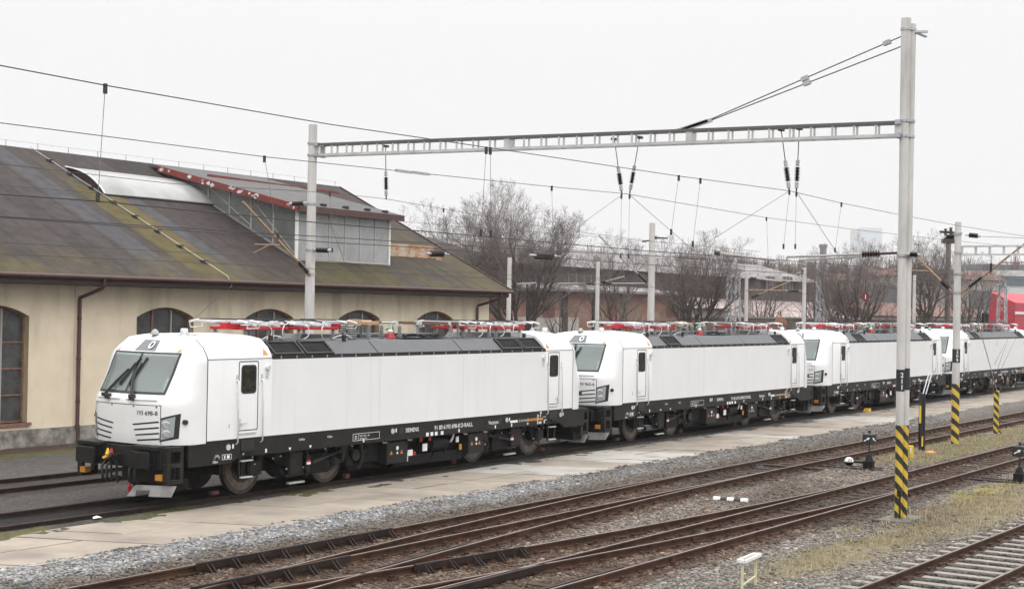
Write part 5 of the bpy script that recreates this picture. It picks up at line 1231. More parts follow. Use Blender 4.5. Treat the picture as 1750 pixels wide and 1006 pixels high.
for (px, py, pex, pey, t0) in ((1150, 222, 1545, 60, 0), (1165, 219, 1542, 76, 1)):
    a = on(0, 1.25, px+60 if t0 == 0 else px+52, py-16 if t0 == 0 else py-14); b = Vector((AX, AY+0.1, zat(0, AY, pex, pey))); a = Vector(a)
    mb = MB(); mb.tube([a, b], 0.014, 6); r_ = mb.build('stay_rod', M['wire'], beam)
    for t in (0.52, 0.93):
        if t0 == 1 and t > 0.9: continue
        c = a+(b-a)*t; mb = MB(); e = (b-a).normalized()*0.09; mb.bar(c-e, c+e, 0.09, 0.1); mb.build('turnbuckle', M['galv'], r_)
    mb = MB(); q = Vector(on(0, 1.25, px, py+4)); mb.bar(q, a, 0.05, 0.09); mb.build('stay_plate', M['galv'], beam)
def hanger(label, px0, py0, px1, py1, y_off=0.0, l0=0.45, l1=0.9):
    """insulator string hanging from the beam (photo pixels of its top and its bottom, both in the plane of the gantry)"""
    a = Vector(on(0, 1.25, px0, py0)); b = Vector(on(0, 1.25, px1, py1))
    t = thing('hanging_insulator', label, 'insulator', tuple(a), 'insulators hanging from the gantry beam')
    mb = MB(); mb.tube([a, a+(b-a)*l0], 0.012, 6); mb.tube([a+(b-a)*l1, b], 0.02, 6); mb.bar(a-Vector((0.1, 0, 0)), a+Vector((0.1, 0, 0)), 0.1, 0.06); mb.build('rod', M['wire'], t)
    mb = MB(); c0, c1 = a+(b-a)*(l0+0.06), a+(b-a)*(l1-0.06); insul_string(mb, c0, c1, 0.075, 10); mb.build('insulator_body', M['insulbrown'], t, smooth=50)
    for c in (a+(b-a)*l0, a+(b-a)*l1):
        mb = MB(); e = (b-a).normalized()*0.07; mb.tube([c-e, c+e], 0.045, 10); mb.build('cap', M['galv'], t, smooth=40)
    return b
hanger('single brown insulator hanging above the first locomotive', 659, 250, 660, 341, l0=0.52, l1=0.88)
hanger('left insulator of the V pair hanging left of the middle of the beam', 1050, 238, 1063, 333, l0=0.55, l1=0.88)
hanger('right insulator of the V pair hanging left of the middle of the beam', 1093, 235, 1076, 331, l0=0.55, l1=0.88)
hanger('left insulator of the V pair hanging near the double mast', 1335, 222, 1349, 327, l0=0.55, l1=0.9)
hanger('right insulator of the V pair hanging near the double mast', 1366, 220, 1361, 327, l0=0.55, l1=0.9)
def arm_tube(mb, a, b, r=0.03): mb.tube([a, b], r, 10)
# cantilever of the left mast and arms of mast 211
mb = MB(); a = Vector((LX-0.1, LY-0.1, float(on(1, LY, 516, 470)[2]))); b = Vector(on(0, LX-0.2, 415, 345)); b = Vector(on(0, LX-2.2, 415, 345))
mb.tube([a, b], 0.035, 10); ca = thing('cantilever_arm', 'rusty slanting cantilever tube fixed to the plain mast in front of the shed roof', 'cantilever', tuple(a)); mb.build('main_tube', M['rusttube'], ca, smooth=50)
mb = MB(); c = a+(b-a)*0.04; insul_string(mb, c, a+(b-a)*0.2, 0.085, 7); mb.build('insulator_body', M['insulbrown'], ca, smooth=50)
mb = MB(); c = a+(b-a)*0.42; e = c+Vector(tuple(_rt*-0.78))+Vector((0, 0, 0.02)); mb.tube([c, e], 0.02, 8); f = c+(e-c)*0.45; mb.tube([f, f+Vector(tuple(_rt*-0.45))+Vector((0, 0, -0.22))], 0.016, 8); mb.build('registration_arm', M['rusttube'], ca, smooth=50)
def horiz_insul(mname, label, px0, px1, py0, py1, plane, grp, wire_to=None, thick=0.075):
    a = Vector(on(plane[0], plane[1], px0, py0)); b = Vector(on(plane[0], plane[1], px1, py1)); t = thing(mname, label, 'insulator', tuple(a), grp)
    mb = MB(); insul_string(mb, a+(b-a)*0.2, a+(b-a)*0.72, thick, 8); mb.build('insulator_body', M['insulbrown'], t, smooth=50)
    mb = MB(); mb.tube([a, a+(b-a)*0.2], 0.035, 8); mb.tube([a+(b-a)*0.72, a+(b-a)*0.85], 0.04, 8); mb.tube([a+(b-a)*0.85, b], 0.014, 6); mb.build('fitting', M['galv'], t, smooth=40)
horiz_insul('strain_insulator', 'brown insulator on the right of the plain mast, in front of the dormer glazing', 533, 572, 427, 428, (0, LX), 'strain insulators on masts and wires')
horiz_insul('strain_insulator', 'brown insulator on the left of the plain mast, below the red fascia', 526, 490, 347, 349, (0, LX), 'strain insulators on masts and wires', thick=0.07)
horiz_insul('strain_insulator', 'brown insulator in front of the rusty sheet box on the shed roof', 728, 768, 433, 434, (1, 0.0), 'strain insulators on masts and wires', thick=0.1)
horiz_insul('strain_insulator', 'brown insulator sticking out to the right of the double mast', 1550, 1576, 434, 436, (0, AX), 'strain insulators on masts and wires', thick=0.06)
horiz_insul('strain_insulator', 'brown insulator in a wire in front of the big bare tree', 905, 958, 436, 438, (1, -4), 'strain insulators on masts and wires', thick=0.11)
ra = thing('registration_arm', 'long bent registration tube reaching left from the double mast', 'cantilever', (AX, AY, 5.8))
P0, P1, P2 = [Vector(on(0, AX, *q)) for q in ((1533, 432), (1485, 434), (1345, 439))]
mb = MB(); mb.tube([P1, P2, P2+Vector((0, 0.02, -0.1))], 0.028, 8); mb.tube([P1+Vector((0, 0, -0.05)), P2+Vector((0, -0.3, -0.08))], 0.02, 8); mb.build('tube', M['tubegrey'], ra, smooth=50)
mb = MB(); insul_string(mb, P0+(P1-P0)*0.6, P1+(P1-P0)*0.25, 0.085, 7); mb.tube([P0, P1], 0.03, 8); mb.build('insulator_body', M['insulbrown'], ra, smooth=50)
ra = thing('registration_arm', 'grey registration tube sloping down to the right, hung in wires left of the double mast', 'cantilever', (AX, -10, 5.8))
mb = MB(); mb.tube([on(0, AX, 1224, 432), on(0, AX, 1326, 445), on(0, AX, 1327, 449)], 0.028, 8); mb.build('tube', M['tubegrey'], ra, smooth=50)
mb = MB(); a = Vector(on(0, AX, 1222, 431)); b = Vector(on(0, AX, 1230, 433)); mb.tube([a, b], 0.06, 8); mb.build('end_cap', M['insulbrown'], ra)
# mast 209
BX, BY = 21.35, -9.45
m9 = thing('catenary_mast', 'concrete mast numbered 209 with yellow and black stripes, behind the double mast to its right', 'mast', (BX, BY, -0.2))
zt9 = zat(0, BY, 1645, 381); z0 = zat(0, BY, 1636, 655); z1 = zat(0, BY, 1637, 619); z2 = zat(0, BY, 1637, 596)
mb = MB(); mb.box(BX-0.3, BX+0.3, BY-0.28, BY+0.28, -0.3, -0.11); mb.build('foundation', M['oldfound'], m9, bevel=0.03)
mb = MB(); mb.tube([(BX, BY, z0), (BX, BY, 5), (BX, BY, zt9)], [0.135, 0.128, 0.112], 24); mb.build('pole', M['concrete'], m9, smooth=40)
mb = MB(); mb.tube([(BX, BY, -0.2), (BX, BY, z0)], [0.14, 0.136], 24); mb.build('striped_foot', M['stripe2'], m9, smooth=40)
mb = MB(); mb.tube([(BX, BY, z1), (BX, BY, z2)], 0.14, 24); mb.build('number_band', M['black'], m9, smooth=40)
mb = MB()
for q, ch in enumerate('209'): c = Vector((BX, BY, z2-0.15-0.155*q))-FV*0.142-RV*0.045; text(mb, ch, c, 0.17, 0, tuple(RV))
mb.build('number_lettering', M['whiteletter'], m9, fix=False)
for y in (400, 432, 468, 500): z = zat(0, BY, 1642, y); mb = MB(); mb.tube([(BX, BY, z-0.04), (BX, BY, z+0.04)], 0.15, 20); mb.build('mast_clamp', M['galv'], m9)
for lab, s, far_ in (('rusty cantilever tube of mast 209 slanting up to the left behind the double mast', 1, (1568, 440)), ('rusty cantilever tube of mast 209 slanting up to the right edge', -1, (1752, 416))):
    a = Vector((BX, BY+0.14*s, zat(0, BY, 1640, 501))); b = Vector(on(0, BX, *far_)); ca = thing('cantilever_arm', lab, 'cantilever', tuple(a))
    mb = MB(); mb.tube([a, b], 0.035, 10); mb.build('main_tube', M['rusttube'], ca, smooth=50)
    mb = MB(); insul_string(mb, a+(b-a)*0.12, a+(b-a)*0.34, 0.1, 7); mb.build('insulator_body', M['insulbrown'], ca, smooth=50)
    mb = MB(); q = a+(b-a)*0.62; mb.tube([q, q+Vector((0, 1.6*s, 0.03))], 0.022, 8); mb.build('registration_arm', M['rusttube'], ca)
horiz_insul('strain_insulator', 'brown insulator left of the top of mast 209', 1636, 1610, 404, 405, (0, BX), 'strain insulators on masts and wires', thick=0.1)
horiz_insul('strain_insulator', 'brown insulator right of the top of mast 209', 1650, 1680, 401, 404, (0, BX), 'strain insulators on masts and wires', thick=0.1)
g2 = thing('gantry_beam', 'distant lattice beam running from mast 209 to the right edge', 'beam', (BX, BY, 7))
a = Vector((BX, BY-0.15, zat(0, BY, 1650, 437))); b = Vector((BX, BY-14, a.z)); mb = MB()
for z in (0, 0.3): mb.bar(a+Vector((0, 0, z)), b+Vector((0, 0, z)), 0.12, 0.06)
for k in range(29): p = a+(b-a)*(k/28); mb.bar(p, p+Vector((0, 0, 0.3)), 0.08, 0.05)
mb.build('lattice', M['beam'], g2)
hb = Vector(on(0, BX, 1694, 436)); t = thing('hanging_insulator', 'small insulator hanging from the distant beam right of mast 209', 'insulator', tuple(hb), 'insulators hanging from the gantry beam')
mb = MB(); mb.tube([hb, hb+Vector((0, 0, -0.3))], 0.012, 6); mb.tube([hb+Vector((0, 0, -0.6)), hb+Vector((0, 0, -0.68))], 0.014, 6); mb.build('rod', M['wire'], t)
mb = MB(); insul_string(mb, hb+Vector((0, 0, -0.28)), hb+Vector((0, 0, -0.6)), 0.07, 7); mb.build('insulator_body', M['insulbrown'], t)
# guy posts
for (px, py, pt, nm, lab) in ((1575, 772, 672, 'guy_post', 'dark guy post with two steel rods between the double mast and mast 209'), (1702, 744, 667, 'guy_post', 'yellow and black guy post with a steel wire, right of mast 209')):
    b = Vector(on(2, -0.2, px, py)); z = zat(0, b.y, px+3, pt); gp = thing(nm, lab, 'post', tuple(b), 'anchor posts of the catenary')
    mb = MB()
    if px < 1600:
        for o in (-0.05, 0.05): c = b+RV*o; mb.box(c.x-0.018, c.x+0.018, c.y-0.06, c.y+0.06, -0.25, z)
        mb.box(b.x-0.015, b.x+0.015, b.y-0.03, b.y+0.03, -0.2, z-0.02)
        mb.build('channel', M['stripe3'] if False else M['black'], gp, bevel=0.008)
        mb = MB(); c = b+RV*-0.075-FV*0.03; mb.box(c.x-0.02, c.x+0.02, c.y-0.03, c.y+0.03, 0.8, 1.4); c = b-FV*0.07; mb.box(c.x-0.03, c.x+0.03, c.y-0.02, c.y+0.02, 0.0, 0.35); mb.build('yellow_panel', M['yellowp'], gp)
        mb = MB()
        for q0, q1 in (((1577, 674), (1588, 636)), ((1582, 674), (1593, 636))): mb.tube([on(1, b.y, *q0), on(1, b.y, *q1)], 0.02, 8)
        mb.build('tension_rod', M['galv'], gp)
        mb = MB(); c = b+RV*-0.1; mb.tube([(c.x, c.y, 0.1), (c.x, c.y, 1.0)], 0.022, 8); mb.build('weight_rod', M['under'], gp)
    else:
        mb.box(b.x-0.07, b.x+0.07, b.y-0.09, b.y+0.09, -0.25, z); mb.build('channel', M['stripe3'], gp, bevel=0.01)
        mb = MB(); mb.tube([on(1, b.y, 1704, 668), (BX+0.1, BY, zat(0, BY, 1643, 433))], 0.016, 8); mb.build('tension_rod', M['galv'], gp)
        mb = MB(); mb.box(b.x-0.6, b.x+0.6, b.y-0.45, b.y+0.45, -0.3, -0.12); mb.build('foundation', M['oldfound'], gp, bevel=0.04)
        mb = MB(); mb.bar(b+Vector((0, -0.1, 0.25)), b+Vector((0.3, -0.3, -0.1)), 0.12, 0.03); mb.build('orange_flap', M['orange'], gp)
t = thing('orange_cover', 'small orange cover lying by the foot of the dark guy post', 'cover', tuple(on(2, -0.15, 1590, 774))); b = t.location
mb = MB(); mb.lathe([(0.22, 0), (0.2, 0.05), (0.05, 0.09)], (b.x, b.y, -0.15), n=10); mb.build('lid', M['orange'], t)
t = thing('wheel_scotch', 'small yellow metal wheel stop lying beside the third locomotive', 'wheel stop', tuple(on(2, -0.1, 1482, 703))); b = t.location
mb = MB(); mb.prism([(b.x-0.2, -0.1), (b.x+0.2, -0.1), (b.x+0.18, 0.06), (b.x-0.1, 0.06)], 1, b.y-0.12, b.y+0.12); mb.build('block', M['yellowp'], t)

# ------------------------------------------------------------------ point levers, marker, low frame
def arrow(mb, c, r, u, s):
    q = [(-1, -0.14), (0.2, -0.14), (0.2, -0.42), (1, 0), (0.2, 0.42), (0.2, 0.14), (-1, 0.14)]
    c = Vector(c); mb.add([c+r*(a*s)+u*(b*s) for a, b in q], [tuple(range(7))])
def lever(px, py, pyl, lab, wpx=None):
    b = Vector(on(2, -0.18, px, py)); t = thing('point_lever', lab, 'point lever', tuple(b), 'hand point levers'); zc = zat(0, b.y, px, pyl)
    mb = MB(); mb.box(b.x-0.28, b.x-0.1, b.y-0.5, b.y+1.9, -0.2, -0.11); mb.box(b.x+0.35, b.x+0.5, b.y-0.3, b.y+1.8, -0.2, -0.12); mb.build('timber', M['raildark'], t, bevel=0.01)
    mb = MB(); mb.box(b.x-0.16, b.x+0.12, b.y-0.14, b.y+0.14, -0.12, 0.12); mb.tube([(b.x, b.y, 0.1), (b.x, b.y, 0.3)], [0.14, 0.06], 12); mb.build('lever_base', M['under'], t, bevel=0.02)
    mb = MB(); mb.tube([(b.x, b.y, 0.1), (b.x, b.y, zc-0.12)], 0.022, 8); mb.build('post', M['black'], t)
    mb = MB(); f1 = (-FV-RV*0.9).normalized(); f2 = Vector((-f1.y, f1.x, 0)); h = 0.15
    sq = [f1*h*-1+f2*h*-1, f1*h-f2*h, f1*h+f2*h, f2*h-f1*h]
    vs = [(b.x+q.x, b.y+q.y, zc-0.14) for q in sq]+[(b.x+q.x, b.y+q.y, zc+0.14) for q in sq]+[(b.x, b.y, zc+0.2)]
    mb.add(vs, [(3,2,1,0), (0,1,5,4), (1,2,6,5), (2,3,7,6), (3,0,4,7), (4,5,8), (5,6,8), (6,7,8), (7,4,8)]); mb.tube([(b.x, b.y, zc+0.16), (b.x, b.y, zc+0.26)], 0.04, 10)
    la = mb.build('lantern', M['black'], t)
    for f in (f1, f2):
        r = Vector((0, 0, 1)).cross(f); c = Vector((b.x, b.y, zc))+f*(h+0.004); mb = MB(); s = 1 if f is f1 else -1
        arrow(mb, c, (r*s*0.85+Vector((0, 0, 0.5))).normalized(), (Vector((0, 0, 0.85))-r*s*0.5).normalized(), 0.115); mb.build('white_arrow', M['whitep'], la, fix=False)
    if wpx:
        w_ = Vector(on(1, b.y+0.35, *wpx)); mb = MB(); mb.tube([(b.x, b.y, 0.05), (w_.x, w_.y, w_.z)], [0.045, 0.03], 8); mb.build('lever_arm', M['under'], t)
        mb = MB(); prof = [(0.135*math.sin(a), -0.135*math.cos(a)) for a in np.linspace(0.05, math.pi/2, 6)]; mb.lathe(prof, (w_.x, w_.y, w_.z), n=20); wl = mb.build('weight', M['under'], t, smooth=60)
        mb = MB(); prof = [(0.135*math.cos(a), 0.135*math.sin(a)) for a in np.linspace(0, math.pi/2-0.05, 7)]; mb.lathe(prof, (w_.x, w_.y, w_.z), n=20); mb.build('white_half', M['whitep'], wl, smooth=60)
        mb = MB(); c = w_-FV*0.137+Vector((0, 0, 0.015)); text(mb, '03', c, 0.12, 0, tuple(RV), (0, 0, 1), 'CENTER'); mb.build('lettering', M['black'], wl, fix=False)
lever(1485, 803, 750, 'black point lantern with white arrows and a half white weight, left of the double mast', (1451, 788))
lever(1742, 826, 771, 'black point lantern with white arrows at the right edge')
a = on(2, -0.13, 1220, 852); b = on(2, -0.13, 1278, 856); t = thing('clearance_marker', 'low black and white striped bar lying in the gravel between two tracks', 'marker', tuple((a+b)/2))
a = Vector(a); b = Vector(b); mb = MB()
for k in range(5): mb.tube([a+(b-a)*(k/5), a+(b-a)*((k+1)/5)], 0.07, 12, k % 2)
mb.build('bar', [M['whitep'], M['black']], t, smooth=40)
a = Vector(on(2, -0.18, 1268, 1010)); b = Vector(on(2, -0.18, 1291, 999)); t = thing('low_stand', 'small pale yellow metal stand with a white top rail, at the bottom of the picture', 'stand', tuple(a)); zh_ = zat(0, a.y, 1264, 959)
for q in (a, b):
    mb = MB(); mb.bar(q, (q.x, q.y, zh_), 0.035, 0.035); mb.build('leg', M['cream'], t)
mb = MB(); mb.bar((a.x, a.y, -0.08), (b.x, b.y, -0.02), 0.022, 0.022); mb.build('crossbar', M['cream'], t)
e = (b-a).normalized(); pr = Vector((e.y, -e.x, 0)); mb = MB()
for s in (-1, 1): mb.bar(Vector((a.x, a.y, zh_))-e*0.08+pr*s*0.062, Vector((b.x, b.y, zh_))+e*0.08+pr*s*0.062, 0.035, 0.06)
for q, s in ((a, -1), (b, 1)): mb.bar(Vector((q.x, q.y, zh_))+e*s*0.06-pr*0.075, Vector((q.x, q.y, zh_))+e*s*0.06+pr*0.075, 0.04, 0.06)
mb.build('top_rail', M['whitep'], t, bevel=0.008)
mb = MB(); mb.bar(Vector((a.x, a.y, zh_-0.02)), Vector((b.x, b.y, zh_-0.02)), 0.075, 0.03); mb.build('inset', M['winframe'], t)
for i, (px, py, lab) in enumerate(((165, 886, 'larger white scrap of litter beside the path at the left'), (1245, 852, None))):
    if lab:
        b = on(2, -0.07, px, py); mb = MB(); mb.add([(b[0]-0.12, b[1]-0.03, -0.05), (b[0]+0.1, b[1]-0.06, -0.04), (b[0]+0.13, b[1]+0.05, -0.055), (b[0]-0.05, b[1]+0.06, -0.03), (b[0], b[1], 0.0)], [(0,1,4), (1,2,4), (2,3,4), (3,0,4)]); tag(mb.build('litter', M['whitep']), lab, 'litter')
# ------------------------------------------------------------------ overhead wires (each lies in the vertical plane of its own track)
def wire(label, y, pts, drops=(), r=0.0075, stitch=(), m='wire'):
    P = [Vector(on(1, y, *q)) for q in pts]; t = thing('overhead_wire', label, 'wire', tuple(P[0]), 'overhead wires')
    mb = MB(); mb.tube(P, r, 6); mb.build('conductor', M[m], t, fix=False)
    for (x0, y0, x1, y1) in drops:
        a, b = Vector(on(1, y, x0, y0)), Vector(on(1, y, x1, y1)); mb = MB(); mb.tube([a, b], 0.0045, 5); d = mb.build('dropper', M['wirelight'], t, fix=False)
        mb = MB(); mb.bar(a+Vector((0, 0, 0.02)), a+Vector((0, 0, -0.1)), 0.04, 0.035); mb.bar(b+Vector((0, 0, 0.1)), b+Vector((0, 0, -0.02)), 0.035, 0.035); mb.build('clip', M['wire'], d, fix=False)
    for (x0, y0, x1, y1) in stitch:
        a, b = Vector(on(1, y, x0, y0)), Vector(on(1, y, x1, y1)); mb = MB(); mb.tube([a, b], 0.007, 5); mb.build('stitch_wire', M['wirelight'], t, fix=False)
wire('highest wire, crossing the sky over the shed to the insulators near the double mast', -11.4,
     [(-160, 82), (0, 112), (180, 146), (560, 212), (900, 262), (1160, 301), (1348, 326), (1438, 347), (1538, 367), (1640, 386), (1760, 405)],
     [(180, 146, 167, 343), (831, 253, 822, 402), (838, 254, 839, 404), (1160, 301, 1147, 400), (1197, 306, 1184, 420), (1438, 347, 1427, 430), (1349, 326, 1339, 424), (1361, 329, 1359, 424)],
     stitch=[(1348, 327, 1200, 420), (1362, 329, 1440, 447)])
wire('second highest wire, from the left edge to the left V pair of insulators', -6.95,
     [(-160, 190), (0, 210), (250, 242), (452, 268), (690, 293), (940, 319), (1068, 331), (1310, 372), (1450, 391), (1600, 408), (1760, 424)],
     [(452, 268, 475, 407), (943, 319, 946, 440), (1310, 372, 1313, 448), (1062, 333, 1061, 440), (1076, 333, 1074, 440)], stitch=[(1063, 333, 930, 428), (1076, 333, 1190, 432)])
mb = MB()
for px in (690, 718):
    c = Vector(on(1, -6.95, px, 293+(px-690)*0.11)); mb.bar(c-Vector((0.25, 0, 0)), c+Vector((0.25, 0, 0)), 0.05, 0.05)
a = on(1, -6.95, 683, 293); b = on(1, -6.95, 735, 299); mb.tube([a, b], 0.01, 6); tag(mb.build('wire_clamp', M['galv']), 'double clamp on the second highest wire, right of the plain mast', 'clamp')
wire('wire hung from the single insulator above the first locomotive', 0.9,
     [(-160, 262), (0, 280), (294, 314), (560, 329), (660, 340), (758, 357), (954, 392), (1111, 412), (1300, 430)], [(564, 330, 568, 430), (758, 357, 756, 432)])
wire('contact wire running just above the clip of the longest dropper at the left', -11.4, [(-160, 321), (0, 331.6), (167, 343.7), (560, 382), (758, 398), (900, 411), (1097, 428), (1343, 445), (1540, 461), (1760, 480)], r=0.0085)
wire('upper wire of the close pair passing the middle of the shed roof', -7.2, [(-160, 358), (0, 369.5), (380, 394), (560, 405), (900, 426), (1111, 437), (1340, 452), (1760, 474)], r=0.0085)
wire('lower wire of the close pair passing the middle of the shed roof', -7.1, [(-160, 358), (0, 371), (305, 393), (560, 414), (720, 423), (900, 437), (1090, 451), (1330, 466), (1760, 492)], r=0.0085)
wire('thin wire low across the shed roof, ending behind the registration arm', 4.8, [(-160, 404), (0, 414), (370, 434), (560, 445), (667, 457), (880, 470), (1100, 482)], [(282, 393+18, 282, 430)] if False else ())
wire('lowest wire across the shed roof, just above the gutter', 0.0, [(-160, 422), (0, 434), (370, 450), (776, 472), (900, 478), (1150, 492), (1400, 503)])
wire('faint thin wire across the skylight and the dormer', 4.8, [(-160, 300), (0, 316), (280, 340), (560, 366), (757, 385), (954, 399), (1100, 412)], r=0.006)
wire('wire behind the tree tops running to the far mast beside the brick wall', 9.5, [(870, 418), (990, 428), (1115, 436), (1340, 448)], r=0.0085)
wire('wire above the long dark building, level with the lattice masts', 10.5, [(880, 466), (1115, 481), (1275, 487), (1375, 490), (1560, 500)], r=0.0085)
wire('wire from the top of mast 209 to the right edge', -12.6, [(1680, 404), (1760, 407)], r=0.0085)
wire('wire low over the roof gear of the rear locomotives', 5.2, [(1100, 440), (1275, 455), (1375, 462), (1700, 485)], r=0.009)

# ------------------------------------------------------------------ far masts beyond the locomotives
def far_mast(label, px, ytop, depth, r, m='concrete', arms=(), ins=True, taper=0.85):
    top = far(px, ytop, depth); b = Vector((top[0], top[1], -0.2)); t = thing('catenary_mast', label, 'mast', tuple(b), 'thin masts beyond the locomotives')
    mb = MB(); mb.tube([b, (b.x, b.y, top[2])], [r, r*taper], 14); mb.build('pole', M[m], t, smooth=40)
    for (dx, y0, y1, mm) in arms:
        a = far(px, y0, depth); e = far(px+dx, y1, depth); mb = MB(); mb.tube([a, e], 0.035, 6); mb.build('arm', M[mm], t)
        a = Vector(a); e = Vector(e); mb = MB(); insul_string(mb, a+(e-a)*0.1, a+(e-a)*0.28, 0.09, 6); mb.build('insulator_body', M['insulbrown'], t)
    return t
far_mast('thin pale mast beside the right end of the shed roof', 871, 440, 74, 0.13, arms=((45, 486, 483, 'tubegrey'),))
far_mast('thin pale mast in front of the middle of the brick warehouse', 1022, 446, 78, 0.125, arms=((-70, 484, 484, 'tubegrey'), (85, 484, 484, 'tubegrey'), (45, 484, 472, 'tubegrey')))
far_mast('thick tapered mast in front of the right part of the brick warehouse', 1115, 381, 58, 0.17, taper=0.68, arms=((-92, 492, 402, 'tubegrey'), (26, 406, 407, 'wire'), (-18, 410, 413, 'wire')))
far_mast('thin pale mast before the low sheds, left of the rusty stack', 1276, 467, 82, 0.12, arms=((75, 512, 480, 'rusttube'), (60, 474, 481, 'tubegrey')))
far_mast('thin pale mast before the low sheds, right of the rusty stack', 1375, 457, 80, 0.12, arms=((-100, 497, 495, 'rusttube'), (-18, 462, 470, 'tubegrey')))
far_mast('thin pale mast half hidden just right of the double mast', 1563, 470, 104, 0.13)
bm_ = far_mast('brown wooden mast with dark insulators on top, left of mast 209', 1621, 410, 108, 0.22, 'browncon', arms=((-38, 500, 470, 'rusttube'),))
mb = MB()
for px, y0, y1 in ((1616, 410, 390), (1625, 410, 388)): insul_string(mb, far(px, y0, 108), far(px, y1, 108), 0.17, 6)
mb.bar(far(1606, 396, 108), far(1634, 398, 108), 0.25, 0.17); mb.bar(far(1610, 412, 108), far(1632, 412, 108), 0.5, 0.35); mb.build('insulator_head', M['insulbrown'], bm_)
def lattice_mast(label, px, ytop, depth, wd):
    top = far(px, ytop, depth); b = Vector((top[0], top[1], -0.2)); H = top[2]+0.2; t = thing('lattice_mast', label, 'mast', tuple(b), 'lattice masts beyond the locomotives'); mb = MB()
    c = [(-wd/2, -wd/2), (wd/2, -wd/2), (wd/2, wd/2), (-wd/2, wd/2)]
    for q in c: mb.bar(b+Vector((q[0], q[1], 0)), b+Vector((q[0]*0.7, q[1]*0.7, H)), 0.09, 0.09)
    n = 9
    for k in range(n):
        for i in range(4):
            p, q = c[i], c[(i+1) % 4]; f0, f1 = 1-0.3*k/n, 1-0.3*(k+1)/n
            if k % 2: p, q = q, p
            mb.bar(b+Vector((p[0]*f0, p[1]*f0, H*k/n)), b+Vector((q[0]*f1, q[1]*f1, H*(k+1)/n)), 0.045, 0.045)
    mb.build('frame', M['lattice'], t)
    mb = MB(); z = H-0.1
    for s in (-1, 1): mb.tube([b+Vector((0.1*s, 0.25*s, z)), b+Vector((0.1*s, 0.25*s, z+0.5))], 0.06, 6)
    mb.bar(b+Vector((-0.4, -0.4, z)), b+Vector((0.4, 0.4, z)), 0.3, 0.12); mb.build('top_gear', M['galv'], t)
lattice_mast('grey lattice mast left of the rusty stack', 1254, 460, 88, 0.75)
lattice_mast('grey lattice mast right of the rusty stack', 1405, 462, 88, 0.6)
lattice_mast('pale lattice mast in front of the red building', 1713, 487, 114, 0.75)
t = thing('signal', 'black railway signal head left of the red building', 'signal', tuple(far(1685, 545, 112))); b = far(1685, 545, 112)
mb = MB(); u = Vector(tuple(far(1684, 534, 112))); v = Vector(tuple(far(1684, 556, 112))); mb.bar(v, u, 0.5, 0.3); mb.build('signal_head', M['black'], t, bevel=0.05)
mb = MB()
for k in range(4): c = u+(v-u)*(0.14+0.24*k); mb.tube([c, c-Vector((0.32, 0.1, 0))], 0.13, 10)
mb.build('visor', M['black'], t); mb = MB(); mb.tube([(b[0], b[1], -0.2), (b[0], b[1], u.z)], 0.06, 8); mb.build('post', M['lattice'], t)
c = Vector(tuple(far(1479, 507, 60))); t = thing('diamond_sign', 'dark red diamond sign hanging in the wires left of the double mast', 'sign', tuple(c)); mb = MB(); s = 0.24
mb.add([c+RV*-s, c+Vector((0, 0, -s)), c+RV*s, c+Vector((0, 0, s))]+[c+FV*0.02+RV*-s, c+FV*0.02+Vector((0, 0, -s)), c+FV*0.02+RV*s, c+FV*0.02+Vector((0, 0, s))], [(0,1,2,3), (7,6,5,4), (0,4,5,1), (1,5,6,2), (2,6,7,3), (3,7,4,0)]); mb.build('plate', mat('dark_red_sign', (0.12, 0.025, 0.025), 0.6), t)
mb = MB(); mb.bar(c-FV*0.01+Vector((0, 0, -0.09)), c-FV*0.01+Vector((0, 0, 0.09)), 0.03, 0.01, 0, (1, 0, 0)); mb.build('mark', M['whitep'], t); mb = MB(); mb.tube([c+Vector((0, 0, s)), c+Vector((0, 0, s+0.5))], 0.012, 6); mb.build('hook', M['wire'], t)

# ------------------------------------------------------------------ bare winter trees
def tube3(vs, fs, p, q, r0, r1, n=3):
    dx, dy, dz = q[0]-p[0], q[1]-p[1], q[2]-p[2]; L_ = math.sqrt(dx*dx+dy*dy+dz*dz)+1e-9; dx /= L_; dy /= L_; dz /= L_
    if abs(dz) < 0.9: xx, xy, xz = dy, -dx, 0.0
    else: xx, xy, xz = 0.0, dz, -dy
    l = math.sqrt(xx*xx+xy*xy+xz*xz); xx /= l; xy /= l; xz /= l
    yx, yy, yz = dy*xz-dz*xy, dz*xx-dx*xz, dx*xy-dy*xx; o = len(vs)
    for c, r in ((p, r0), (q, r1)):
        for k in range(n):
            a = r*math.cos(6.2832*k/n); b = r*math.sin(6.2832*k/n); vs.append((c[0]+xx*a+yx*b, c[1]+xy*a+yy*b, c[2]+xz*a+yz*b))
    for k in range(n): fs.append((o+k, o+(k+1) % n, o+n+(k+1) % n, o+n+k))
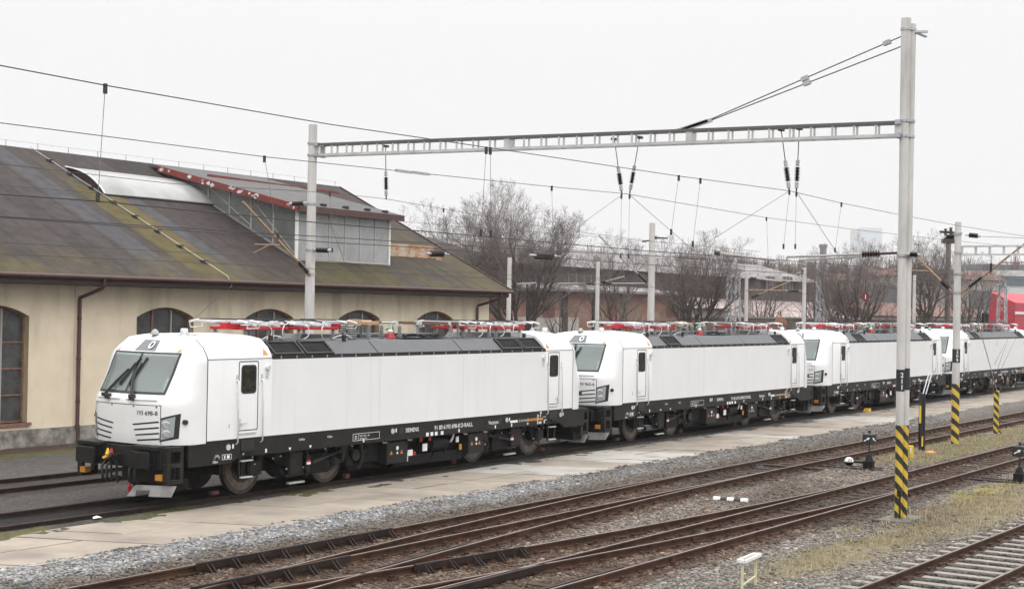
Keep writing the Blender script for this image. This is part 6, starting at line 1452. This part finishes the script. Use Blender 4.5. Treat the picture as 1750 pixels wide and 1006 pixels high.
def grow_tree(seed, H, spread, forks=6, levels=4, trunk=0.24, low=0.22, dense=0.12):
    rs = random.Random(seed); big = ([], []); small = ([], []); G_ = rs.gauss; U = rs.uniform
    NS = (7, 6, 5, 4, 3, 3)
    def nrm(v):
        l = math.sqrt(v[0]*v[0]+v[1]*v[1]+v[2]*v[2]); return (v[0]/l, v[1]/l, v[2]/l)
    def br(p, d, ln, r, lv):
        n = NS[lv]; up = (0.05, 0.045, 0.03, 0.02, 0.0, 0.0)[lv]; rend = max(r*0.3, 0.0038); az = U(0, 6.28); wig = (0.07, 0.09, 0.11, 0.13, 0.13, 0.13)[lv]
        for i in range(n):
            t = (i+1)/n; d = nrm((d[0]+G_(0, wig), d[1]+G_(0, wig), d[2]+G_(0, wig)+up)); s_ = ln/n
            q = (p[0]+d[0]*s_, p[1]+d[1]*s_, p[2]+d[2]*s_); r1 = r+(rend-r)/(n-i); vs, fs = big if r > 0.04 else small
            tube3(vs, fs, p, q, r, r1, 7 if r > 0.07 else (4 if r > 0.03 else 3)); p, r = q, r1
            if lv < levels and t > (0.25 if lv < 1 else 0.12):
                for _ in range(2 if (rs.random() < dense or (i == n-1 and lv < 3)) else (1 if lv < 1 or rs.random() < 0.82 else 0)):
                    az += 2.4+G_(0, 0.4); a = nrm((d[1]*0.8-d[2]*0.5, d[2]*0.3-d[0]*0.8, d[0]*0.5-d[1]*0.3)); b = (d[1]*a[2]-d[2]*a[1], d[2]*a[0]-d[0]*a[2], d[0]*a[1]-d[1]*a[0])
                    ca, sa = math.cos(az), math.sin(az); ang = U(0.45, 0.85); c_, s2 = math.cos(ang), math.sin(ang)
                    nd = nrm(tuple(d[k]*c_+(a[k]*ca+b[k]*sa)*s2+(0.14 if k == 2 else 0) for k in range(3)))
                    br(p, nd, ln*(0.68-0.33*t)*U(0.7, 1.2), max(r*0.62, 0.0045), lv+1)
    p = (0, 0, 0); q = (G_(0, 0.15), G_(0, 0.15), H*low); hq = (q[0]/2, q[1]/2, q[2]/2); tube3(*big, p, hq, trunk*1.2, trunk, 10); tube3(*big, hq, q, trunk, trunk*0.9, 10)
    for k in range(forks):
        a = 2*math.pi*(k+U(0, 0.6))/forks; th = (0.08 if k == 0 else U(0.3, 0.85)*spread); f = U(0.75, 1.0)
        br((q[0]*f, q[1]*f, q[2]*f), (math.cos(a)*math.sin(th), math.sin(a)*math.sin(th), math.cos(th)), H*(0.66 if k == 0 else U(0.55, 0.64)), trunk*U(0.45, 0.62), 0)
    return big, small
def tree_obj(seed, label, base, H, spread=0.8, sx_=1.0, **kw):
    big, small = grow_tree(seed, 1.0*10, spread, **kw); top = max(v[2] for v in small[0]); k = H/top
    t = thing('bare_tree', label, 'tree', tuple(base), 'bare trees behind the locomotives')
    for nm, (vs, fs), m in (('trunk', big, 'bark'), ('crown', small, 'twig')):
        me = bpy.data.meshes.new(nm); kk = np.array((k*sx_, k*sx_, k)); me.from_pydata((np.array(vs)*kk).tolist(), [], fs); me.materials.append(M[m]); o = bpy.data.objects.new(nm, me); COL.objects.link(o); o.parent = t
    return t
def put_tree(seed, label, px, ytop, depth, **kw):
    tp = far(px, ytop, depth); return tree_obj(seed, label, (tp[0], tp[1], -0.2), tp[2]+0.2, **kw)
put_tree(11, 'largest bare tree, standing behind the right end of the shed', 893, 303, 82, spread=1.0, forks=9, dense=0.42, low=0.3)
put_tree(12, 'bare tree rising behind the shed roof, left of the largest tree', 803, 335, 92, spread=0.7, forks=5, low=0.3)
put_tree(13, 'bare tree behind the thick tapered mast', 1060, 386, 92, spread=0.8, forks=6, low=0.42)
put_tree(14, 'bare tree right of the brick warehouse', 1188, 386, 84, spread=0.8, forks=7, low=0.36, dense=0.3)
put_tree(15, 'bare tree right of the right lattice mast, left of the double mast', 1462, 398, 84, spread=0.85, forks=7, low=0.34, dense=0.3)
put_tree(16, 'bare tree between the double mast and the brown wooden mast', 1590, 388, 106, spread=0.7, forks=6, low=0.32, dense=0.25)
put_tree(17, 'bare tree behind mast 209 with wide low branches', 1660, 428, 114, spread=0.8, forks=5, low=0.2)
put_tree(18, 'small bare tree before the low sheds, left of the lattice mast', 1310, 432, 120, spread=0.9, levels=3)
put_tree(19, 'tall thin bare tree far behind the right lattice mast', 1395, 425, 130, spread=0.6, levels=3)
for i, (px, yt, dp, lab) in enumerate(((963, 470, 92, 'sapling between two dark pilasters of the brick wall'), (1072, 488, 90, 'stout young tree before the brick wall, left of the thick mast'), (1150, 500, 90, 'sapling before the right end of the brick warehouse'), (1300, 520, 95, 'low bush left of the rusty stack'))):
    put_tree(40+i, lab, px, yt, dp, spread=0.9, levels=2, forks=3, trunk=0.22, low=0.3)

# ------------------------------------------------------------------ buildings behind
def face_block(px0, px1, ytop, depth, thick, zb=-0.3, slope=0.0):
    """a block parallel to the tracks whose near face passes through the photo points; returns x0, x1, y, ztop"""
    c = far((px0+px1)/2, ytop, depth); a = on(1, c[1], px0, ytop); b = on(1, c[1], px1, ytop); return a[0], b[0], c[1], c[2]
M['brick'] = mat('old_brick', (0.27, 0.155, 0.115), 0.9, var=0.25, scale=0.7, bump=0.2, dirt=((0.28, 0.22, 0.16), 0.5, (1, 1, 2.5), 0.48, 0.7))
M['darkwall'] = mat('sooty_wall', (0.06, 0.052, 0.05), 0.9, var=0.35, scale=0.8)
M['greyroof'] = mat('pale_grey_roof', (0.2, 0.19, 0.185), 0.85, var=0.15, scale=0.6)
M['pinkroof'] = mat('faded_pink_sheet', (0.36, 0.29, 0.27), 0.8, var=0.15, scale=0.8, dirt=((0.16, 0.09, 0.075), 0.6, (1, 1, 1), 0.52, 0.75))
M['palewall'] = mat('pale_wall', (0.4, 0.37, 0.34), 0.85, var=0.1, scale=1)
M['redwall'] = mat('red_cladding', (0.4, 0.02, 0.038), 0.5, var=0.06, scale=1)
M['whitewall'] = mat('white_facade', (0.5, 0.5, 0.49), 0.7)
M['rustroof'] = mat('dull_rust_roof', (0.16, 0.085, 0.065), 0.85, var=0.25, scale=0.8)
M['tiles'] = mat('red_roof_tiles', (0.19, 0.105, 0.09), 0.85, var=0.2, scale=1)
M['towerglass'] = mat('pale_blue_facade', (0.5, 0.56, 0.62), 0.6)
M['farglass'] = mat('grey_window_band', (0.12, 0.14, 0.16), 0.3)
x0, x1, y, zt = face_block(880, 1172, 499, 104, 8)
bw = thing('brick_warehouse', 'old brick warehouse with dark pilasters behind the bare saplings', 'warehouse', (x0, y, -0.2))
mb = MB(); mb.box(x0, x1, y, y+6, -0.3, zt); mb.build('wall', M['brick'], bw)
mb = MB()
for px in (907, 964, 1016, 1166): q = on(1, y, px, 520); mb.box(q[0]-0.35, q[0]+0.35, y-0.12, y, -0.3, zt-0.05)
mb.build('pilaster', M['darkwall'], bw)
mb = MB(); mb.prism([(y-0.8, zt-0.05), (y+5, zt+0.5), (y+5, zt+0.65), (y-0.8, zt+0.12)], 0, x0-0.5, x1+0.5); mb.build('roof', M['greyroof'], bw)
q = on(1, y, 930, 548); mb = MB(); mb.box(q[0]-1.1, q[0]+1.1, y-0.1, y, -0.2, q[2]+0.2); mb.box(q[0]-4, q[0]-1.2, y-0.04, y, -0.2, q[2]+0.25); mb.box(q[0]+1.2, q[0]+4.5, y-0.04, y, -0.2, q[2]+0.25); mb.build('grey_door', M['palewall'], bw)
for px in (938, 1046, 1146):
    q = on(1, y, px, 533); mb = MB(); mb.box(q[0]-0.75, q[0]+0.75, y-0.03, y, q[2]-0.4, q[2]+0.4); mb.build('bricked_window', mat('red_brick_infill', (0.17, 0.06, 0.05), 0.9), bw)
YB = y
yb_ = YB+5.0; x0b, x1b, ztb = on(1, yb_, 872, 466)[0], on(1, yb_, 1400, 466)[0], on(1, yb_, 1130, 466)[2]
db = thing('long_shed', 'long sooty black building with a pale roof above the brick warehouse', 'shed', (x0b, yb_, -0.2))
mb = MB(); mb.box(x0b, x1b, yb_, yb_+14, -0.3, ztb); mb.build('wall', M['darkwall'], db)
mb = MB(); mb.prism([(yb_-0.6, ztb-0.02), (yb_+7, ztb+1.9), (yb_+14.6, ztb-0.02)], 0, x0b-0.5, x1b+0.5); mb.build('roof', M['greyroof'], db)
for px, wdt, m in ((990, 3.4, 'pane'), (932, 3.2, 'farglass'), (958, 1.5, 'farglass'), (1213, 2.2, 'pane'), (1315, 2.0, 'farglass'), (1345, 2.5, 'pane')):
    q = on(1, yb_, px, 486); mb = MB(); mb.box(q[0]-wdt/2, q[0]+wdt/2, yb_-0.04, yb_, q[2]-0.55, q[2]+0.8); wn = mb.build('window', M[m], db)
    mb = MB(); 
    for k in range(4): xx = q[0]-wdt/2+wdt*k/3; mb.box(xx-0.04, xx+0.04, yb_-0.09, yb_-0.04, q[2]-0.55, q[2]+0.8)
    mb.build('frame', M['mullion'] if m == 'pane' else M['winframe'], wn)
def low_building(name, label, cat, px0, px1, ytop, ymid, y, mw, mr, dp=8):
    pm_ = (px0+px1)/2; x0 = on(1, y, px0, ymid)[0]; x1 = on(1, y, px1, ymid)[0]; zt = on(1, y, pm_, ymid)[2]; zr = on(1, y, pm_, ytop)[2]; t = thing(name, label, cat, (x0, y, -0.2))
    mb = MB(); mb.box(x0, x1, y, y+dp, -0.3, zt); mb.build('wall', M[mw], t); mb = MB(); rise = (zr-zt)*1.15; mb.prism([(y-0.5, zt-0.02), (y+dp*0.5, zt+rise), (y+dp+0.5, zt-0.02)], 0, x0-0.4, x1+0.4); mb.build('roof', M[mr], t); return t, x0, x1, y, zt
low_building('low_shed', 'low pale shed with a faded pink roof right of the brick warehouse', 'shed', 1174, 1248, 506, 526, YB+1, 'palewall', 'pinkroof')
low_building('low_shed', 'low shed with a long rust stained pinkish roof behind the rusty stack', 'shed', 1250, 1445, 511, 541, YB+1.5, 'darkwall', 'pinkroof', 9)
x0w, x1w = on(1, YB-5, 1180, 545)[0], on(1, YB-5, 1720, 545)[0]; zw = on(1, YB-5, 1400, 545)[2]; t = thing('boundary_wall', 'long dark brown wall behind the locomotive roofs, below the low sheds', 'wall', (x0w, YB-5, -0.2))
mb = MB(); mb.box(x0w, x1w, YB-5, YB-4.6, -0.3, zw); mb.build('wall', mat('brown_boundary_wall', (0.1, 0.075, 0.06), 0.9, var=0.3, scale=1.5), t); mb = MB(); mb.box(x0w-0.1, x1w+0.1, YB-5.1, YB-4.5, zw, zw+0.12); mb.build('coping', M['greyroof'], t)
low_building('low_shed', 'low shed with a reddish roof behind the bare trees right of the double mast', 'shed', 1490, 1690, 522, 540, YB+1, 'palewall', 'rustroof', 5)
c = far(1735, 517, 126); q = far(1690, 545, 126); y = float(c[1]); yl = float(on(0, c[0], 1690, 530)[1]); rb = thing('red_building', 'bright red building with a sloping roof line at the right edge', 'building', (float(c[0]), y, -0.2))
zl = float(on(0, c[0], 1690, 498)[2]); mb = MB(); mb.prism([(y, -0.3), (yl, -0.3), (yl, zl), (y, float(c[2]))], 0, float(c[0]), float(c[0])+24); mb.build('wall', M['redwall'], rb)
mb = MB(); zs = float(c[2])-1.0; mb.box(float(c[0])-0.05, float(c[0])+24, y-0.06, y-0.0, zs, zs+0.22); mb.build('white_stripe', M['whitep'], rb)
for k in range(3):
    xw = float(c[0])+3+6*k; mb = MB(); mb.box(xw, xw+3, y-0.05, y, 1.0, 2.4); mb.build('window', M['farglass'], rb)
def far_block(name, label, cat, px0, px1, ytop, depth, m, bands=0, dp=15, roof=None):
    a = far(px0, ytop, depth); b = far(px1, ytop, depth); t = thing(name, label, cat, (float(a[0]), float(a[1]), 0)); d = (b-a); L_ = math.hypot(d[0], d[1]); r = np.array((d[0], d[1], 0))/L_; f = np.array((-r[1], r[0], 0)); zt = float(a[2]+b[2])/2
    def bx_(u0, u1, v0, v1, z0, z1):
        mb = MB(); P = lambda u, v, z: tuple(a*np.array((1, 1, 0))+r*u+f*v+np.array((0, 0, z))); v_ = [P(u0, v0, z0), P(u1, v0, z0), P(u1, v1, z0), P(u0, v1, z0), P(u0, v0, z1), P(u1, v0, z1), P(u1, v1, z1), P(u0, v1, z1)]
        return mb.add(v_, [(0,3,2,1),(4,5,6,7),(0,1,5,4),(1,2,6,5),(2,3,7,6),(3,0,4,7)])
    bx_(0, L_, 0, dp, -1, zt).build('wall', M[m], t)
    for k in range(bands):
        z = zt-(zt+1)*(k+0.5)/(bands+1); h = (zt+1)/(bands+1)*0.45; bx_(L_*0.04, L_*0.96, -0.1, 0, z-h/2, z+h/2).build('window_band', M['farglass'] if m != 'towerglass' else M['whitewall'], t)
    if roof:
        P = lambda u, v, z: tuple(a*np.array((1, 1, 0))+r*u+f*v+np.array((0, 0, z))); mb = MB(); h = L_*0.3
        mb.add([P(-0.4, -0.4, zt), P(L_+0.4, -0.4, zt), P(L_+0.4, dp+0.4, zt), P(-0.4, dp+0.4, zt), P(0, dp/2, zt+h), P(L_, dp/2, zt+h)], [(0,1,5,4), (1,2,5), (2,3,4,5), (3,0,4), (3,2,1,0)]); mb.build('roof', M[roof], t)
    return t
far_block('office_tower', 'pale high-rise tower fading into the haze on the skyline', 'tower', 1472, 1508, 389, 2200, 'towerglass', 9, 30)
far_block('office_tower', 'lower pale slab beside the hazy high-rise tower', 'tower', 1461, 1474, 392, 2210, 'whitewall', 0, 30)
far_block('apartment_block', 'white modern block with window bands above the red building', 'building', 1702, 1790, 462, 210, 'whitewall', 3)
far_block('apartment_block', 'grey flat roofed block on the skyline above the white modern block', 'building', 1668, 1790, 452, 300, 'farglass', 2)
far_block('house', 'house with a red tiled roof behind the brown wooden mast', 'house', 1655, 1712, 478, 190, 'palewall', 1, 9, 'tiles')
far_block('house', 'house with a red roof glimpsed right of the diamond sign', 'house', 1490, 1535, 470, 220, 'palewall', 1, 9, 'tiles')
far_block('house', 'hazy house with a red roof behind the trunk of the largest tree', 'house', 795, 850, 452, 260, 'palewall', 1, 9, 'tiles')
far_block('house', 'hazy reddish house right of the largest tree above the long black building', 'house', 895, 935, 452, 230, 'palewall', 1, 9, 'tiles')
far_block('house', 'hazy house with a red roof above the black building, behind the thick tapered mast', 'house', 1060, 1120, 452, 240, 'palewall', 1, 9, 'tiles')
far_block('house', 'pale hazy house between the right lattice mast and the bare tree', 'house', 1420, 1465, 480, 200, 'palewall', 1, 9, 'tiles')
ch = thing('chimney', 'tall brick chimney far behind the right lattice mast', 'chimney', tuple(far(1407, 560, 420)*np.array((1, 1, 0)))); c = far(1407, 418, 420); mb = MB(); mb.tube([(c[0], c[1], -1), (c[0], c[1], c[2])], [1.4, 0.95], 14); mb.build('shaft', M['greyroof'], ch); mb = MB(); mb.tube([(c[0], c[1], c[2]-0.9), (c[0], c[1], c[2]+0.1)], 1.2, 14); mb.build('cap', M['greyroof'], ch)
c = far(1334, 540, 78); st = thing('rusty_stack', 'rusty brown domed stack with a black back, rising behind the roof of the second locomotive', 'stack', (c[0], c[1], -0.2)); M['ruststack'] = mat('rusty_stack_plate', (0.16, 0.075, 0.045), 0.85, var=0.35, scale=3)
mb = MB(); zt = far(1334, 545, 78)[2]; mb.lathe([(0.36, 0), (0.36, zt-0.1), (0.3, zt+0.12), (0.16, zt+0.3), (0.05, zt+0.38)], (c[0], c[1], -0.2), n=18); mb.build('dome', M['ruststack'], st, smooth=50)
k_ = far(1342, 540, 78.4); mb = MB(); mb.lathe([(0.2, 0), (0.2, zt-0.1), (0.1, zt+0.04)], (k_[0], k_[1], -0.2), n=14); mb.build('black_back', M['black'], st, smooth=50)
mb = MB(); mb.tube([(c[0], c[1], zt+0.1), (c[0], c[1], zt+0.42)], 0.05, 8); mb.build('finial', M['ruststack'], st)
# hills with far woods
def ridge(name, pts, depth, m, dp=150):
    mb = MB(); top = [far(px, py, depth) for px, py in pts]; n = len(top); f = np.array((FV.x, FV.y, 0)); vs = []
    for off, kz in ((-60, 0), (0, 1), (dp, 0.9), (dp*2, 0)):
        for q in top: b = q+f*off; vs.append((b[0], b[1], -1 if kz == 0 else q[2]*kz))
    mb.add(vs, [(r*n+i, r*n+i+1, (r+1)*n+i+1, (r+1)*n+i) for r in range(3) for i in range(n-1)]); return structure(mb.build(name, m, smooth=80))
M['hill'] = mat('hill_wood_and_fields', (0.1, 0.085, 0.075), 0.95, var=0.4, scale=0.06, detail=8, dirt=((0.2, 0.13, 0.11), 0.1, (1, 1, 1), 0.55, 0.7))
ridge('hills', [(500, 440), (650, 428), (740, 420), (800, 424), (870, 430), (960, 434), (1060, 440), (1200, 446), (1300, 452), (1420, 458), (1560, 462), (1700, 462), (1900, 455)], 1100, M['hill'], 300)
wd = MB(); rs = np.random.RandomState(77); vs, fs = [], []
for k in range(420):
    px = rs.uniform(690, 1760); dp_ = rs.uniform(260, 900); yy = np.interp(px, [690, 870, 1060, 1420, 1760], [440, 448, 455, 470, 474]); base = far(px, yy+rs.uniform(0, 22), dp_); h = rs.uniform(3, 6.5)*(dp_/350)**0.7
    for j in range(24):
        a = rs.uniform(0, 6.28); t = rs.uniform(0.1, 0.75); p = np.array((base[0], base[1], base[2])); q = p+np.array((math.cos(a)*t*h*0.5, math.sin(a)*t*h*0.5, h*rs.uniform(0.5, 1))); tube3(vs, fs, p, q, 0.0002*dp_, 0.0001*dp_, 3)
wd.add(vs, fs); tag(wd.build('far_woods', M['shrub'], fix=False), 'mass of bare brown woods and shrubs on the hazy skyline', 'woods', kind='stuff')
vs, fs = [], []; rs = np.random.RandomState(5)
for k in range(150):
    px = rs.uniform(1180, 1700); dp_ = rs.uniform(86, 97); base = far(px, 530, dp_); p = np.array((base[0], base[1], -0.2)); h = rs.uniform(2.5, 5.2)
    for j in range(9):
        a = rs.uniform(0, 6.28); t = rs.uniform(0.05, 0.6); m_ = p+np.array((math.cos(a)*t*h*0.3, math.sin(a)*t*h*0.3, h*0.5)); q = m_+np.array((math.cos(a)*t*h*0.35+rs.normal(0, 0.2), math.sin(a)*t*h*0.35, h*rs.uniform(0.25, 0.5))); tube3(vs, fs, p, m_, 0.02, 0.014, 3); tube3(vs, fs, m_, q, 0.014, 0.006, 3)
wd = MB(); wd.add(vs, fs); tag(wd.build('scrub', M['twig'], fix=False), 'tangle of bare scrub along the foot of the brick warehouse and the low sheds', 'scrub', kind='stuff')

# ------------------------------------------------------------------ haze: one closed box of thin air round everything, sky outside
hb = MB(); hb.box(-120, 2700, -120, 2300, -1.5, 125)
ho = hb.build('haze', []); hm = bpy.data.materials.new('winter_haze'); hm.use_nodes = True; nt = hm.node_tree; nt.nodes.remove(nt.nodes['Principled BSDF'])
pv = nt.nodes.new('ShaderNodeVolumePrincipled'); pv.inputs['Color'].default_value = (0.99, 0.99, 1.0, 1); pv.inputs['Density'].default_value = 0.00024; pv.inputs['Anisotropy'].default_value = 0.2
nt.links.new(pv.outputs[0], nt.nodes['Material Output'].inputs['Volume']); ho.data.materials.append(hm); ho['kind'] = 'stuff'; ho.display_type = 'WIRE'
